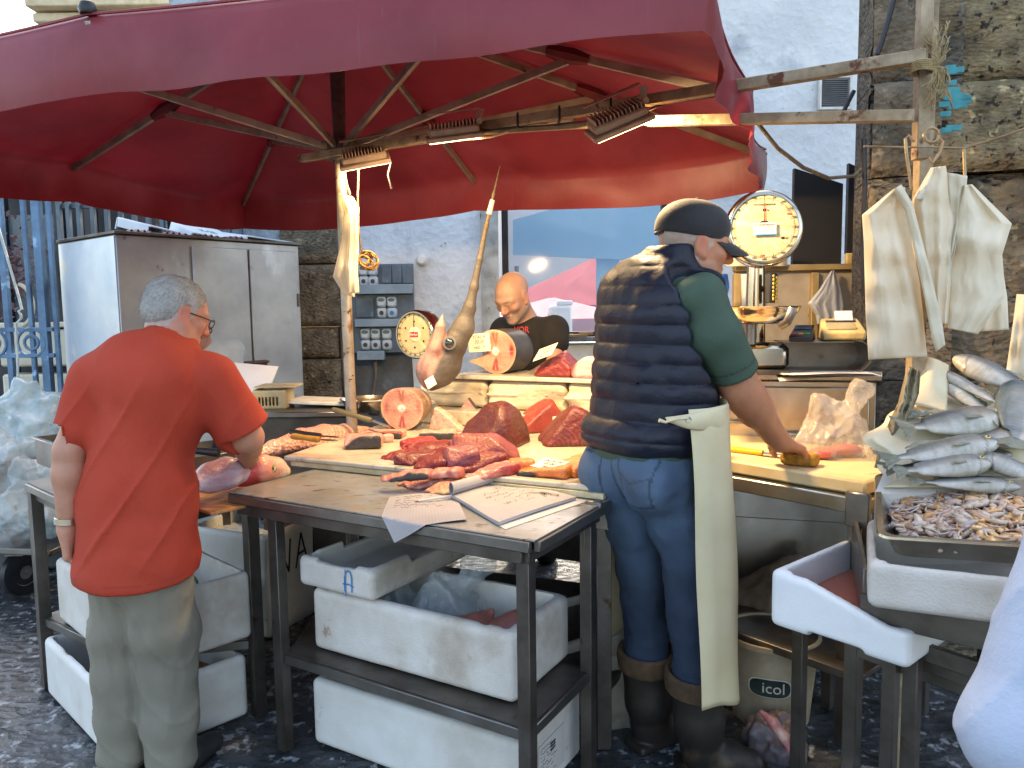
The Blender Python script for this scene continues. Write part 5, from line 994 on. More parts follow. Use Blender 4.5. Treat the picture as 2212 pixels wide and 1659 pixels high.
for i in range(620):
    x_, y_ = r_.uniform(.035, LT-.03), r_.uniform(.04, WT-.05); hz = -DT+.012+.026*math.sin(math.pi*(x_/LT*.8+.1))*math.sin(math.pi*(y_/WT*.9+.05))+r_.uniform(0, .012)
    L_ = r_.uniform(.022, .055); c = pal[r_.randrange(8)]; 
    if .2 < x_ < .45 and r_.random() < .35: c = (.80, .48, .20)
    T = TT_ @ TR((x_, y_, hz), r_.uniform(0, 360), r_.uniform(-25, 25), r_.uniform(-25, 25)); pod(V, F, T, L_, r_.uniform(.006, .012), c, r_.uniform(-.01, .01))
for i in range(120):
    x_, y_ = r_.uniform(.04, LT-.04), r_.uniform(.05, WT-.06); T = TT_ @ TR((x_, y_, -DT+.045), r_.uniform(0, 360), r_.uniform(-30, 30)); pod(V, F, T, r_.uniform(.03, .06), .003, pal[r_.randrange(8)], r_.uniform(-.012, .012))
tag(mesh_obj('cuttlefish_heap', V, F, mat('cuttlefish', (.9, .85, .8), None, 60, rough=.22, vcol=True, sss=0, coat=.5), None, 0, col=np.array(colr)*.85), 'heap of tiny pinkish cuttlefish filling the steel tray', 'cuttlefish', kind='stuff')

# foam box under the tray, steel stand, box with pink water
cT = TT_ @ Vector((LT/2, WT/2, 0)); aT = math.degrees(math.atan2(uT.y, uT.x))
foam_box('closed looking white foam box directly under the tray of cuttlefish', frameT((cT.x+.01, cT.y+.0), aT, .775), .62, WT+.06, .118, seed=31, chips=.004, wall=.02, h=.008)
t = thing('steel_stand', 'grey steel stand with close set legs under the foam boxes at the right', 'stand', (1.25, 2.0, 0))
fA, fB = P(1868, 1312, 1.93), P(2135, 1372, 1.72)
mb = MB(); dA = (fB-fA).normalized(); mb.bar(fA-dA*.01, fB+dA*.35, .012, .075); mb.build('front_rail', STEELD, t)
pv = Vector((.35, .94, 0)).normalized(); mb = MB(); mb.bar(fA+Vector((0, 0, .03))+pv*0, fA+pv*.5+Vector((0, 0, .06)), .012, .15); mb.build('side_rail', STEEL, t)
mb = MB(); mb.prism([tuple((fA+pv*.01).xy), tuple((fB+dA*.33).xy), tuple((fB+dA*.33+pv*.5).xy), tuple((fA+pv*.5).xy)], fA.z+.03, fA.z+.036); mb.build('top_sheet', STEEL, t)
wl, wr, wb = PZ(1662, 1228, .765), PZ(1968, 1312, .765), PZ(1706, 1112, .765)
uw = Vector((wr.x-wl.x, wr.y-wl.y)).normalized(); vw = Vector((-uw.y, uw.x)); Lw = (wr-wl).length; Ww = .67
cw = Vector((wl.x, wl.y))+uw*Lw/2+vw*Ww/2; Tw = frameT(cw, math.degrees(math.atan2(uw.y, uw.x)), .60)
def cutw(S):
    a, b = np.array((-Lw/2+.10, -Ww/2, .155)), np.array((Lw/2-.05, -Ww/2, .10))
    S.op(lambda X, Y, Z: np.maximum(np.maximum(-(Z-(.158-.062*np.clip((X+Lw/2-.10)/(Lw-.16), 0, 1))), (Y+Ww/2)-.16), -(X+Lw/2-.06)), (-Lw/2, -Ww/2-.05, .08), (Lw/2+.03, -Ww/2+.2, .2), .012, True)
    for x_ in (0,): S.box((x_, -Ww/2, 0), (.075, .08, .018), rnd=.006, k=.006, sub=True)
tw = foam_box('clean foam box of pinkish water standing on the legs, right of the apron', Tw, Lw, Ww, .165, .03, mat('foam_bright', '#eaecee', '#dcdfe2', 4, rough=.6, bump=.12, bscale=120), seed=33, chips=.0015, cut=cutw, floor=.03)
mb = MB(Tw); mb.grid(12, 12, lambda u, v: (-(Lw/2-.026)+(Lw-.052)*u, -(Ww/2-.026)+(Ww-.052)*v, .075+.0006*math.sin(9*u+5*v))); tag(mb.build('pink_water', mat('pink_water', '#b06a58', '#9a5648', 2, rough=.08, spec=.6)), 'murky pink water standing in the clean foam box', 'water', kind='stuff')
for i, (u_, v_, Y, z1) in enumerate(((1728, 1400, 2.35, .58), (1790, 1400, 2.75, .58), (1822, 1430, 2.5, .58), (1925, 1440, 2.02, .72), (1972, 1440, 1.88, .72), (2130, 1440, 1.95, .72))):
    q = P(u_, v_, Y); mb = MB(); mb.bar((q.x, q.y, 0), (q.x, q.y, z1), .036, .036, up=(uw.x, uw.y, 0)); mb.build('leg', STEELD, t)
a, b = P(1860, 1320, 2.0), P(2130, 1410, 1.82); mb = MB()
for k in range(3): o_ = Vector((.02*k, .05*k, -.07-.05*k+.02)); mb.bar(a+o_, b+o_, .02, .045)
mb.build('slatted_side', STEELD, t)
a, b = P(1725, 1392, 2.34), P(1960, 1420, 1.97); a.z = b.z = .58; mb = MB(); mb.bar(a, b+(b-a)*.1, .04, .03); mb.build('cross_rail', STEELD, t)
a, b = P(1750, 1602, 2.6), P(2000, 1680, 2.3); mb = MB(); mb.bar(a, b, .03, .03); mb.build('low_rail', STEELD, t)

# bucket, sacks and scraps on the ground
q = P(1665, 1600, 2.62); q.z = 0; t = thing('bucket', 'dirty white bucket printed icol on the ground between the legs', 'bucket', q)
BUK = mat('dirty_bucket', '#b3a48c', '#8c7a60', 6, rough=.5, bump=.1, spots=('#5c452f', 5, .6, .1)); mb = MB(); T = Matrix.Translation((q.x+.03, q.y+.1, 0)); mb.lathe([(.0, .01), (.135, .0), (.165, .30), (.172, .30), (.172, .318), (.160, .318), (.158, .29), (.13, .02), (0, .02)], T=T, n=40); mb.build('pail', BUK, t)
TLb = T @ Matrix.Rotation(math.radians(-20), 4, 'Z')
def onpail(V_, r0=.1565, z0=.17): return [tuple(TLb @ Vector((math.sin(v[0]/r0)*(r0+.0015+v[2]), -math.cos(v[0]/r0)*(r0+.0015+v[2]), z0+v[1]))) for v in V_]
mb = MB(); V = [(.075*math.copysign(abs(math.cos(a))**.5, math.cos(a)), .034*math.copysign(abs(math.sin(a))**.7, math.sin(a)), 0) for a in np.linspace(0, 6.283, 40, endpoint=False)]; n_ = len(V)
V3 = [(x*s_, y*s_, .001+.001*(s_ < 1)) for s_ in (1, .92, .0) for x, y, z in V]
mb.add(onpail(V3[:2*n_]), [(k, (k+1) % n_, (k+1) % n_+n_, k+n_) for k in range(n_)]); mb.build('oval_rim', mat('pale_print', '#c9c4b8', None, rough=.5), t)
mb = MB(); mb.add(onpail([(x*.92, y*.92, .0014) for x, y, z in V]+[(0, 0, .0014)]), [(k, (k+1) % n_, n_) for k in range(n_)]); mb.build('oval_print', mat('dark_green_print', '#20302e', None, rough=.5), t)
V, F = text('icol', .055, Matrix(), None, None, None); V = onpail([(v[0]+.012, v[1], v[2]+.003) for v in V]); mesh_obj('lettering', V, F, MATS['pale_print'], t)
def sack(label, c, s_, seed, m, cat='sack', name='sack'):
    S = SDF((c[0]-s_[0]*1.4, c[1]-s_[1]*1.4, -.01), (c[0]+s_[0]*1.4, c[1]+s_[1]*1.4, c[2]+s_[2]*1.5), .008 if s_[0] > .15 else .006); S.ell((c[0], c[1], c[2]+s_[2]*.4), (s_[0], s_[1], s_[2]*.7)); S.ell((c[0]+s_[0]*.3, c[1], c[2]+s_[2]*.9), (s_[0]*.4, s_[1]*.4, s_[2]*.4), k=.04)
    f = wob(18, seed, 7); S.warp(lambda X, Y, Z: .015*f(X, Y, Z)); return tag(S.build(name, m, sharp=0, origin=(c[0], c[1], 0), crum=(.03, 30, seed, (1, 1, .7))), label, cat)
SACK = mat('brown_sack', '#8c7a68', '#6b5a4a', 5, rough=.7, bump=.4, bscale=20, transl=.1); SACKL = mat('pale_sack', '#b0a898', '#8f8678', 5, rough=.6, bump=.4, bscale=18, transl=.1)
q = P(1640, 1440, 3.0); sack('crumpled brown paper sack stuffed above the icol bucket', (q.x+.1, 3.05, .2), (.2, .16, .22), 3, SACK)
q = P(1330, 1600, 2.75); sack('dull clear sack slumped on the ground behind the left boot', (q.x, 2.75, 0), (.12, .12, .26), 4, SACKL)
q = P(1448, 1500, 2.85); sack('crumpled pale paper on the ground seen between the two boots', (q.x, 2.85, .1), (.08, .06, .1), 5, mat('pale_paper', '#c9b48c', '#a8916a', 6, rough=.7, bump=.4, bscale=25), 'paper', 'crumpled_paper')
q = P(1710, 1640, 2.35); sack('grey plastic sack with bloody scraps at the bottom of the picture', (q.x-.0, 2.5, 0), (.10, .10, .09), 6, mat('grey_sack', '#6b6468', '#55494c', 6, rough=.45, bump=.4, bscale=18))
S = SDF((-.09, -.04, -.03), (.09, .04, .05), .005); S.chain([(-.07, 0, 0), (-.02, 0, .01), (.03, 0, .005), (.07, 0, -.01)], [.008, .018, .02, .012]); f = wob(60, 3); S.warp(lambda X, Y, Z: .008*f(X, Y, Z)); q = P(1678, 1578, 2.4)
tag(S.build('meat_scrap', mat('bloody_scrap', '#a8484a', '#c9a59a', 14, rough=.35), None, T=TR(q, -40, 0, 40), origin=q), 'bloody scrap of fish meat lying on the grey sack', 'scrap')
# ================= fish, tuna and meat on the marble
MEAT = mat('raw_flesh', (.86, .80, .80), None, 40, rough=.36, vcol=True, bump=.5, bscale=90, coat=.1, sss=.0, rvar=.12)
SKIN = mat('dark_fish_skin', '#3a322b', '#221d1a', 9, rough=.5, bump=.12, bscale=60, spots=('#5e4c3a', 7, .64, .08), coat=.1)
ZM = .94
def tunac(seed, base=(.30, .025, .035), line=(.72, .30, .30), fr=330, sh=.7, c0=None, dark=(.14, .008, .015)):
    w1, w2, w3 = wob(26, seed, 6), wob(70, seed+1, 6), wob(15, seed+2, 4); r = np.random.RandomState(seed); c0 = np.array(c0 if c0 else r.uniform(-.1, .1, 3))
    base = tuple(b*q for b, q in zip(base, (.72, .72, .62))); line = tuple(b*.8 for b in line)
    def f(V):
        d = np.linalg.norm((V-c0)*np.array((1, 1, 1.3)), axis=1); l = np.sin(d*fr+2.5*wv(w1, V)); l = np.clip((l-.80)/.20, 0, 1)**1.2*np.clip(wv(w3, V)+.35, 0, .8)
        c = mixc(base, dark, np.clip(wv(w2, V)*1.3+.1, 0, 1)*sh); return c*(1-(l*.45)[:, None])+np.array(line)*(l*.45)[:, None]
    return f
def pinkc(seed, base=(.58, .25, .19), line=(.72, .48, .38), red=(.40, .05, .05)):
    w1, w2 = wob(30, seed, 6), wob(18, seed+1, 5)
    def f(V):
        l = np.clip((np.sin(np.linalg.norm(V, axis=1)*280+3*wv(w1, V))-.3)/.7, 0, 1); c = np.array(base)*(1-.5*l[:, None])+np.array(line)*.5*l[:, None]; k = np.clip((wv(w2, V)-.38)*4, 0, 1)[:, None]; return c*(1-k)+np.array(red)*k
    return f
def chunk(label, u, v, size, yaw, cuts, colf, seed=0, z=ZM, name='tuna_block', cat='tuna', group=None, rnd=.014, amp=.0045, h=.004, skin=None, m=None, tilt=(0, 0), dome=0):
    sk_ = 1.0 if group == gT or size[0] > .19 else 1.25; size = (size[0]*sk_, size[1]*sk_, size[2]*1.15 if sk_ > 1 else size[2]); cuts = [(c_[0], c_[1]*sk_) for c_ in cuts]; skin = (skin[0], skin[1]*sk_) if skin else None
    p = PZ(u, v, z); p.z = z-.002; L_, W_, H_ = [s_/2 for s_ in size]; S = SDF((-L_-.012, -W_-.012, -.006), (L_+.012, W_+.012, 2*H_+.012), h); S.box((0, 0, H_), (L_, W_, H_), rnd=rnd)
    if dome:
        ra_, rb_, rc_ = L_*dome, W_*dome, 2*H_*1.0
        S.op(lambda X, Y, Z: (np.sqrt((X/ra_)**2+(Y/rb_)**2+(Z/rc_)**2)-1)*min(ra_, rb_, rc_), S.lo, [a[-1] for a in S.ax], .012, mode='and')
    for n, d in cuts:
        n = np.array(n, float); n /= np.linalg.norm(n); S.op(lambda X, Y, Z: n[0]*X+n[1]*Y+n[2]*Z-d, S.lo, [a[-1] for a in S.ax], .016, mode='and')
    f, g = wob(50, seed, 6), wob(130, seed+4, 6); S.warp(lambda X, Y, Z: amp*(f(X, Y, Z)+.5*g(X, Y, Z)))
    T = TR(p, yaw, tilt[0], tilt[1]); t = thing(name, label, cat, p, group); V, F = S.mesh(); col = np.clip(colf(V), 0, 1)
    if skin:
        n = np.array(skin[0], float); n /= np.linalg.norm(n); k = np.clip((V@n-skin[1])/.004+.5, 0, 1)[:, None]; col = col*(1-k)+np.array((.035, .03, .03))*k
    W = V@np.array(T.to_3x3()).T+np.array(T.translation); mesh_obj('flesh', W, F, m or MEAT, t, 0, col=col); return t, T
gT = 'tuna blocks on the marble counter'
chunk('dark red tuna block with a peaked ridge, in the middle of the counter', 1068, 962, (.34, .24, .19), 14, [((-.72, -.25, .60), .105), ((.75, -.55, .25), .115)], tunac(1, (.12, .018, .016), (.30, .09, .07), dark=(.06, .008, .008)), 1, group=gT, dome=1.12)
chunk('tuna block with a white sinew, half behind the man in the vest', 1218, 958, (.29, .22, .17), -20, [((-.66, -.35, .62), .078), ((.35, -.85, .25), .088)], tunac(2, (.16, .018, .02), (.45, .15, .12), dark=(.08, .008, .01)), 2, group=gT, dome=1.18)
chunk('paler red tuna block standing furthest back behind the two dark ones', 1158, 930, (.27, .16, .19), 22, [((-.58, 0, .80), .085), ((.9, 0, .45), .135)], tunac(3, (.36, .055, .05), (.6, .26, .22), dark=(.2, .02, .02)), 3, group=gT, dome=1.2)
chunk('streaky pale fronted tuna block lying before the peaked block', 1052, 996, (.25, .14, .10), 8, [((-.35, -.6, .72), .078), ((.6, -.2, .75), .095)], tunac(4, (.32, .06, .06), (.7, .42, .36), fr=420), 4, group=gT)
q0 = s0+U*.50+Vv*.10
def at_shelf(a, b, z): q = s0+U*a+Vv*b; return Vector((q.x, q.y, z))
def chunkw(label, pos, *a, **k):
    z = pos.z; c = CR.transposed() @ (pos-Vector((0, 0, CAMH))); return chunk(label, 1106+FPX*c.x/-c.z, 829.5-FPX*c.y/-c.z, *a, z=z, **k)
tS, TS = chunkw('tuna block with a price card on the marble display shelf', at_shelf(.50, .10, 1.181), (.22, .15, .135), -26, [((-.45, -.35, .82), .065), ((.7, 0, .7), .115)], tunac(5, (.26, .03, .03), (.5, .16, .13), sh=.5), seed=5, group=gT)
chunkw('pink ringed fish slice at the right on the display shelf, beside the vest', at_shelf(.70, .03, 1.181), (.12, .05, .09), -26, [((-.6, 0, .8), .07)], pinkc(6, (.80, .38, .36), (.92, .66, .62)), seed=6, name='fish_slice', cat='fish slice', rnd=.02)
gR = 'dark red tuna cuts heaped at the front'
for i, (u, v, sz, yaw, lb, c_) in enumerate(((905, 968, (.12, .10, .035), 20, 'bright red tuna steak with fanned white lines, topmost left of the cuts', tunac(11, (.50, .03, .05), (.85, .45, .42), fr=380)), (880, 990, (.16, .05, .03), 12, 'long thin dark red tuna strip at the left of the heap', tunac(12, (.28, .01, .02), (.5, .15, .14))), (945, 985, (.13, .07, .045), 30, 'very dark red tuna cut behind the purple lump', tunac(13, (.20, .01, .015), (.45, .10, .10))), (935, 1012, (.11, .08, .04), -10, 'glossy dark cut at the front of the red heap', tunac(14, (.22, .01, .015), (.5, .12, .12))), (998, 1014, (.095, .08, .075), 15, 'purplish lump of tuna, rounded, at the centre of the heap', tunac(15, (.30, .06, .09), (.52, .22, .24), sh=.2)), (975, 975, (.12, .05, .035), -20, 'red scrap cut lying against the streaky block', tunac(16, (.36, .02, .03), (.65, .25, .22))), (920, 978, (.15, .06, .04), -8, 'ragged deep red strip lying between the fanned steak and the thin strip', tunac(17, (.26, .012, .018), (.55, .18, .16))), (900, 1000, (.12, .07, .04), 40, 'wine red cut at the left foot of the heap', tunac(18, (.18, .01, .016), (.45, .12, .12))), (965, 1000, (.14, .06, .055), -32, 'thick dark cut leaning on the purplish lump', tunac(19, (.22, .015, .02), (.5, .16, .14))), (1010, 990, (.10, .09, .06), 10, 'reddish cut with pale streaks behind the purplish lump', tunac(20, (.34, .05, .05), (.7, .36, .3))), (1040, 1015, (.14, .06, .05), 25, 'dark strip leading from the lump towards the salmon', tunac(21, (.24, .02, .025), (.6, .24, .2))))):
    chunk(lb, u, v, sz, yaw, [((-.3, -.4, .85), sz[2]*.75)], c_, 20+i, name='tuna_cut', group=gR, rnd=.010, amp=.008)
gP = 'pink and pale cuts at the front edge'
for i, (u, v, sz, yaw, lb, z_, sk) in enumerate(((878, 1034, (.15, .055, .026), 6, 'tuna steak with a dark skin edge at the front left', ZM, ((0, -1, .05), .022)), (922, 1050, (.17, .075, .032), 14, 'pale pink fillet piece on the steel table against the marble edge', .901, None), (975, 1062, (.17, .075, .03), 32, 'pink belly piece with a yellow fatty middle, nearest the notebook', .901, None), (1068, 1028, (.19, .05, .038), 34, 'long pale sinewy strip pointing at the salmon', ZM, None), (960, 1030, (.11, .05, .03), -8, 'small pink piece in the middle of the pale cuts', ZM, None))):
    c_ = pinkc(30+i, (.48, .15, .12), (.7, .42, .32)) if i != 2 else pinkc(33, (.52, .24, .14), (.6, .46, .2))
    chunk(lb, u, v, sz, yaw, [((-.3, -.2, .93), sz[2]*.85), ((.7, -.5, .3), sz[0]*.42)], c_, 40+i, z=z_, name='pink_cut', cat='fish cut', group=gP, rnd=.012, amp=.007, skin=sk)
gK = 'small swordfish cuts with dark skin'
chunk('pink swordfish cut with a slanting dark skin, leftmost on the marble', 785, 967, (.125, .075, .05), 2, [((-.5, -.5, .7), .06)], pinkc(51, (.52, .25, .20)), 51, name='swordfish_cut', cat='swordfish cut', group=gK, skin=((.12, -1, -.1), .028))
chunk('flat swordfish slice with a dark rim behind the leftmost cut', 828, 945, (.15, .09, .028), -4, [], pinkc(52, (.58, .28, .22)), 52, name='swordfish_cut', cat='swordfish cut', group=gK, skin=((0, -1, -.2), .034), rnd=.012)
chunk('small pink swordfish morsel between the two dark skinned cuts', 838, 955, (.04, .03, .035), 30, [], pinkc(53, (.60, .30, .24)), 53, name='swordfish_cut', cat='swordfish cut', group=gK)
chunk('flat swordfish slice with a dark skin front, in front of the pink wedge', 946, 947, (.13, .07, .032), 0, [], pinkc(54, (.58, .28, .22)), 54, name='swordfish_cut', cat='swordfish cut', group=gK, skin=((0, -1, -.1), .028))
chunk('pale pink swordfish wedge with a fin like peak', 968, 930, (.16, .04, .10), -22, [((.62, 0, .78), .05), ((-.96, 0, .3), .075)], pinkc(55, (.62, .32, .24), (.75, .5, .4)), 55, name='swordfish_cut', cat='swordfish cut', group=gK)
chunk('triangular swordfish piece with dark skin on its right side', 1010, 910, (.17, .08, .12), -12, [((-.8, 0, .6), .052), ((.78, 0, .62), .085)], pinkc(56, (.60, .29, .23)), 56, name='swordfish_cut', cat='swordfish cut', group=gK, skin=((.78, -.12, .62), .076))
gS = 'salmon pieces at the front right'
SAL = lambda s_: tunac(s_, (.90, .24, .06), (1, .62, .34), fr=420, sh=.15, dark=(.6, .14, .04))
chunk('small salmon steak with black skin, leftmost of the salmon', 1127, 1020, (.075, .055, .042), 4, [], SAL(61), 61, name='salmon_piece', cat='salmon', group=gS, skin=((-.2, -1, -.5), .026), rnd=.016)
tC_, TC_ = chunk('large salmon steak lying under a price card', 1180, 1026, (.15, .085, .036), -24, [((-.2, -.2, .96), .033)], SAL(62), 62, name='salmon_piece', cat='salmon', group=gS, skin=((-.2, -1, -.35), .037), rnd=.016)
for i, (u, v, sz, yaw, lb) in enumerate(((1232, 1010, (.07, .05, .03), 20, 'orange salmon chunk just right of the price card'), (1262, 1022, (.08, .05, .034), -20, 'bright orange salmon chunk at the front, nearest the jeans'), (1265, 998, (.09, .05, .03), 10, 'orange salmon chunk furthest back in the salmon group'), (1238, 1028, (.05, .05, .04), 50, 'orange salmon chunk with a small black skin bit, front middle'))):
    chunk(lb, u, v, sz, yaw, [((-.3, -.3, .9), sz[2]*.8)], SAL(63+i), 63+i, name='salmon_piece', cat='salmon', group=gS, rnd=.012, amp=.005)
p = PZ(857, 1012, .901); S = SDF((-.03, -.02, -.005), (.03, .02, .015), .003); S.ell((0, 0, .002), (.02, .01, .006)); g_ = wob(200, 3); S.warp(lambda X, Y, Z: .002*g_(X, Y, Z)); tag(S.build('red_scrap', mat('red_scrap', '#b02028', '#8c1218', 30, rough=.3), None, T=TR(p), origin=p), 'tiny bright red scrap of tuna on the bare steel table', 'scrap')

# round swordfish pieces
def facecol(r, seed, notch=None):
    w1, w2, w3 = wob(60, seed, 5), wob(25, seed+1, 5), wob(150, seed+2, 5)
    def f(x, y):
        V = np.stack([x, y, np.zeros_like(x)], 1); rr = np.sqrt(x*x+y*y)/r; out = np.tile(np.array((.60, .28, .19)), (len(x), 1)); best = np.full(len(x), 9.)
        for cx, cy, rx, ry in ((-.42, .38, .40, .36), (.42, .38, .40, .36), (-.42, -.30, .42, .40), (.42, -.30, .42, .40)):
            d = np.sqrt(((x/r-cx)/rx)**2+((y/r-cy)/ry)**2); best = np.minimum(best, d)
        rings = np.clip((np.sin(best*22+1.5*wv(w1, V))-.1), 0, 1)*.4; out = mixc((.60, .26, .18), (.74, .44, .32), rings)
        out = np.where((best > 1.0)[:, None], mixc((.52, .19, .13), (.68, .38, .27), .5+.5*wv(w3, V)), out)
        dk = np.exp(-((np.abs(x/r)-.78)/.10)**2-((y/r-.05)/.24)**2)+1.0*np.exp(-((np.abs(x/r)-.10*np.clip((np.abs(y/r)-.3)/.5, 0, 1))/.06)**2)*np.clip((np.abs(y/r)-.2)/.2, 0, 1)*(rr < .86)*.8
        dk = np.clip(dk*(1.1+.9*wv(w2, V)), 0, 1); out = out*(1-dk[:, None])+np.array((.30, .04, .035))*dk[:, None]
        ln = .35*np.exp(-(y/r/.015)**2)*(rr < .85); out = out*(1-.6*np.clip(ln, 0, 1)[:, None])+np.array((.85, .60, .50))*.6*np.clip(ln, 0, 1)[:, None]
        b = rr < .17; out[b] = (.86, .78, .66); out[rr < .06] = (.62, .50, .42); out[(rr > .145) & (rr < .19)] = (.80, .55, .42)
        e = np.clip((rr-.90)/.08, 0, 1)[:, None]; return np.clip(out*(1-e)+np.array((.62, .36, .22))*e, 0, 1)
    return f
def round_piece(label, c, r, length, yaw, seed, skincol, tail=1.0, notch=False, ry=1.0):
    t = thing('swordfish_round', label, 'swordfish', (c.x, c.y, c.z-r), 'thick swordfish rounds'); T = Matrix.Translation(c) @ Matrix.Rotation(math.radians(yaw), 4, 'Z') @ Matrix.Rotation(math.radians(90), 4, 'X')
    # local z towards the viewer
    w = wob(4, seed, 4)
    def R(a):
        q = r*(1+.03*math.sin(2*a+seed)+.02*math.sin(3*a)); 
        return q
    NA, NR = 96, 44; V = []; nn = facecol(r, seed)
    for i in range(NR+1):
        for k in range(NA):
            a = 2*math.pi*k/NA; q = R(a)*i/NR; x_, y_ = q*math.cos(a), q*math.sin(a)*ry
            if notch:
                da = (a-math.pi*1.0+math.pi) % (2*math.pi)-math.pi; s_ = np.exp(-(da/.32)**2) if da > -.0 else np.exp(-(da/.12)**2)
                if i/NR > .22: x_ *= 1-.55*s_*(i/NR)
                if y_ < 0: fl = math.exp(-((a-math.pi*1.17)/.20)**2)*(i/NR)**2; x_ -= .55*r*fl; y_ += .02*r*fl
            V.append((x_, y_, .004*math.sin(q/r*6)*math.cos(a*2)))
    V = np.array(V); col = nn(V[:, 0], V[:, 1]); F = [(i*NA+k, i*NA+(k+1) % NA, (i+1)*NA+(k+1) % NA, (i+1)*NA+k)[::-1] for i in range(NR) for k in range(NA)]
    F = [f_[::-1] for f_ in F]
    W = [T @ Vector(v) for v in V]; o = mesh_obj('cut_face', W, F, MEAT, t, 0, col=col)
    outl = V[-NA:]; mb = MB(T); L2 = []
    for j in range(13):
        s_ = j/12; sc_ = (1+.02*math.sin(s_*3))*(1-(1-tail)*s_); L2 += [(x_*sc_, y_*sc_, -length*s_+z_) for x_, y_, z_ in outl]
    Fs = [(j*NA+k, (j+1)*NA+k, (j+1)*NA+(k+1) % NA, j*NA+(k+1) % NA) for j in range(12) for k in range(NA)]; Fs.append(tuple(12*NA+k for k in range(NA))[::-1]); mb.add(L2, Fs); mb.build('skin', skincol, t, 0); return t, T
PSK = mat('pale_swordfish_skin', '#a8836a', '#7b5c4c', 8, rough=.35, bump=.1, bscale=50, coat=.3)
c1 = at_shelf(.165, .115, 1.181+.112); t1, T1 = round_piece('thick swordfish round with dark skin and a price card, on the display shelf', c1, .112, .21, -26, 3, SKIN, notch=True)
c2 = P(868, 878, 3.60); c2.z = .94+.104; round_piece('pale swordfish round with a white backbone ring, at the left on the marble', c2, .104, .16, -14, 8, PSK, tail=.85)

# price cards
CARDM = mat('price_card', '#e9e2c8', '#dcd3b4', 3, rough=.6)
def card(label, T, w_, h_, lines, seed):
    t = thing('price_card', label, 'price card', T.translation, 'handwritten price cards'); mb = MB(T); mb.box((0, 0, 0), (w_, h_, .0012), .0003); mb.build('card', CARDM, t); T2 = T @ Matrix.Translation((0, 0, .0012))
    for i, (s_, sz, y_) in enumerate(lines): text(s_, sz*h_, T2 @ Matrix.Translation((0, y_*h_, 0)) @ Matrix.Rotation(.04*(-1)**i, 4, 'Z'), INK, 'writing', t, shear=.25, ext=.0003)
    mb = MB(); strokes(mb, T2, [[(-w_*.46, .17*h_), (w_*.46, .17*h_)], [(-w_*.46, -.1*h_), (w_*.46, -.1*h_)], [(0, -.1*h_), (0, -.45*h_)], [(-w_*.46, .36*h_), (-w_*.2, .36*h_)]], .0007); mb.build('ruling', mat('ruling', '#8f96b0', None), t); return t
Tcd = T1 @ Matrix.Translation((-.082, .045, .02)) @ Matrix.Rotation(.07, 4, 'Z'); card('white card reading STACA 30,00 propped against the dark skinned swordfish round', Tcd, .125, .092, (('STACA', .26, .30), ('30,00', .28, .03), ('MED  39', .2, -.28)), 1)
Tcd = TS @ Matrix.Translation((-.03, -.045, .118)) @ Matrix.Rotation(math.radians(38), 4, 'X') @ Matrix.Rotation(math.radians(-26), 4, 'Y') @ Matrix.Rotation(math.radians(-6), 4, 'Z'); card('white card reading TONNO 14,00 lying on the tuna block of the display shelf', Tcd, .13, .085, (('TONNO', .26, .26), ('14,00', .28, 0), ('MED  34', .2, -.3)), 2)
Tcd = TC_ @ Matrix.Translation((.01, .005, .040)) @ Matrix.Rotation(math.radians(-22), 4, 'Z') @ Matrix.Rotation(math.radians(14), 4, 'X'); card('white card reading SALMONE lying askew on the big salmon steak', Tcd, .115, .075, (('SALMONE', .24, .28), ('22,00', .28, 0), ('ALL', .2, -.3)), 3)
q = P(930, 826, 3.58); Tcd = TR(q, -25, 70, 0) @ Matrix.Rotation(.6, 4, 'Z'); mb = MB(Tcd); mb.box((0, 0, 0), (.05, .05, .0012), .0003); mb.build; tag(mb.build('blank_card', CARDM), 'small plain card stuck on the lower end of the swordfish head', 'card')

# swordfish head with its long bill
Ys = 3.70
pt = lambda u, v, dy=0: np.array(P(u, v, Ys+dy))
S = SDF(tuple(pt(893, 850)-np.array((0, .16, 0))), tuple(pt(1092, 345)+np.array((0, .16, 0))), .0055)
S.chain([pt(1080, 358), pt(1066, 420), pt(1050, 490), pt(1036, 560), pt(1024, 620)], [.003, .007, .011, .015, .019], k=.01)
S.chain([pt(1024, 620), pt(1014, 665), pt(1000, 710, .01)], [.019, .028, .050], k=.02)
S.chain([pt(1002, 708, .01), pt(982, 742, .01), pt(962, 788, .02), pt(944, 812, .02)], [.046, .058, .072, .078], k=.03)
S.chain([pt(956, 678, -.03), pt(952, 705, -.03), pt(944, 750, -.01), pt(932, 800, .02)], [.004, .022, .045, .064], k=.015)
S.ell(pt(930, 800, .02), (.065, .07, .085), k=.03)
S.ell(pt(972, 741, -.068), (.036, .014, .036), k=.008, sub=True)
n_ = np.array((.35, 0, -.94)); c_ = pt(940, 842); S.op(lambda X, Y, Z: n_[0]*(X-c_[0])+n_[2]*(Z-c_[2]), S.lo, [a[-1] for a in S.ax], 0, mode='and')
zt_, zb_ = pt(1000, 690)[2], pt(930, 840)[2]
f1_, f2_, f3_ = wob(40, 3, 6), wob(110, 4, 6), wob(16, 5, 5); S.warp(lambda X, Y, Z: (.003*f1_(X, Y, Z)+.0012*f2_(X, Y, Z))*np.clip(1-(Z-zt_)/.1, .15, 1))
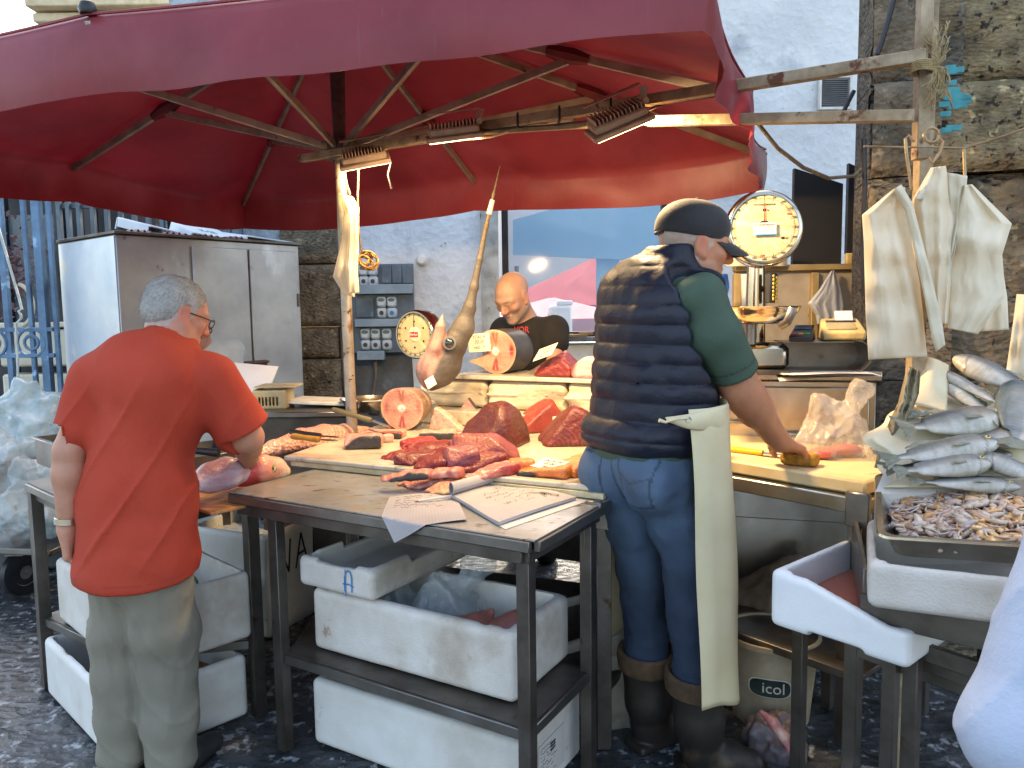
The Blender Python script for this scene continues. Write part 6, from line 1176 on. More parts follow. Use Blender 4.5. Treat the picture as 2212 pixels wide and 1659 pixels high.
def swc(V):
    h_ = (V[:, 2]-zb_)/(zt_-zb_); xl = V[:, 0]-(pt(938, 835)[0]+(pt(985, 700)[0]-pt(938, 835)[0])*np.clip(h_, 0, 1.2)); base = mixc((.11, .095, .08), (.055, .045, .038), .5+.9*wv(f3_, V))
    pk = np.clip((-.008-xl+.02*wv(f3_, V))/.02, 0, 1)*np.clip((1.25-h_)/.2, 0, 1)*(h_ < 1.3); c = base*(1-pk[:, None])+mixc((.26, .18, .165), (.42, .25, .20), .5+wv(f1_, V))*pk[:, None]
    st = np.clip((wv(f2_, V*np.array((1, 1, .22)))-.05)*3, 0, 1)*pk; c = c*(1-.65*st[:, None])+np.array((.20, .07, .07))*.65*st[:, None]
    up = np.clip((V[:, 2]-pt(1, 560)[2])/.1, 0, 1)[:, None]; return c*(1-up)+mixc((.11, .075, .042), (.055, .036, .02), .5+wv(f3_, V))*up
t = thing('swordfish', 'swordfish head standing upright with its long bill pointing at the canopy', 'swordfish', (float(c_[0]), Ys, float(c_[2])))
S.build('head', mat('swordfish_hide', (.9, .88, .85), None, 40, rough=.52, vcol=True, bump=.35, bscale=60, coat=.05), t, colf=swc)
e = Matrix.Translation(tuple(pt(971, 741, -.062))) @ Matrix.Rotation(math.radians(90), 4, 'X'); mb = MB(e); mb.lathe([(0, .016), (.012, .014), (.022, .006), (.027, -.006)], n=28); mb.build('eye', mat('steel_blue_eye', '#2c3a44', '#141a20', 20, rough=.08, coat=1), t); mb = MB(e); mb.lathe([(.024, .004), (.032, .003), (.034, -.008)], n=28); mb.build('eye_ring', mat('eye_ring', '#6d6a66', None, rough=.3), t)
mb = MB(); a, b = Vector(tuple(pt(1056, 463))), Vector(tuple(pt(1064, 432))); mb.tube([a, b], [.0135, .0115], 12); mb.build('paper_band', PAPER, t)

# ================= left scale with pan
ls = P(905, 722, 3.95); Tl = Matrix.Translation(ls) @ Matrix.Rotation(math.radians(-32), 4, 'Z') @ Matrix.Rotation(math.radians(90), 4, 'X')
t = thing('scale', 'older dial scale with a red oval badge, behind the swordfish head', 'scale', (ls.x, ls.y, .94), 'dial scales of the stall'); f_ = dial(t, ls, Tl, .118, .085, False, None, rim=.008); Tf = Tl @ Matrix.Translation((0, 0, .0355))
mb = MB(Tf); mb.lathe([(0, .003), (.034, .003), (.038, 0)], n=40); mb.build('hub', ENAM, f_)
mb = MB(Tf); mb.box((0, 0, .0045), (.056, .026, .002), .0008); b_ = mb.build('badge', REDI, f_); text('Berkel', .019, Tf @ Matrix.Translation((0, 0, .0062)), PAPER, 'lettering', b_)
mb = MB(Tf)
for a in range(6): mb.box((.066*math.sin(a*math.pi/3), .066*math.cos(a*math.pi/3), .0008), (.009, .009, .001), 0)
mb.build('window_marks', INKB, f_)
mb = MB(); mb.lathe([(.022, 0), (.022, .3)], T=Matrix.Translation((ls.x+.02, ls.y+.03, 1.0)), n=16); mb.build('column', WHITEP, t); mb = MB(TR((ls.x-.08, ls.y-.02, .975), -20)); mb.box((0, 0, .035), (.32, .24, .07), .02); mb.build('base', WHITEP, t)
pc = P(800, 862, 3.85); mb = MB(); mb.lathe([(0, -.065), (.05, -.065), (.11, -.045), (.142, -.01), (.148, .0), (.152, .003), (.147, .004), (.138, -.008), (.108, -.04), (.05, -.058), (0, -.058)], T=Matrix.Translation(pc), n=56); mb.build('pan', STEELL, t)
mb = MB(); mb.tube([(pc.x+.03, pc.y, pc.z-.06), (pc.x+.06, pc.y+.02, 1.02)], .02, 12); mb.build('pan_stem', STEEL, t)
q = P(845, 915, 3.8); t = thing('tub', 'white plastic tub with faint red marks under the scale pan', 'tub', (q.x, q.y, .97-.02)); mb = MB(); mb.lathe([(.0, 0), (.06, 0), (.075, .05), (.078, .055), (.07, .055), (.06, .01), (0, .01)], T=Matrix.Translation((q.x, q.y+.05, .972)), n=32); mb.build('shell', WHITEP, t)

# ================= knives and cleaver
def knife(label, a, b, ca, cb, hm, wd, blade=True, hw=.014):
    t = thing('knife', label, 'knife', a); mb = MB(); mb.tube([a, a.lerp(b, .12), a.lerp(b, .5), a.lerp(b, .92), b], [hw*.8, hw, hw*.85, hw, hw*.9], 10, flat=.7); mb.build('handle', hm, t)
    mb = MB(); 
    if blade: d = cb-ca; n = Vector((-d.y, d.x, 0)).normalized()*wd; z = Vector((0, 0, .0015)); V = [ca-n*.3, ca+n*.7, ca.lerp(cb, .75)+n*.7, cb, ca.lerp(cb, .8)-n*.3]; mb.add([v+z for v in V]+[v-z for v in V], [(0,4,3,2,1), (5,6,7,8,9)]+[(k, (k+1) % 5, (k+1) % 5+5, k+5) for k in range(5)]); mb.build('blade', CHROME, t)
    return t
a, b = P(718, 884, 3.45), P(802, 908, 3.4); knife('big knife with a long olive grey handle sticking out left of the marble', a, b, b, P(845, 925, 3.3), mat('olive_handle', '#6b6348', '#565038', 6, rough=.5), .02)
a, b = P(628, 933, 3.05), P(692, 942, 3.0); knife('black handled knife lying on the left rim of the marble counter', a, b, b, P(735, 945, 2.98), BLACK, .02)
a, b = P(630, 942, 3.0), P(690, 950, 2.95); knife('yellow wooden handled knife right beside the black one', a, b, b, P(730, 952, 2.93), mat('honey_wood', '#b8862c', '#96691c', 12, rough=.5), .02)

# ================= big scaled fish and cut snapper on the left table
SCALE = mat('red_scales', (.95, .85, .8), None, 40, rough=.3, vcol=True, bump=1.0, bscale=30, vor=70, coat=.3, spots=None)
def bodyfish(label, pts, rs, colf, name, seed=0, h=.006, m=SCALE, flat=1, extra=None, cat='fish'):
    pts = [np.array(p) for p in pts]; lo = np.min([p-r for p, r in zip(pts, rs)], 0)-.03; hi = np.max([p+r for p, r in zip(pts, rs)], 0)+.03
    S = SDF(lo, hi, h); S.chain(pts, rs, k=.02); 
    if extra: extra(S)
    f = wob(60, seed, 6); S.warp(lambda X, Y, Z: .002*f(X, Y, Z)); t = thing(name, label, cat, Vector((float(pts[0][0]), float(pts[0][1]), float(lo[2]+.03)))); S.build('body', m, t, colf=colf, sharp=0); return t
w_ = wob(18, 4, 5); redf = lambda V: mixc((.62, .26, .20), (.80, .55, .42), .4+.9*wv(w_, V))
bodyfish('long pinkish scaled fish lying along the left rim of the marble counter', [P(545, 985, 2.95), P(590, 968, 3.05), P(650, 950, 3.2), P(700, 945, 3.35), P(745, 940, 3.5), P(790, 935, 3.6)], [.014, .03, .045, .055, .05, .03], redf, 'big_fish', 2)
hd = wob(30, 6, 5)
def headc(V):
    x = V[:, 0]; x0, x1 = P(500, 1, 2.75).x, P(620, 1, 2.75).x; s_ = (x-x0)/(x1-x0); c = mixc((.60, .22, .16), (.80, .62, .44), .5+wv(hd, V)); k = np.clip((.25-s_)/.1, 0, 1)[:, None]; return c*(1-k)+mixc((.42, .03, .03), (.62, .12, .10), .5+wv(hd, V))*k
t = bodyfish('golden pink snapper head with a big eye, cut red at the neck', [P(520, 1022, 2.72), P(560, 1015, 2.76), P(595, 1014, 2.8), P(615, 1018, 2.83)], [.05, .055, .042, .022], headc, 'cut_snapper', 5, m=mat('snapper_skin', (.95, .88, .8), None, 50, rough=.3, vcol=True, bump=.5, bscale=60, coat=.3), cat='fish head')
q = P(588, 1012, 2.745); e = Matrix.Translation(q) @ Matrix.Rotation(math.radians(80), 4, 'X'); mb = MB(e); mb.lathe([(0, .008), (.007, .007), (.010, 0)], n=20); mb.build('eye', EYE, t); mb = MB(e); mb.lathe([(.008, .004), (.014, .003), (.017, -.006)], n=20); mb.build('eye_ring', EYER, t)
vv = wob(25, 8, 5)
def bodc(V):
    x = V[:, 0]; x0, x1 = P(430, 1, 2.6).x, P(520, 1, 2.65).x; s_ = (x-x0)/(x1-x0); c = mixc((.62, .58, .68), (.40, .22, .26), .5+1.2*wv(vv, V)); k = np.clip((s_-.5)/.12, 0, 1)[:, None]; return c*(1-k)+mixc((.50, .04, .035), (.70, .16, .12), .5+wv(vv, V))*k
bodyfish('silvery lilac snapper body cut open and bloody beside its head', [P(425, 1045, 2.52), P(455, 1032, 2.58), P(490, 1022, 2.62), P(512, 1020, 2.68)], [.03, .05, .052, .045], bodc, 'gutted_snapper', 9, m=mat('snapper_body', (.95, .9, .92), None, 50, rough=.22, vcol=True, bump=.7, bscale=40, coat=.5))
mb = MB(); p_ = P(415, 1062, 2.45); p_.z = .856
mb.box((-1.0, 2.72, .858), (.42, .40, .012), .004, rz=-42); o = mb.build('wooden_board', mat('bloody_board', '#b98a4a', '#9a3f34', 6, rough=.5, bump=.1, stretch=(1, 5, 1))); tag(o, 'yellowish wooden board with blood under the cut snapper', 'board')
q = PZ(470, 985, .92); mb = MB(TR((q.x-.1, q.y+.1, .86), -42)); mb.box((0, 0, .035), (.35, .28, .005), .001)
for sx in (-1, 1): mb.box((sx*.175, 0, .05), (.006, .28, .05), .002); mb.box((0, sx*.14, .05), (.35, .006, .05), .002)
mb.box((0, 0, .003), (.34, .27, .006), .001); tag(mb.build('steel_tray', STEEL), 'shallow steel tray behind the cut snapper on the left table', 'tray')
q = P(440, 985, 2.9); mb = MB(); mb.tube([P(395, 972, 3.0), P(430, 974, 3.0), P(473, 978, 3.0)], [.012, .014, .018], 10); tag(mb.build('sharpening_steel', BLACK), 'dark handled sharpening steel lying behind the snapper', 'tool')
t = thing('steel_pan', 'deep steel pan at the back left corner of the left table', 'pan', PZ(140, 1020, .85)); q = PZ(150, 1010, .85); mb = MB(TR((q.x-.02, q.y+.08, .853), -42)); mb.box((0, 0, .003), (.26, .22, .006), .001)
for sx in (-1, 1): mb.box((sx*.13, 0, .06), (.005, .22, .115), .002); mb.box((0, sx*.11, .06), (.26, .005, .115), .002)
mb.build('shell', STEEL, t); mb = MB(TR((q.x-.02, q.y+.08, .853), -42)); mb.box((0, 0, .116), (.29, .25, .004), .001) if False else None
for sx in (-1, 1): mb.box((sx*.138, 0, .118), (.02, .26, .004), .001); mb.box((0, sx*.118, .118), (.26, .02, .004), .001)
mb.build('rim', STEELL, t)

# ================= notebook, sheet and pen on the near table
GRIDP = mat('squared_paper', '#aaa4a2', '#9e9896', 3, rough=.85)
def gridlines(mb, T, w_, h_, st, lw): strokes(mb, T, [[(-w_/2+i*st, -h_/2), (-w_/2+i*st, h_/2)] for i in range(int(w_/st)+1)]+[[(-w_/2, -h_/2+i*st), (w_/2, -h_/2+i*st)] for i in range(int(h_/st)+1)], lw)
GL = mat('grid_line', '#8d8a96', None, rough=.8)
q = PZ(928, 1112, .9); a1_, a2_, a3_, a4_ = PZ(842, 1075, .902), PZ(980, 1062, .902), PZ(1030, 1122, .902), PZ(878, 1150, .902)
t = thing('paper_sheet', 'loose squared sheet hanging over the front edge of the near table', 'paper', q)
ed_ = Vector((A_.x, A_.y, 0)); nb = Vector((-B_.x, -B_.y, 0))
c0_ = a1_+Vector((0, 0, .0)); ua = (a2_-a1_); 
def sheet(u, v):
    p = c0_+ua*(.0+1.0*u)+(Vector((.02, -.36, 0)))*v*(1.0)+Vector((.045, 0, 0))*u*v; rel = (Vector((p.x, p.y))-Vector((tFL.x, tFL.y))); d = -(rel.x*B_.x+rel.y*B_.y)
    if d > .02: ex = d-.02; p = Vector((p.x+B_.x*ex*.75, p.y+B_.y*ex*.75, .902-ex*.62)); 
    return (p.x, p.y, p.z+.002+.003*math.sin(5*u+3*v))
mb = MB(); mb.grid(26, 26, sheet, th=-.0006); mb.build('page', GRIDP, t)
def onsheet(lines, w_):
    mb = MB(); 
    for ln in lines:
        pts = [Vector(sheet(x_, y_))+Vector((0, -.0006, .0012)) for x_, y_ in ln]
        for a, b in zip(pts[:-1], pts[1:]):
            d = (b-a); 
            if d.length < 1e-6: continue
            n = d.cross(Vector((0, -.4, 1))).normalized()*w_/2; mb.add([a-n, b-n, b+n, a+n], [(0,1,2,3)])
    return mb
L = [[(i/26, j/13) for j in range(14)] for i in range(27)]+[[(j/13, i/30) for j in range(14)] for i in range(31)]; onsheet(L, .0005).build('grid_lines', GL, t)
onsheet([[(x_*1.0, 1-y_) for x_, y_ in ln] for ln in scrib(.75, .42, 5, 6, .12, .52, n=20)], .0016).build('handwriting', INK, t)
n1, n2, n3, n4 = PZ(975, 1075, .905), PZ(1085, 1042, .905), PZ(1245, 1078, .905), PZ(1078, 1134, .905)
t = thing('notebook', 'squared notebook with rolled back cover and faint handwriting', 'notebook', n4)
def quad(u, v): return n1*(1-u)*(1-v)+n2*(1-u)*v+n3*u*v+n4*u*(1-v)
mb = MB(); mb.grid(20, 12, lambda u, v: tuple(quad(u, v)+Vector((0, 0, .0+.002*math.sin(6*u+4*v)))), th=-.009); mb.build('page_block', GRIDP, t)
mb = MB(); mb.grid(4, 4, lambda u, v: tuple(quad(.1+.98*u, -.02+1.05*v)+Vector((.01, 0, -.0042))), th=-.001); mb.build('back_sheet', PAPER, t)
mb = MB(); ax_ = (n2-n1).normalized(); mb.grid(26, 3, lambda u, v: tuple(n1.lerp(n2, v)+(n4-n1).normalized()*.021*math.cos(u*7.5)*(1-.25*u)+Vector((0, 0, .028+.021*math.sin(u*7.5)*(1-.25*u)))), th=.0015); mb.build('rolled_pages', GRIDP, t)
def onq(lines, w_, z=.012):
    mb = MB()
    for ln in lines:
        pts = [quad(x_, y_)+Vector((0, 0, z+.002*math.sin(6*x_+4*y_))) for x_, y_ in ln]
        for a, b in zip(pts[:-1], pts[1:]):
            d = b-a
            if d.length < 1e-6: continue
            n = Vector((-d.y, d.x, 0)).normalized()*w_/2; mb.add([a-n, b-n, b+n, a+n], [(0,1,2,3)])
    return mb
onq([[(i/24, j/12) for j in range(13)] for i in range(25)]+[[(j/12, i/18) for j in range(13)] for i in range(19)], .0004, .0095).build('grid_lines', GL, t)
onq([[(.1+.8*y_, .9-.8*x_) for x_, y_ in ln][:: 1] for ln in scrib(.9, .8, 8, 7, .02, .05, n=24)], .0016, .0105).build('handwriting', INK, t)
q = quad(.78, .86)+Vector((0, 0, .0135)); Tn = Matrix.Translation(q) @ Matrix.Rotation(math.radians(-38), 4, 'Z'); text('PESCA', .026, Tn, INKB, 'lettering', t, ext=.0003); mb = MB()
strokes(mb, Tn @ Matrix.Translation((-.03, -.045, 0)), [[(.04*math.cos(a), .04*math.sin(a)) for a in np.linspace(.2, 3.0, 16)], [(.034*math.cos(a), .034*math.sin(a)) for a in np.linspace(.3, 2.9, 16)]], .001); mb.build('stamp', INKB, t)
a, b = PZ(897, 1083, .908), PZ(975, 1071, .912); t = thing('pen', 'clear ballpoint pen lying across the loose sheet', 'pen', a); mb = MB(); d = b-a; mb.tube([a, a+d*.12, a+d*.14, b], [.001, .0035, .004, .004], 8); mb.build('barrel', mat('pen_barrel', '#c9c6be', '#b5b0a5', 5, rough=.2), t); mb = MB(); mb.tube([a-d*.02, a+d*.08], [.0008, .003], 8); mb.build('tip', mat('brass', '#8a6a3a', None, rough=.3, metal=.8), t)

# bags and fish in the big foam box
TBx = frameT(cB, sa, .353)
for i, (x_, y_, sz, lb) in enumerate(((.02, .03, (.13, .10, .22), 'taller clear plastic bag standing in the large foam box'), (-.15, .0, (.10, .085, .17), 'smaller clear plastic bag in the large foam box, left of the taller one'), (.14, -.03, (.1, .07, .08), 'clear bag lying flat over the fish in the large foam box'))):
    c = TBx @ Vector((x_, y_, .035)); blob_bag(lb, tuple(c), sz, 60+i, CLEAR, folds=.010, top=(i == 0))
for i, (x_, y_, lb) in enumerate(((.27, .0, 'pinkish fish chunk in the right end of the large foam box'), (.17, -.07, 'reddish fish chunk under the clear bags in the large foam box'))):
    c = TBx @ Vector((x_, y_, .085)); S = SDF((-.1, -.1, -.01), (.1, .1, .14), .005); S.ell((0, 0, .05), (.085, .05, .045), Matrix.Rotation(.5-i, 3, 'Z')); S.ell((.03, .01, .075), (.05, .04, .03), k=.02); S.cap((-.06, -.03, .06), (.07, .03, .1), .012, k=.02); f = wob(40, i+3); S.warp(lambda X, Y, Z: .006*f(X, Y, Z)); tag(S.build('fish_chunk', mat('dull_fish', '#b07468', '#7d4438', 10, rough=.35, bump=.1), None, T=TR(c), origin=c), lb, 'fish', 'fish in the large foam box')

# ================= electricity meters
GREYB = mat('meter_board', '#5f6f7a', '#46525c', 5, rough=.6, spots=('#7d8f9c', 6, .6, .1)); MET = mat('meter_white', '#b9c3c9', '#9aa5ac', 10, rough=.5, spots=('#6b6a66', 22, .66, .05))
YM = 6.5; t = thing('meter_board', 'three tiered grey board of the electricity meters on the wall', 'meter board', P(840, 760, YM))
def pbox(mb, u0, v0, u1, v1, d, y=YM, b=.004): a, c = P(u0, v1, y), P(u1, v0, y); mb.box(((a.x+c.x)/2, y-d/2, (a.z+c.z)/2), (c.x-a.x, d, c.z-a.z), b)
for (u0, v0, u1, v1, d) in ((765, 570, 893, 762, .05),): mb = MB(); pbox(mb, u0, v0, u1, v1, d); mb.build('backing', GREYB, t)
for (u0, v0, u1, v1) in ((770, 614, 893, 636), (770, 688, 880, 706), (775, 757, 832, 777)): mb = MB(); pbox(mb, u0, v0, u1, v1, .075, YM-.05); mb.build('cable_duct', mat('duct', '#8496a3', '#6d7f8c', 5, rough=.5), t)
for (u0, v0, u1, v1) in ((825, 572, 846, 612), (848, 572, 868, 612), (870, 572, 891, 612), (770, 642, 808, 686)): mb = MB(); pbox(mb, u0, v0, u1, v1, .02, YM-.05); mb.build('blank_panel', GREYB, t)
for i, (u, v, rowlb) in enumerate(((786, 596, 'electricity meter half hidden behind the hanging white bags, top row'), (806, 596, 'electricity meter in the top row beside the blank panels'), (825, 664, 'left meter of the middle pair'), (847, 664, 'right meter of the middle pair, with a bluish window'), (752, 733, 'leftmost meter of the bottom row, left of the pole'), (790, 733, 'meter of the bottom row just right of the pole'), (812, 733, 'third meter of the bottom row'), (836, 733, 'rightmost meter of the bottom row, next to the scale'))):
    q = P(u, v, YM-.07); t = thing('electricity_meter', rowlb, 'meter', (q.x, q.y+.02, q.z-.09), 'electricity meters on the wall'); mb = MB(TR(q)); mb.box((0, 0, .045), (.078, .07, .085), .014); mb.box((0, .004, -.045), (.08, .062, .085), .018); mb.build('case', MET, t)
    mb = MB(Matrix.Translation((q.x, q.y-.036, q.z+.062)) @ Matrix.Rotation(math.radians(90), 4, 'X')); mb.lathe([(0, .002), (.027, .002), (.029, 0)], n=24, sy=.5); mb.build('display', mat('meter_display', '#56645c', None, rough=.3), t)
    mb = MB(Matrix.Translation((q.x, q.y-.032, q.z-.045)) @ Matrix.Rotation(math.radians(90), 4, 'X')); mb.lathe([(0, .006), (.014, .006), (.018, 0)], n=20); mb.build('knob', BLUEP if i == 3 else mat('meter_knob', '#3f3d3a', None, rough=.5), t)
for i, (pts, r_, lb) in enumerate((([(738, 640), (738, 700), (740, 770), (744, 830), (752, 870)], .018, 'brown conduit pipe left of the steel pole'), ([(810, 780), (812, 810), (806, 850), (795, 880)], .016, 'flexible brown conduit under the meter board'))):
    mb = MB(); mb.tube([P(u, v, YM-.03) for u, v in pts], r_, 10); tag(mb.build('conduit', mat('conduit', '#6b625a', '#544c46', 12, rough=.6)), lb, 'pipe')
mb = MB(); q = P(912, 562, WY-.06); mb.lathe([(0, .05), (.03, .05), (.05, .03), (.055, 0)], T=Matrix.Translation(q) @ Matrix.Rotation(math.radians(90), 4, 'X'), n=20); tag(mb.build('wall_lamp_cap', WHITEP), 'small round white fitting on the wall above the meter board', 'fitting')
mb = MB(); pbox(mb, 929, 692, 950, 732, .06, YM); tag(mb.build('junction_box', GREYB), 'grey junction box on the wall between scale and swordfish head', 'box')

# ================= hanging white bags and rope on the pole
t = thing('carrier_bags', 'bunch of white carrier bags tied on the umbrella pole', 'bags', P(745, 640, 3.4))
drape('bag_body', None, None, [(733, 418), (742, 460), (738, 520), (728, 560), (719, 598), (742, 635)], [(762, 425), (776, 450), (774, 510), (772, 560), (770, 600), (766, 642)], 3.42, BAGW, 2.3, .014, .022, 21, parent=t)
drape('bag_body', None, None, [(752, 455), (752, 520), (748, 575), (750, 635)], [(774, 455), (774, 520), (773, 590), (776, 632)], 3.38, BAGW, 1.5, .010, .016, 22, nu=20, nv=40, parent=t)
mb = MB(); mb.tube([P(756, 345, 3.42), P(744, 372, 3.42), P(748, 395, 3.42), P(756, 420, 3.42)], .005, 6); mb.build('tie', STEELD, t)
mb = MB(); r_ = random.Random(4); q = P(792, 562, 3.44)
for k in range(9):
    a0 = r_.uniform(0, 3); rx, ry = r_.uniform(.02, .045), r_.uniform(.015, .038); o_ = Vector((r_.uniform(-.015, .012), r_.uniform(-.015, .015), r_.uniform(-.012, .012))); th = r_.uniform(-.8, .4)
    mb.tube([q+o_+Vector((rx*math.cos(a)*math.cos(th)-ry*math.sin(a)*math.sin(th), .01*math.sin(2*a+k), rx*math.cos(a)*math.sin(th)+ry*math.sin(a)*math.cos(th))) for a in np.linspace(a0, a0+6.28, 18, endpoint=False)], .0042, 6, closed=True)
mb.tube([q+Vector((-.02, 0, .03)), P(775, 500, 3.42), P(773, 420, 3.44), P(775, 345, 3.46)], .004, 6); tag(mb.build('rope_coil', ROPE, sharp=0), 'coil of brown rope tied on the umbrella pole below the bags', 'rope')
# ================= sacks, cart at the far left
def bag2(label, cs, seed, m, folds=.02, h=.009):
    cs = [(np.array(P(u, v, Y)), r) for u, v, Y, r in cs]; lo = np.min([c-np.array(r) for c, r in cs], 0)-.05; hi = np.max([c+np.array(r) for c, r in cs], 0)+.05; S = SDF(lo, hi, h)
    for c, r in cs: S.ell(c, r, k=.06)
    f = wob(18, seed, 7); S.warp(lambda X, Y, Z: folds*.8*f(X, Y, Z)); o = S.build('rubbish_bag', m, sharp=0, crum=(folds*2.2, 60, seed)); return tag(o, label, 'bag', 'clear rubbish bags at the left')
SB = mat('milky_bag', '#c9d6d8', '#9fb4ba', 5, rough=.16, bump=.2, bscale=40, transl=.15, alpha=.62, spots=('#e6eef0', 9, .58, .1), spots2=('#6d8088', 6, .63, .08))
bag2('big milky rubbish bag tied into a knot, against the iron gate', [(60, 930, 4.6, (.26, .2, .2)), (70, 890, 4.6, (.2, .16, .16)), (78, 855, 4.6, (.07, .05, .1)), (100, 860, 4.6, (.07, .04, .03)), (40, 965, 4.55, (.3, .2, .1))], 3, SB, .03)
bag2('clear rubbish bag bulging in from the left edge, in front of the knotted one', [(5, 1040, 3.9, (.16, .14, .26)), (30, 1110, 3.9, (.16, .14, .14)), (-20, 990, 3.9, (.1, .1, .14))], 5, CLEAR, .02)
bag2('printed plastic wrappings heaped on the hand cart', [(95, 1030, 4.1, (.18, .1, .07)), (70, 1115, 3.95, (.2, .12, .07)), (40, 1090, 4.0, (.1, .1, .08))], 7, SB, .02)
t = thing('hand_cart', 'low grey hand cart on a rubber wheel, loaded with plastic waste', 'cart', (-2.75, 4.1, 0)); q = P(60, 1165, 4.05)
mb = MB(); mb.box((q.x-.3, 4.15, q.z-.0), (1.25, .5, .035), .006, rz=-10); mb.build('platform', STEEL, t)
q = P(48, 1200, 4.05); T = Matrix.Translation((q.x, 4.05, .125)) @ Matrix.Rotation(math.radians(70), 4, 'Z') @ Matrix.Rotation(math.radians(90), 4, 'X'); mb = MB(T); mb.lathe([(.05, -.022), (.1, -.026), (.123, -.018), (.125, 0), (.123, .018), (.1, .026), (.05, .022)], n=36); w_ = mb.build('wheel', BLACK, t); mb = MB(T); mb.lathe([(0, -.025), (.06, -.02), (.07, -.024), (.07, .024), (.06, .02), (0, .025)], n=28); mb.build('rim', STEELL, w_)
mb = MB(); mb.box((q.x-.0, 4.03, .24), (.10, .10, .012), .002); mb.bar((q.x-.04, 4.0, .13), (q.x-.04, 4.02, .24), .03, .01); mb.bar((q.x+.04, 4.1, .13), (q.x+.04, 4.06, .24), .03, .01); mb.build('castor_fork', STEEL, t)
mb = MB()
for k in range(5): a, b = P(10+4*k, 1000+7*k, 4.3), P(150, 985+9*k, 4.4); mb.bar(a, b, .03, .02)
tag(mb.build('timber_pile', WOOD), 'few rough timber sticks lying behind the rubbish bags', 'wood')
mb = MB(); a = P(60, 1000, 4.5); mb.box((a.x-.1, 4.7, a.z/2), (.9, .5, a.z), .02); tag(mb.build('storage_box', mat('old_box', '#5f6468', '#474c50', 4, rough=.7)), 'old grey box that carries the rubbish bags by the gate', 'box')
mb = MB(); q = PZ(665, 1000, 0); 
# ================= people
PO = P
SKINM = mat('skin', (.95, .9, .88), None, 60, rough=.48, vcol=True, bump=.10, bscale=140, sss=.08, rvar=.08)
def CLO(name, c, bump=.25, bscale=160, rough=.85, **k): return mat(name, c, None, 5, rough=rough, vcol=True, bump=bump, bscale=bscale, **k)
class Hd:
    def __init__(s, o, fwd, up=(0, 0, 1), sc=1.0):
        y = Vector(fwd).normalized(); x = y.cross(Vector(up)).normalized(); z = x.cross(y)
        s.R = np.array([[x[i], y[i], z[i]] for i in range(3)]); s.o = np.array(o, float); s.s = sc
    def p(s, *q): return s.o+s.R@(np.array(q, float)*s.s)
    def loc(s, V): return ((V-s.o)@s.R)/s.s
    def M(s, *q): m = Matrix(s.R.tolist()).to_4x4(); m.translation = Vector(s.p(*q).tolist()); return m
def head(S, H, hair=0, neck=None, nr=.056, k=.012, nose=1.0, jaw=1.0, ears=True):
    s = H.s; E = lambda c, r, kk=.012, R=None, sub=False: S.ell(H.p(*c), np.array(r)*s, H.R if R is None else H.R@R, kk*s, sub)
    Cp = lambda a, b, ra, rb, kk=.01, sub=False: S.cap(H.p(*a), H.p(*b), ra*s, rb*s, kk*s, sub)
    E((0, -.014, .035), (.076, .098, .084)); E((0, .030, .0), (.068, .068, .075), .03); E((0, .030, -.050), (.056*jaw, .060, .066), .03)
    Cp((-.045, .0, -.055), (0, .068, -.098), .026*jaw, .020, .03); Cp((.045, .0, -.055), (0, .068, -.098), .026*jaw, .020, .03)
    E((0, .074, -.100), (.020, .018, .017), .02)
    for q in (-1, 1):
        Cp((q*.048, .074, .020), (q*.012, .092, .024), .011, .011, .016); E((q*.042, .066, -.022), (.024, .022, .020), .02)
    for q in (-1, 1): E((q*.032, .104, .002), (.019, .016, .013), .012, sub=True)
    for q in (-1, 1): E((q*.031, .0815, .001), (.0145, .0145, .0135), .003); Cp((q*.018, .094, -.009), (q*.046, .086, -.007), .004, .003, .006); Cp((q*.018, .095, .009), (q*.046, .087, .008), .005, .004, .006)
    Cp((0, .092, .014), (0, .112*nose, -.026), .009, .013*nose, .012); E((0, .112*nose, -.030), (.014, .014, .012), .006)
    for q in (-1, 1): E((q*.012, .103, -.033), (.0085, .011, .009), .006)
    Cp((-.019, .091, -.062), (.019, .091, -.062), .0065, .0065, .008); Cp((0, .0955, -.060), (0, .0955, -.061), .006, .006, .006)
    Cp((-.016, .089, -.074), (.016, .089, -.074), .0075, .0075, .008); Cp((-.024, .096, -.0675), (.024, .096, -.0675), .0028, .0028, .004, True)
    if ears:
        for q in (-1, 1):
            E((q*.078, -.004, -.004), (.009, .021, .034), .008); E((q*.087, -.004, .0), (.006, .012, .022), .006, sub=True); E((q*.080, .008, -.034), (.007, .009, .011), .006)
    if neck is not None: S.cap(H.p(0, -.022, -.055), neck, nr*s, nr*1.15*s, .03)
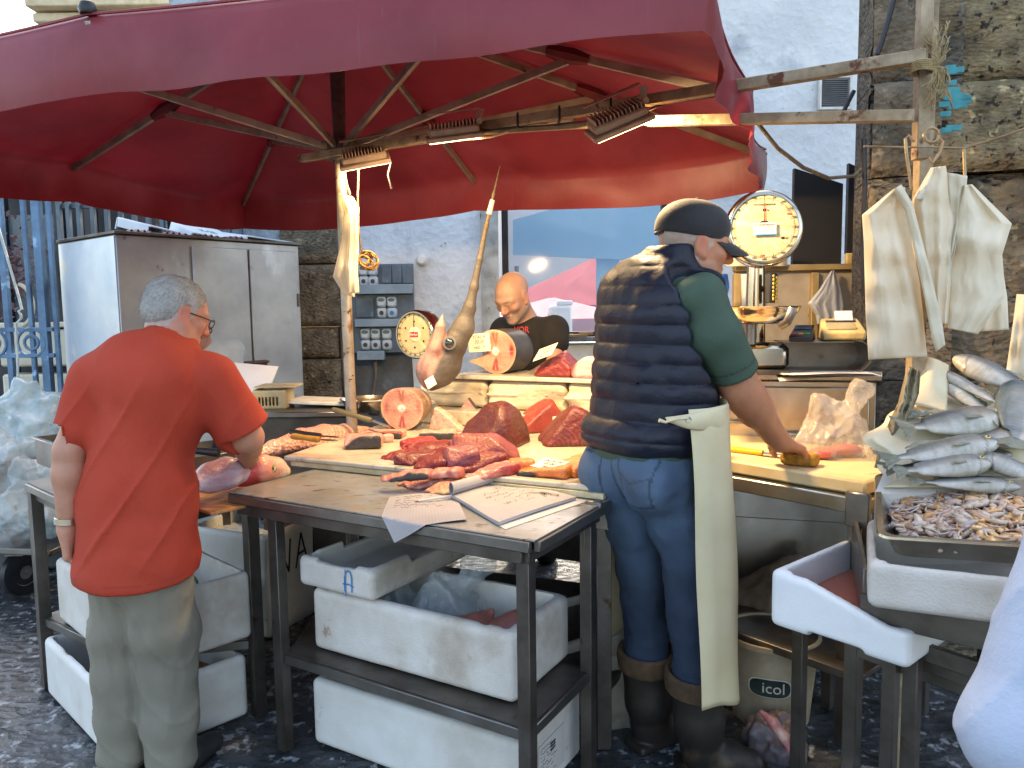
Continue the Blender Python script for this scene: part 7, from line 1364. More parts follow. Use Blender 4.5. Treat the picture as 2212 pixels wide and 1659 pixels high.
def hand(S, w, f, n, side, s=1.0, curl=.5, spread=.0, thumb=.6, fr=.0085):
    w, f, n, side = [np.array(q, float) for q in (w, f, n, side)]; f /= np.linalg.norm(f); n -= f*(n@f); n /= np.linalg.norm(n); sd = np.cross(f, n); sd *= np.sign(sd@side) or 1
    b = []
    for i, o in enumerate((.030, .010, -.011, -.030)):
        kn = w+f*(.092-.006*abs(i-1))*s+sd*o*s; S.chain([w+f*.012*s+sd*o*.55*s, kn], [.017*s, .0125*s], .012)
        L = (.070, .078, .073, .057)[i]*s; a = 0; p = kn; d = f+sd*spread*(1.5-i)*.2; d /= np.linalg.norm(d)
        for j, l in enumerate((.45, .30, .25)):
            a += curl*(.7, .9, .6)[j]*(1+.08*i); dd = d*math.cos(a)-n*math.sin(a); q = p+dd*L*l; r0 = fr*s*(1-.10*j); S.cap(p, q, r0*1.05, r0*.92, .003); p = q
        b.append(p)
    S.cap(w, w+f*.03*s, .026*s, .024*s, .015)
    t0 = w+f*.025*s+sd*.022*s; t1 = t0+(f*.55+sd*.75-n*.25)*.035*s; t2 = t1+(f*.85+sd*.35-n*thumb*.6)*.032*s; t3 = t2+(f*.95-n*thumb)*.025*s/1.2; S.chain([t0, t1, t2, t3], [.015*s, .012*s, .0105*s, .008*s], .006)
def skincol(H, base=(.50, .235, .145), red=(.55, .15, .09), eyes=True, grey=None, stub=None, lips=(.42, .14, .11), hairz=None):
    w1, w2 = wob(90, 3, 6), wob(300, 5, 6)
    def f(V):
        L = H.loc(V); c = mixc(base, tuple(b*.86 for b in base), .5+.8*wv(w1, V)); r = np.linalg.norm(L, axis=1) < .2
        def blob(q, s_): return np.exp(-(((L-np.array(q))/np.array(s_))**2).sum(1))
        k = np.clip(.8*blob((0, .11, -.03), (.02, .02, .02))+.45*blob((.045, .07, -.02), (.02, .03, .02))+.45*blob((-.045, .07, -.02), (.02, .03, .02))+.6*blob((.084, 0, 0), (.02, .03, .04))+.6*blob((-.084, 0, 0), (.02, .03, .04)), 0, 1)*r
        c = c*(1-k[:, None])+np.array(red)*k[:, None]
        k = np.clip(1.3*blob((0, .098, -.068), (.022, .012, .010)), 0, 1)*r; c = c*(1-.7*k[:, None])+np.array(lips)*.7*k[:, None]
        for q in (-1, 1):
            d = np.linalg.norm((L-np.array((q*.031, .0965, .001)))*np.array((1, .5, 1.6)), axis=1); e = (d < .0115)&r; c[e] = (.62, .58, .54) if eyes else tuple(b*.8 for b in base); c[(d < .006)&r] = (.06, .04, .03) if eyes else tuple(b*.8 for b in base)
            k = np.clip(1.4*blob((q*.032, .093, .023), (.018, .014, .004)), 0, 1)*r; c = c*(1-.6*k[:, None])+np.array((.12, .09, .08))*.6*k[:, None]
        if stub:
            k = np.clip(((L[:, 2] < -.045)&(L[:, 1] > .0)&(L[:, 2] > -.125)).astype(float)*(.6+.5*wv(w2, V)), 0, 1)*r; c = c*(1-.45*k[:, None])+np.array(stub)*.45*k[:, None]
        if grey:
            hl = (L[:, 2] > -.045+np.clip(L[:, 1], -.1, 0)*.3)&(L[:, 1] < .035-np.clip(-L[:, 2], 0, .1)*.8)&(np.abs(L[:, 0]) < .0785)&(L[:, 2] > -.075); k = hl*np.clip(.75+.5*wv(w2, V), 0, 1)*r; c = c*(1-k[:, None])+np.array(grey)*k[:, None]
        return c
    return f
def flat(c, s_=.06, seed=1, sc_=12):
    w = wob(sc_, seed, 5); return lambda V: np.array(c)[None, :]*(1+s_*wv(w, V))[:, None]
def np3(*a): return [np.array(x, float) for x in a]
def A(v): return np.array(tuple(v), float)
def shell(S, z=None): return S
def clip_plane(S, n, p):
    n = np.array(n, float); n /= np.linalg.norm(n); p = np.array(p, float); return S.op(lambda X, Y, Z: n[0]*(X-p[0])+n[1]*(Y-p[1])+n[2]*(Z-p[2]), S.lo, [a[-1] for a in S.ax], 0, mode='and')
def bbox(pts, m): pts = np.array(pts); return pts.min(0)-m, pts.max(0)+m

def tufts(parent, V, F, n, L_, H, colf, wdt=.0011):
    N = np.zeros_like(V); e = np.cross(V[F[:, 2]]-V[F[:, 0]], V[F[:, 3]]-V[F[:, 1]])
    for k in range(4): np.add.at(N, F[:, k], e)
    N /= np.linalg.norm(N, axis=1)[:, None]+1e-12; r = np.random.RandomState(5); ix = r.choice(len(V), n); P0 = V[ix]; Nn = N[ix]; fl = H.R@np.array((0, -.55, -.8)); d = fl[None]+.5*r.normal(size=(n, 3))+.25*Nn; d -= Nn*(d*Nn).sum(1)[:, None]; d /= np.linalg.norm(d, axis=1)[:, None]
    sd = np.cross(d, Nn)*wdt; tip = P0+d*L_*r.uniform(.6, 1.5, (n, 1))+Nn*.0035*r.uniform(.2, 1.6, (n, 1)); b0 = P0-Nn*.001; W = np.stack([b0-sd, b0+sd, tip], 1).reshape(-1, 3); Fs = np.arange(3*n).reshape(-1, 3)
    c = colf(P0)*r.uniform(.6, 1.5, (n, 1)); mesh_obj('hair_strands', W, Fs, mat('hair_strand', (.95, .95, .95), None, 60, rough=.6, vcol=True), parent, 0, col=np.clip(np.repeat(c, 3, 0), 0, 1))
# ---- man in the quilted vest
def man_vest():
    Fw = Vector((.80, .60, 0)); Rt = np.array((.60, -.80, 0)); Fn = np.array((.80, .60, 0)); Rm = np.array([[Fn[0], -Rt[0], 0], [Fn[1], -Rt[1], 0], [0, 0, 1.]])
    pel, bel, che, nk = A(P(1388, 990, 2.42)), A(P(1412, 860, 2.43)), A(P(1418, 715, 2.42)), A(P(1455, 590, 2.42))
    hc = A(P(1497, 531, 2.42)); H = Hd(hc, (.975, .13, -.13), sc=1.04)
    rs, re, rw, = A(P(1515, 636, 2.27)), A(P(1598, 838, 2.33)), A(P(1684, 954, 2.50)); rm_ = A(P(1540, 722, 2.27)); spg = A(sp)
    ls_, le, lw = che+(-Rt)*.19+np.array((0, 0, .10)), A(P(1500, 840, 2.72)), A(P(1480, 950, 2.84)); lw[2] = 1.0
    kl, al = A(P(1388, 1230, 2.50)), A(P(1402, 1470, 2.52)); kr, ar = A(P(1482, 1220, 2.34)), A(P(1515, 1480, 2.36)); al[2] = .12; ar[2] = .12
    hl_, hr_ = pel-Rt*.09, pel+Rt*.085
    t = thing('person', 'man in black cap, navy quilted vest, jeans and long cream apron, leaning on the board', 'person', (float(pel[0]), float(pel[1]), 0))
    lo, hi = bbox([hc, rw, spg, al, ar, lw, pel], .16); lo[2] = -.01; S = SDF(lo, hi, .005)
    head(S, H, neck=nk-np.array((0, 0, .04)), nr=.062, jaw=1.08, nose=1.04)
    S.ell(che, (.11, .17, .2), Rm, .04); S.ell(bel, (.12, .17, .17), Rm, .05); S.ell(pel, (.11, .15, .12), Rm, .04); S.cap(nk-np.array((0, 0, .05)), che, .07, .1, .04)
    S.chain([rs, re-(re-rs)*.1, re, rw], [.052, .056, .056, .036], .02); mid = re*.62+rw*.38; S.cap(re*.85+rw*.15, mid, .056, .053, .03)
    S.chain([ls_, le, lw], [.055, .048, .03], .02)
    f = spg+np.array((.0, 0, .055))-rw; hand(S, rw, np.array((.055, .045, -.028)), np.array((0.1, 0.1, 1)), Rt*-1+np.array((-.2, .6, 0)), 1.12, .42, thumb=.5, fr=.0095)
    hand(S, lw, np.array((.6, .6, -.15)), np.array((0, 0, 1)), Rt, 1.05, .25)
    S.chain([hl_, kl, al], [.08, .05, .04], .03); S.chain([hr_, kr, ar], [.08, .05, .04], .03)
    fw_ = wob(55, 8, 5); S.warp(lambda X, Y, Z: .0012*fw_(X, Y, Z)*(Z > .8), lo=(rs[0]-.1, rs[1]-.1, .9), hi=(hi[0], hi[1], 1.5))
    S.build('body', SKINM, t, colf=skincol(H, (.50, .225, .13), (.56, .15, .08), grey=(.40, .37, .34), stub=(.42, .36, .32)))
    # polo shirt
    lo, hi = bbox([rs, re, pel, che, nk], .26); S = SDF(lo, hi, .006)
    sm_ = A(P(1585, 806, 2.31)); S.chain([rs-np.array((.03, 0, -.0)), rs, rm_, sm_], [.058, .062, .076, .064], .02); S.cap(sm_, sm_+(sm_-rm_)*.2, .064, .063, .01)
    S.op(lambda X, Y, Z: np.where(X > sm_[0]-.09, ((re-rm_)[0]*(X-sm_[0])+(re-rm_)[1]*(Y-sm_[1])+(re-rm_)[2]*(Z-sm_[2]))/np.linalg.norm(re-rm_), -1), S.lo, [a[-1] for a in S.ax], 0, mode='and')
    S.ell(che+np.array((0, 0, .01)), (.13, .185, .20), Rm, .03); S.ell(bel, (.14, .185, .2), Rm, .05); S.ell(pel+np.array((0, 0, .05)), (.145, .195, .13), Rm, .04); clip_plane(S, (-.05, -.05, -1), pel+np.array((0, 0, -.025)))
    g1, g2 = wob(22, 3, 6), wob(60, 6, 6, (1, 1, .4)); S.warp(lambda X, Y, Z: .006*g1(X, Y, Z)+.0015*g2(X, Y, Z))
    wpl = wob(14, 9, 5)
    def pc_(V):
        c = mixc((.062, .105, .074), (.044, .080, .057), .5+.7*wv(wpl, V)); d = (V-sm_)@((re-rs)/np.linalg.norm(re-rs)); k = (np.abs(d+.028) < .003)[:, None]; c = np.where(k, c*.55, c); return c
    S.build('polo_shirt', CLO('polo_green', (.9, .9, .9), .3, 220), t, colf=pc_, crum=(.006, 50, 3))
    # vest
    lo, hi = bbox([che, pel, bel, nk], .27); hi[2] = nk[2]+.08; S = SDF(lo, hi, .0052)
    S.ell(che+np.array((0, 0, -.02)), (.150, .212, .24), Rm, .03); S.ell(bel, (.170, .215, .20), Rm, .07); S.ell(pel+np.array((0, 0, .085)), (.165, .212, .09), Rm, .04)
    S.ell(che-Fn*.045+np.array((0, 0, .10)), (.10, .18, .13), Rm, .05); S.cap(nk-Rt*.13-np.array((0, 0, .055)), nk+Rt*.12-np.array((0, 0, .06)), .065, .062, .05); S.cap(nk-np.array((0, 0, .03)), nk-Fn*.012+np.array((0, 0, .045)), .092, .084, .03)
    S.cap(nk+Fn*.01+np.array((0, 0, 0)), nk+Fn*.02+np.array((0, 0, .16)), .064, .074, .01, sub=True)
    S.cap(rs-(re-rs)*.25, rs, .072, .080, .012, sub=True); S.cap(rs, rm_, .080, .092, .012, sub=True); S.cap(rm_, sm_, .092, .10, .012, sub=True)
    clip_plane(S, (-.12, -.06, -1), pel+np.array((0, 0, .015)))
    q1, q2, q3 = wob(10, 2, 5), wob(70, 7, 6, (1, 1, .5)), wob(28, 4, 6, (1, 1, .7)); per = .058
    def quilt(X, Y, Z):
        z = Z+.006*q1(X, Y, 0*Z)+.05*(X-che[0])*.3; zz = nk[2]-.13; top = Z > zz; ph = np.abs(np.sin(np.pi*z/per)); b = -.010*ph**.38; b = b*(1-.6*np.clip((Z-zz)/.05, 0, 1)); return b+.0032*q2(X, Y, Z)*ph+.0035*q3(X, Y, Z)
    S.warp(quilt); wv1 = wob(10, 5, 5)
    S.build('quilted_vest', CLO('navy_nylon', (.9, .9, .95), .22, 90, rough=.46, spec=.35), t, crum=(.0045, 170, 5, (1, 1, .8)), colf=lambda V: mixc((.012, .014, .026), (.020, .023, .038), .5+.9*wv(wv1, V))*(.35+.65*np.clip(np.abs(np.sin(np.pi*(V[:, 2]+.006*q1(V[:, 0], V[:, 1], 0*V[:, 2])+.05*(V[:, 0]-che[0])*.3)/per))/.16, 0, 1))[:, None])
    mb = MB(); ax = (re-rs)/np.linalg.norm(re-rs); n1_ = np.cross(ax, (0, 0, 1.)); n1_ /= np.linalg.norm(n1_); n2_ = np.cross(ax, n1_)
    # jeans
    lo, hi = bbox([pel, kl, kr, al, ar], .22); lo[2] = .25; hi[2] = pel[2]+.16; S = SDF(lo, hi, .006)
    S.ell(pel+np.array((0, 0, .03)), (.135, .185, .13), Rm, .03); S.ell(hl_-Fn*.035+np.array((0, 0, -.05)), (.115, .10, .12), Rm, .03); S.ell(hr_-Fn*.035+np.array((0, 0, -.05)), (.115, .10, .12), Rm, .03)
    S.chain([hl_-np.array((0, 0, .07)), hl_*.4+kl*.6, kl, al], [.105, .086, .078, .072], .03); S.chain([hr_-np.array((0, 0, .07)), hr_*.4+kr*.6, kr, ar], [.105, .084, .076, .068], .03)
    clip_plane(S, (0, 0, -1), (0, 0, .30)); j1, j2 = wob(20, 3, 6, (1, 1, 1.6)), wob(60, 5, 6, (.8, .8, 1.8)); S.warp(lambda X, Y, Z: .006*j1(X, Y, Z)+.0022*j2(X, Y, Z))
    w1, w2 = wob(9, 6, 5), wob(45, 3, 5, (1, 1, .3)); zs = pel[2]
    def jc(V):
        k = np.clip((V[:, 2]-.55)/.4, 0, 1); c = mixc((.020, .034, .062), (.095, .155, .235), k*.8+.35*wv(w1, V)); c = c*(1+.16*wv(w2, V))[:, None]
        s_ = (V-pel)@Rt; b_ = (V-pel)@Fn; back = b_ < .02; z = V[:, 2]-zs
        def line(m): return (np.clip(m, 0, 1)*back)[:, None]
        L = np.exp(-((s_+.004)/.0035)**2)*(z < .12)*(z > -.12); L += np.exp(-((z-.055-.1*s_)/.004)**2)
        pk = (s_ > .028)&(s_ < .155)&(z < .03+.05*s_)&(z > -.125+.15*np.abs(s_-.09)); ed = pk&((s_ < .034)|(s_ > .149)|(z > .022+.05*s_)|(z < -.119+.15*np.abs(s_-.09)))
        L += ed*1.0; L += pk*(np.abs(z+.045-.35*np.abs(s_-.09)) < .0025)*.8; pk2 = (s_ < -.045)&(s_ > -.165)&(z < .03)&(z > -.125); L += pk2*((s_ > -.051)|(z > .023)|(z < -.119))
        c = c*(1-.55*line(L)); st = np.exp(-(((s_-.10)/.045)**2+((z+.055)/.05)**2))*back; return c*(1-.5*st[:, None])+np.array((.045, .045, .05))*.5*st[:, None]
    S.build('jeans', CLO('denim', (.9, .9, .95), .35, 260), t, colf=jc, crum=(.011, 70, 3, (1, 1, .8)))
    # boots
    BOOT = mat('rubber_boot', '#2f2823', '#1e1a18', 7, rough=.5, bump=.15, bscale=40, spots=('#4a3a2a', 6, .6, .1)); CUFF = mat('boot_cuff', '#5d4630', '#3f3022', 20, rough=.7, bump=.4, bscale=120, bstretch=(3, 3, .3))
    for (an, kn, dr) in ((al, kl, np.array((.85, .50, 0))), (ar, kr, np.array((.80, -.12, 0)))):
        ax_ = an+(kn-an)*((.36-an[2])/(kn[2]-an[2])); lo, hi = bbox([ax_, an, an+dr*.2], .13); lo[2] = 0; S = SDF(lo, hi, .006)
        S.chain([ax_, an+(kn-an)*.1, an+np.array((0, 0, -.02))], [.086, .078, .066], .02); S.chain([np.array((an[0], an[1], .055)), np.array((an[0], an[1], .05))+dr*.10, np.array((an[0], an[1], .045))+dr*.19], [.056, .054, .046], .03); S.box(np.array((an[0], an[1], .015))+dr*.08, (.15, .052, .015), np.array([[dr[0], -dr[1], 0], [dr[1], dr[0], 0], [0, 0, 1.]])/np.linalg.norm(dr), .008, .01)
        clip_plane(S, (0, 0, 1), (0, 0, .335)); b1 = wob(25, 4, 5, (.6, .6, 1.5)); S.warp(lambda X, Y, Z: .004*b1(X, Y, Z)); bt = S.build('boot', BOOT, t)
        mb = MB(); r0 = .090; c0 = Vector(tuple(an+(kn-an)*((.325-an[2])/(kn[2]-an[2])))); tlt = Matrix.Translation(c0) @ Matrix.Rotation(.12, 4, 'X'); mb.lathe([(r0*.9, -.035), (r0+.006, -.035), (r0+.010, -.005), (r0+.008, .022), (r0-.002, .030), (r0-.012, .020), (r0-.012, -.01)], T=tlt, n=40, cap=False); mb.build('cuff', CUFF, bt)
    # apron
    APR = mat('cream_apron', '#d9cba8', '#c9b993', 2.5, rough=.42, bump=.10, bscale=12, spots=('#6b4b34', 16, .72, .02), spots2=('#b3a27c', 3, .62, .15), transl=.04, coat=.15)
    fr = A(P(1540, 900, 2.45)); 
    top = [A(P(1481, 884, 2.185)), A(P(1525, 880, 2.19)), A(P(1567, 872, 2.26)), che*0+pel+Fn*.235+Rt*.07+np.array((0, 0, .13)), pel+Fn*.235-Rt*.08+np.array((0, 0, .13)), pel+Fn*.10-Rt*.225+np.array((0, 0, .12)), pel-Rt*.235-Fn*.03+np.array((0, 0, .12))]
    bot = [A(P(1521, 1538, 2.17)), A(P(1560, 1528, 2.18)), A(P(1604, 1517, 2.26)), pel+Fn*.30+Rt*.10, pel+Fn*.32-Rt*.10, A(P(1440, 1470, 2.84)), A(P(1318, 1447, 2.72))]
    for i in (3, 4): bot[i][2] = bot[2][2]
    for i in (5, 6): pass
    def cr(pl, u):
        k = u*(len(pl)-1); i = min(len(pl)-2, int(k)); s_ = k-i; p0, p1, p2, p3 = pl[max(i-1, 0)], pl[i], pl[i+1], pl[min(i+2, len(pl)-1)]; return .5*((2*p1)+(-p0+p2)*s_+(2*p0-5*p1+4*p2-p3)*s_**2+(-p0+3*p1-3*p2+p3)*s_**3)
    def ap(u, v): p = cr(top, u)*(1-v)+cr(bot, u)*v; return p+np.array((Rt[0], Rt[1], 0))*(.012*math.sin(3.2*v+1)+.004*math.sin(9*v+9*u))
    mb = MB(); mb.grid(60, 50, lambda u, v: tuple(ap(u, v)), th=.002); mb.build('apron', APR, t, 0)
    b0 = [A(P(1437, 903, 2.175)), A(P(1487, 895, 2.165)), A(P(1530, 886, 2.175)), A(P(1570, 868, 2.245)), pel+Fn*.24+Rt*.05+np.array((0, 0, .2))]; b1_ = [A(P(1440, 908, 2.175)), A(P(1487, 926, 2.165)), A(P(1530, 930, 2.18)), A(P(1566, 935, 2.25)), pel+Fn*.24+Rt*.05+np.array((0, 0, .09))]
    mb = MB(); mb.grid(30, 8, lambda u, v: tuple(cr(b0, u)*(1-v)+cr(b1_, u)*v+np.array((0, -.006*math.sin(3.14*v), 0))), th=.003); bd = mb.build('apron_band', APR, t, 0)
    mb = MB(); q = P(1487, 908, 2.158); mb.lathe([(.004, 0), (.007, .002), (.010, .001), (.011, -.002)], T=Matrix.Translation(q) @ Matrix.Rotation(math.radians(90), 4, 'X'), n=20, cap=False); mb.build('eyelet', STEEL, bd)
    mb = MB(); mb.tube([P(1487, 903, 2.155), P(1462, 905, 2.15), P(1438, 912, 2.155), P(1424, 908, 2.15)], [.0035, .003, .004, .006], 8); mb.build('apron_string', APR, bd)
    # cap
    CAPM = mat('cap_black', '#222226', '#17171a', 9, rough=.75, bump=.2, bscale=220, sheen=.2)
    lo, hi = bbox([hc], .24); S = SDF(lo, hi, .004); S.ell(H.p(0, -.015, .045), np.array((.086, .109, .092))*H.s, H.R, .01); S.ell(H.p(0, .02, .06), np.array((.078, .085, .070))*H.s, H.R, .02)
    nrm = H.R@np.array((0, -.06, -1.)); clip_plane(S, nrm, H.p(0, 0, .020)); w_ = wob(50, 3, 5); S.warp(lambda X, Y, Z: .0010*w_(X, Y, Z)); cp = S.build('cap', CAPM, t)
    mb = MB(); 
    def br(u, v): a = (u-.5)*2.5; r0 = .082; L_ = .078*max(0, math.cos(a*.9))**.5; x = math.sin(a)*r0*.93; y = .018+math.cos(a)*r0*.98+v*L_; return tuple(H.p(x*(1-.10*v), y, .026-.020*v-.22*x*x/.08-.012*v*v))
    mb.grid(30, 10, br, th=.003); mb.build('brim', CAPM, cp); mb = MB(); mb.lathe([(0, .006), (.006, .004), (.008, 0)], T=H.M(0, -.005, .137), n=12); mb.build('button', CAPM, cp)
    mb = MB(); mb.tube([tuple(H.p(.03, -.108, .028)), tuple(H.p(.0, -.118, .022)), tuple(H.p(-.03, -.108, .028))], .007, 8); mb.build('strap', CAPM, cp)
man_vest()

# ---- man in the red T-shirt
def man_red():
    P = lambda u, v, Y: PO(u, v, Y-.06)
    Fn = np.array((.42, .91, 0)); Rt = np.array((.91, -.42, 0)); Rm = np.array([[Fn[0], -Rt[0], 0], [Fn[1], -Rt[1], 0], [0, 0, 1.]])
    pel, wst, che, nk = A(P(298, 1215, 2.42)), A(P(303, 1040, 2.42)), A(P(330, 870, 2.44)), A(P(372, 725, 2.50))
    hc = A(P(382, 678, 2.53)); H = Hd(hc, (.66, .60, -.36), sc=.93)
    rs, re, rw = A(P(462, 815, 2.44)), A(P(533, 945, 2.50)), A(P(538, 992, 2.72)); ls_, le, lw = A(P(203, 818, 2.44)), A(P(152, 975, 2.38)), A(P(146, 1140, 2.36))
    kl, al = A(P(258, 1450, 2.44)), A(P(270, 1680, 2.44)); kr, ar = A(P(362, 1450, 2.42)), A(P(372, 1690, 2.42)); al[2] = ar[2] = .09; hl_, hr_ = pel-Rt*.09, pel+Rt*.09
    t = thing('person', 'white haired man in red T-shirt and grey trousers, seen from behind, bending over fish', 'person', (float(pel[0]), float(pel[1]), 0))
    lo, hi = bbox([hc, rw, lw, al, ar, pel], .17); lo[2] = -.01; S = SDF(lo, hi, .0052)
    head(S, H, neck=nk-np.array((0, 0, .03)), nr=.062)
    S.ell(che, (.095, .15, .17), Rm, .04); S.ell(wst, (.10, .13, .16), Rm, .05); S.ell(pel, (.10, .13, .12), Rm, .04); S.cap(nk, che, .06, .08, .04)
    S.chain([rs, re, rw], [.055, .048, .032], .02); S.cap(re, re*.6+rw*.4, .047, .046, .02)
    S.chain([ls_, le, le*.7+lw*.3, lw], [.050, .046, .047, .027], .02)
    hand(S, rw, np.array((-.35, .85, -.15)), np.array((0, 0, 1)), -Rt, 1.05, .5); hand(S, lw, np.array((.05, .1, -1)), np.array((-.95, -.1, 0)), np.array((.2, 1, 0)), 1.05, .75)
    S.chain([hl_, kl, al], [.08, .05, .04], .03); S.chain([hr_, kr, ar], [.08, .05, .04], .03)
    for a_, d_ in ((al, Fn), (ar, Fn)): S.chain([a_, a_+d_*.1-np.array((0, 0, .05))], [.04, .035], .03)
    S.build('body', SKINM, t, colf=skincol(H, (.48, .23, .15), (.52, .13, .09), grey=(.36, .345, .33)))
    # hair
    lo, hi = bbox([hc], .17); S = SDF(lo, hi, .0036); S.ell(H.p(0, -.018, .038), np.array((.083, .103, .089))*H.s, H.R, .01); S.ell(H.p(0, -.055, -.02), np.array((.070, .055, .05))*H.s, H.R, .03)
    S.cap(H.p(0, .10, -.12), H.p(0, .098, .02), .085*H.s, .070*H.s, .01, sub=True)
    for q in (-1, 1): S.ell(H.p(q*.088, .006, -.012), np.array((.03, .03, .045))*H.s, H.R, .006, True)
    h1, h2 = wob(150, 3, 7, (1, 1, .6)), wob(420, 6, 7); S.warp(lambda X, Y, Z: .0034*h1(X, Y, Z)*.6+.0014*h2(X, Y, Z)); wh = wob(120, 3, 6)
    hV, hF = S.mesh(); hcf = lambda V: mixc((.30, .29, .275), (.46, .445, .42), .5+.35*wv(wh, V)+.35*wv(h2, V))
    tufts(t, hV, hF, 5200, .013, H, hcf)
    S.build('hair', mat('white_hair', (.95, .95, .95), None, 60, rough=.8, vcol=True, bump=.9, bscale=220, bstretch=(1, 1, .25)), t, colf=hcf)
    mb = MB()
    for q in (-1, 1): mb.tube([tuple(H.p(q*.079, .01, .008)), tuple(H.p(q*.078, .06, .010)), tuple(H.p(q*.07, .105, .010))], .002, 6); mb.tube([tuple(H.p(q*.034+.022*math.cos(a), .112, .004+.016*math.sin(a))) for a in np.linspace(0, 6.28, 16, endpoint=False)], .0016, 5, closed=True)
    mb.build('glasses', BLACK, t)
    # shirt
    lo, hi = bbox([rs, re, le, pel, nk], .2); S = SDF(lo, hi, .0048)
    S.ell(che+np.array((0, 0, .02)), (.145, .195, .20), Rm, .03); S.ell(che-Fn*.03+np.array((0, 0, .10)), (.115, .17, .12), Rm, .05); S.cap(rs-Rt*.04, ls_+Rt*.04, .074, .074, .05); S.ell(wst, (.150, .178, .22), Rm, .08); S.ell(wst*.5+pel*.5, (.158, .186, .20), Rm, .06)
    S.ell(pel+np.array((0, 0, .0)), (.168, .202, .16), Rm, .05); S.cap(nk-np.array((0, 0, .06)), nk+np.array((.0, .0, .01)), .085, .068, .04)
    se, le2 = rs*.16+re*.84, ls_*.30+le*.70; S.chain([rs, se], [.076, .086], .035); S.chain([ls_, le2], [.070, .070], .035)
    d = re-rs; dn = d/np.linalg.norm(d); S.op(lambda X, Y, Z: np.where((X-rs[0])*Rt[0]+(Y-rs[1])*Rt[1] > .03, dn[0]*(X-se[0])+dn[1]*(Y-se[1])+dn[2]*(Z-se[2]), -1), S.lo, [a[-1] for a in S.ax], 0, mode='and')
    d2 = le-ls_; d2n = d2/np.linalg.norm(d2); S.op(lambda X, Y, Z: np.where((X-ls_[0])*Rt[0]+(Y-ls_[1])*Rt[1] < .002, d2n[0]*(X-le2[0])+d2n[1]*(Y-le2[1])+d2n[2]*(Z-le2[2]), -1), S.lo, [a[-1] for a in S.ax], 0, mode='and')
    clip_plane(S, (0, 0, -1), (0, 0, pel[2]-.035)); S.cap(H.p(0, 0, -.02), nk+np.array((0, 0, .03)), .07, .066, .01, sub=True)
    s1, s2, s3 = wob(8, 3, 5), wob(30, 5, 6), wob(60, 8, 5, (1, 1, .5))
    def fold(X, Y, Z):
        ph = (.83*(X-rs[0])-.56*(Z-rs[2]))*46+2.2*s1(X, Y, Z); m = np.clip(.55+.9*s1(Y, Z, X), 0, 1)*np.clip((rs[2]+.03-Z)/.12, 0, 1)*np.clip((Z-pel[2]-.0)/.15, 0, 1); r = -.016*np.exp(-np.abs(np.sin(ph*.5))/.22)*m+.005*np.sin(ph*.5+1)*m
        lowf = .009*np.sin((Z*42+9*X)+2.5*s1(X, Y, Z))*np.clip((pel[2]+.25-Z)/.2, 0, 1)*np.clip(.3+s2(X, Y, Z), 0, 1); return r+lowf+.0045*s2(X, Y, Z)+.001*s3(X, Y, Z)
    S.warp(fold); ws = wob(6, 3, 4); zh = pel[2]-.035
    S.build('t_shirt', CLO('red_cotton', (.95, .9, .9), .25, 240, transl=.0), t, crum=(.0065, 34, 4, (1, 1, .6)), colf=lambda V: np.where((np.abs(V[:, 2]-zh-.022) < .0022)[:, None], np.array((.30, .035, .025)), mixc((.46, .050, .020), (.38, .038, .017), .5+.8*wv(ws, V))))
    # trousers
    lo, hi = bbox([pel, kl, kr, al, ar], .21); lo[2] = .035; hi[2] = pel[2]+.1; S = SDF(lo, hi, .006)
    S.ell(pel+np.array((0, 0, -.02)), (.120, .160, .12), Rm, .03); S.chain([hl_*.9+hr_*.1-np.array((0, 0, .05)), hl_*.4+kl*.6, kl, kl*.4+al*.6, al], [.100, .090, .082, .078, .076], .025); S.chain([hr_*.9+hl_*.1-np.array((0, 0, .05)), hr_*.4+kr*.6, kr, kr*.4+ar*.6, ar], [.100, .094, .086, .081, .078], .025)
    t1, t2, t3 = wob(9, 3, 5), wob(26, 5, 6, (1, 1, .8)), wob(70, 7, 5, (1, 1, .4))
    S.warp(lambda X, Y, Z: .006*np.sin(X*52+3*t1(X, Y, Z)+Z*6)*np.clip((pel[2]-.1-Z)/.2, .1, 1)*np.clip(.5+t1(Y, X, Z), .1, 1)+.005*t2(X, Y, Z)-.005*np.exp(-np.abs(np.sin(Z*13+4*t1(X, Y, Z)+X*22))/.24)-.008*np.exp(-np.abs(np.sin(X*30+2.5*t1(X, Y, Z)+Z*5))/.2)*np.clip(.4+t1(Y, Z, X), 0, 1)+.001*t3(X, Y, Z)); clip_plane(S, (0, 0, -1), (0, 0, .045)); wt = wob(7, 4, 4)
    def tc(V):
        c = mixc((.24, .215, .165), (.18, .163, .13), .5+.8*wv(wt, V)); s_ = (V-pel)@Rt; b_ = (V-pel)@Fn; return c
    S.build('trousers', CLO('grey_khaki', (.95, .95, .92), .25, 200), t, colf=tc, crum=(.008, 46, 7, (1, 1, .45)))
    for a_ in (al, ar):
        c_ = np.array((a_[0], a_[1], 0)); lo, hi = bbox([c_, c_+Fn*.2], .1); lo[2] = 0; hi[2] = .12; S = SDF(lo, hi, .005); S.chain([c_+np.array((0, 0, .045))-Fn*.03, c_+np.array((0, 0, .042))+Fn*.08, c_+np.array((0, 0, .036))+Fn*.17], [.045, .046, .036], .02); clip_plane(S, (0, 0, -1), (0, 0, .004)); S.build('shoe', mat('dark_shoe', '#2d2b2a', '#1f1e1e', 9, rough=.6), t)
    mb = MB(); ax = Vector(tuple(lw-le)).normalized(); Mw = frame(tuple(lw-(lw-le)/np.linalg.norm(lw-le)*.022), ax.orthogonal(), ax.cross(ax.orthogonal())); mb.lathe([(.034, -.011), (.037, -.009), (.037, .009), (.034, .011)], T=Mw, n=28, cap=False); mb.build('wrist_watch', STEELL, t)
man_red()

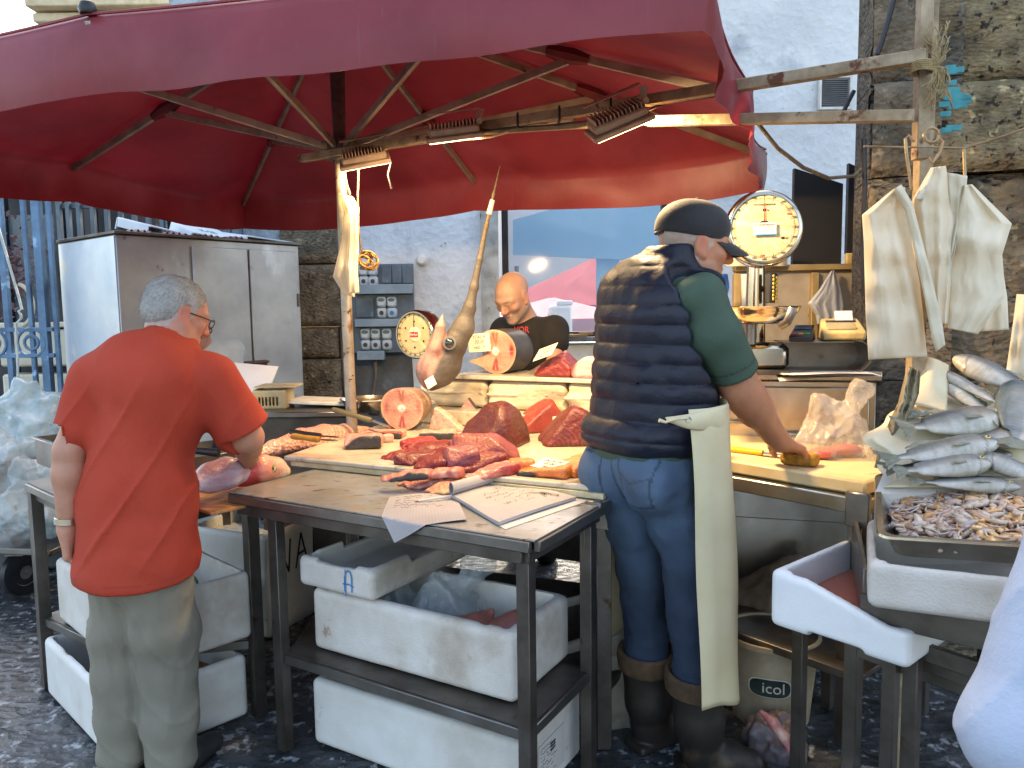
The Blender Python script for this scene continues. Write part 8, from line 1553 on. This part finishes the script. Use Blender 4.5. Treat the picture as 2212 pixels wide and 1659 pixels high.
# ---- bald man behind the counter
def man_bald():
    Fn = np.array((-.62, -.78, 0)); Rt = np.array((-.78, .62, 0)); Rm = np.array([[Fn[0], -Rt[0], 0], [Fn[1], -Rt[1], 0], [0, 0, 1.]])
    hc = A(P(1108, 640, 4.35)); H = Hd(hc, (-.52, -.66, -.55), sc=1.10)
    nk = A(P(1132, 690, 4.46)); che = A(P(1142, 760, 4.46)); pel = np.array((che[0]+.02, che[1]+.05, .95)); rs = che-Rt*.185+np.array((0, 0, .13)); ls_ = che+Rt*.185+np.array((0, 0, .12))
    re = A(P(1198, 788, 4.24)); rw = A(P(1150, 812, 4.12)); le = A(P(1085, 800, 4.35)); lw = A(P(1080, 822, 4.15))
    t = thing('person', 'bald man in a black T-shirt looking down behind the display shelf', 'person', (float(pel[0]), float(pel[1]), 0))
    lo, hi = bbox([hc, re, rw, pel, ls_, le, lw], .2); lo[2] = -.01; S = SDF(lo, hi, .006); head(S, H, neck=nk, nr=.055)
    S.ell(che, (.11, .17, .2), Rm, .04); S.cap(che, pel, .13, .13, .05); S.cap(nk, che, .06, .1, .04); S.chain([rs, re, rw], [.052, .045, .03], .02); S.chain([ls_, le, lw], [.052, .045, .03], .02)
    hand(S, rw, (-.5, -.6, -.3), (0, 0, 1), (0, -1, 0), 1.0, .5); hand(S, lw, (.1, -.8, -.3), (0, 0, 1), (1, 0, 0), 1.0, .5)
    for q in (-.09, .09): S.chain([pel+Rt*q, pel+Rt*q-np.array((0, 0, .45)), np.array((pel[0]+Rt[0]*q, pel[1]+Rt[1]*q, .06))], [.09, .06, .045], .03)
    S.build('body', SKINM, t, colf=skincol(H, (.42, .25, .18), (.46, .18, .13), eyes=False, grey=None, stub=(.40, .37, .35)))
    lo, hi = bbox([rs, ls_, pel, nk, re], .2); S = SDF(lo, hi, .007); S.ell(che, (.135, .195, .20), Rm, .04); S.cap(che, pel, .155, .155, .05); S.cap(rs, ls_, .075, .075, .05); S.chain([rs, rs*.62+re*.38], [.078, .078], .03); S.chain([ls_, ls_*.4+le*.6], [.078, .078], .03)
    S.cap(nk, nk+np.array((0, 0, .1)), .066, .07, .01, sub=True); s1 = wob(24, 3, 6); S.warp(lambda X, Y, Z: .006*s1(X, Y, Z)); S.build('t_shirt', mat('black_cotton', '#1b1a1d', '#141316', 6, rough=.9, bump=.2, bscale=160), t)
    q = A(P(1150, 712, 4.36)); V, F = text('VOR', .052, frame(tuple(q+Fn*.10+np.array((.0, 0, .0))), (-Rt[0]*1.0, -Rt[1]*1.0, 0), (0, 0, 1)), None, None, None); mesh_obj('shirt_print', V, F, mat('red_print', '#b5343c', None, rough=.7), t)
    V, F = text('BE ROYAL', .018, frame(tuple(q+Fn*.10+np.array((0, 0, -.038))), (-Rt[0], -Rt[1], 0), (0, 0, 1)), None, None, None); mesh_obj('shirt_print', V, F, PAPER, t)
    lo, hi = bbox([pel, (pel[0], pel[1], .1)], .22); S = SDF(lo, hi, .01)
    for q_ in (-.09, .09): S.chain([pel+Rt*q_+np.array((0, 0, .03)), pel+Rt*q_-np.array((0, 0, .45)), np.array((pel[0]+Rt[0]*q_, pel[1]+Rt[1]*q_, .07))], [.115, .085, .075], .03)
    S.build('trousers', mat('dark_trousers', '#2a2c33', None, rough=.9), t)
man_bald()

# ---- man in the background behind the red shirt
def man_back():
    Fn = np.array((.45, -.89, 0)); Rt = np.array((-.89, -.45, 0)); Rm = np.array([[Fn[0], -Rt[0], 0], [Fn[1], -Rt[1], 0], [0, 0, 1.]])
    hc = A(P(424, 705, 4.9)); H = Hd(hc, (.62, -.72, -.25), sc=1.02); nk = A(P(430, 740, 4.95)); che = A(P(440, 800, 4.98)); pel = np.array((che[0], che[1], .85)); ls_ = che-Rt*.18+np.array((0, 0, .12)); rs = che+Rt*.18+np.array((0, 0, .12))
    t = thing('person', 'man in glasses and a light grey polo, mostly hidden behind the man in red', 'person', (float(pel[0]), float(pel[1]), 0))
    lo, hi = bbox([hc, pel, ls_, rs], .2); lo[2] = -.01; S = SDF(lo, hi, .007); head(S, H, neck=nk); S.ell(che, (.11, .16, .2), Rm, .04); S.cap(che, pel, .12, .12, .05); S.cap(nk, che, .06, .1, .04)
    for s_ in (ls_, rs): S.chain([s_, s_+np.array((0, -.02, -.27)), s_+Fn*.15+np.array((0, 0, -.42))], [.05, .043, .03], .02); hand(S, s_+Fn*.15+np.array((0, 0, -.42)), Fn+np.array((0, 0, -.4)), (0, 0, 1), Rt, 1, .5)
    for q in (-.09, .09): S.chain([pel+Rt*q, np.array((pel[0]+Rt[0]*q, pel[1]+Rt[1]*q, .05))], [.09, .05], .03)
    S.build('body', SKINM, t, colf=skincol(H, (.40, .20, .14), (.42, .13, .10), grey=(.10, .09, .09)))
    S = SDF(lo, hi, .008); S.ell(che, (.135, .18, .20), Rm, .04); S.cap(che, pel, .15, .15, .05); S.cap(rs, ls_, .07, .07, .05)
    for s_ in (ls_, rs): S.chain([s_, s_+np.array((0, -.01, -.2))], [.072, .072], .03)
    S.cap(nk, nk+np.array((0, 0, .1)), .06, .07, .01, sub=True); s1 = wob(24, 6, 6); S.warp(lambda X, Y, Z: .006*s1(X, Y, Z)); S.build('polo_shirt', mat('grey_polo', '#a9b3bb', '#97a1aa', 6, rough=.9), t)
    mb = MB()
    for q in (-1, 1): mb.tube([tuple(H.p(q*.034+.024*math.cos(a), .112, .002+.018*math.sin(a))) for a in np.linspace(0, 6.28, 16, endpoint=False)], .003, 5, closed=True); mb.tube([tuple(H.p(q*.057, .11, .006)), tuple(H.p(q*.08, .0, .008))], .0025, 5)
    mb.build('glasses', BLACK, t)
man_back()

# ---- person in white at the right edge
def man_edge():
    Fn = np.array((.25, .97, 0)); Rt = np.array((.97, -.25, 0)); Rm = np.array([[Fn[0], -Rt[0], 0], [Fn[1], -Rt[1], 0], [0, 0, 1.]])
    che = np.array((1.16, 1.12, 1.22)); nk = np.array((1.16, 1.14, 1.48)); hc = np.array((1.17, 1.17, 1.60)); H = Hd(hc, (.3, .95, -.1)); pel = np.array((1.14, 1.14, .92))
    rs = che+Rt*.19+np.array((0, 0, .14)); ls_ = che-Rt*.20+np.array((0, 0, .14)); ls_ = np.array((.935, 1.13, 1.42)); el = np.array((.745, 1.08, .872)); wr_ = np.array((.90, 1.28, .93)); er = rs+np.array((.04, 0, -.3)); wrr = er+np.array((-.05, .2, -.05))
    t = thing('person', 'person in a pale blue white coat, cut off by the right edge of the picture', 'person', (1.14, 1.14, 0))
    lo, hi = bbox([hc, pel, ls_, rs, el, er], .2); lo[2] = -.01; S = SDF(lo, hi, .007); head(S, H, neck=nk); S.ell(che, (.11, .17, .2), Rm, .04); S.cap(che, pel, .12, .12, .05); S.cap(nk, che, .06, .1, .04)
    S.chain([ls_, el, wr_], [.05, .042, .028], .02); S.chain([rs, er, wrr], [.05, .042, .028], .02); hand(S, wr_, (.5, .8, 0), (0, 0, 1), Rt, 1, .5); hand(S, wrr, (-.3, .9, 0), (0, 0, 1), -Rt, 1, .5)
    for q in (-.09, .09): S.chain([pel+Rt*q, np.array((pel[0]+Rt[0]*q, pel[1]+Rt[1]*q, .05))], [.09, .05], .03)
    S.build('body', SKINM, t, colf=skincol(H, grey=(.08, .06, .05)))
    S = SDF(lo, hi, .007); S.ell(che, (.145, .195, .21), Rm, .04); S.cap(che, pel-np.array((0, 0, .35)), .16, .17, .05); S.cap(rs, ls_, .075, .075, .05); S.chain([ls_, el, wr_*.8+el*.2], [.08, .078, .05], .03); S.chain([rs, er], [.08, .07], .03); S.cap(nk, nk+np.array((0, 0, .1)), .062, .07, .01, sub=True)
    s1, s2 = wob(16, 6, 6), wob(45, 3, 6); S.warp(lambda X, Y, Z: .008*s1(X, Y, Z)+.002*s2(X, Y, Z)-.005*np.exp(-np.abs(np.sin(Z*17+9*X+3*s1(X, Y, Z)))/.3)); S.build('coat', mat('pale_coat', '#aab4c6', '#9ca7ba', 4, rough=.9, bump=.25, bscale=90), t, crum=(.004, 30, 3))
    lo2 = np.array((.8, .95, .02)); hi2 = np.array((1.3, 1.4, .75)); S = SDF(lo2, hi2, .01)
    for q in (-.09, .09): S.chain([pel+Rt*q-np.array((0, 0, .25)), np.array((pel[0]+Rt[0]*q, pel[1]+Rt[1]*q, .07))], [.11, .08], .03)
    S.build('trousers', mat('pale_trousers', '#8f97a6', None, rough=.9), t)
man_edge()
q = P(1290, 1640, 2.3); t = thing('doormat', 'dark bristle mat on the wet ground at the feet of the man in the vest', 'mat', (q.x, 2.2, 0)); mb = MB(TR((.33, 2.15, .012), 18)); mb.box((0, 0, 0), (.5, .32, .014), .004); mb.build('mat', mat('mat_dark', '#2f2a26', '#211d1a', 30, rough=.95, bump=.8, bscale=120), t); mb = MB(TR((.33, 2.15, .014), 18))
for i in range(40): mb.bar((-.25+.0, -.15+.0077*i, 0), (-.285, -.152+.0077*i, .004), .003, .003)
mb.build('fringe', mat('straw', '#b8a474', None, rough=.9), t)
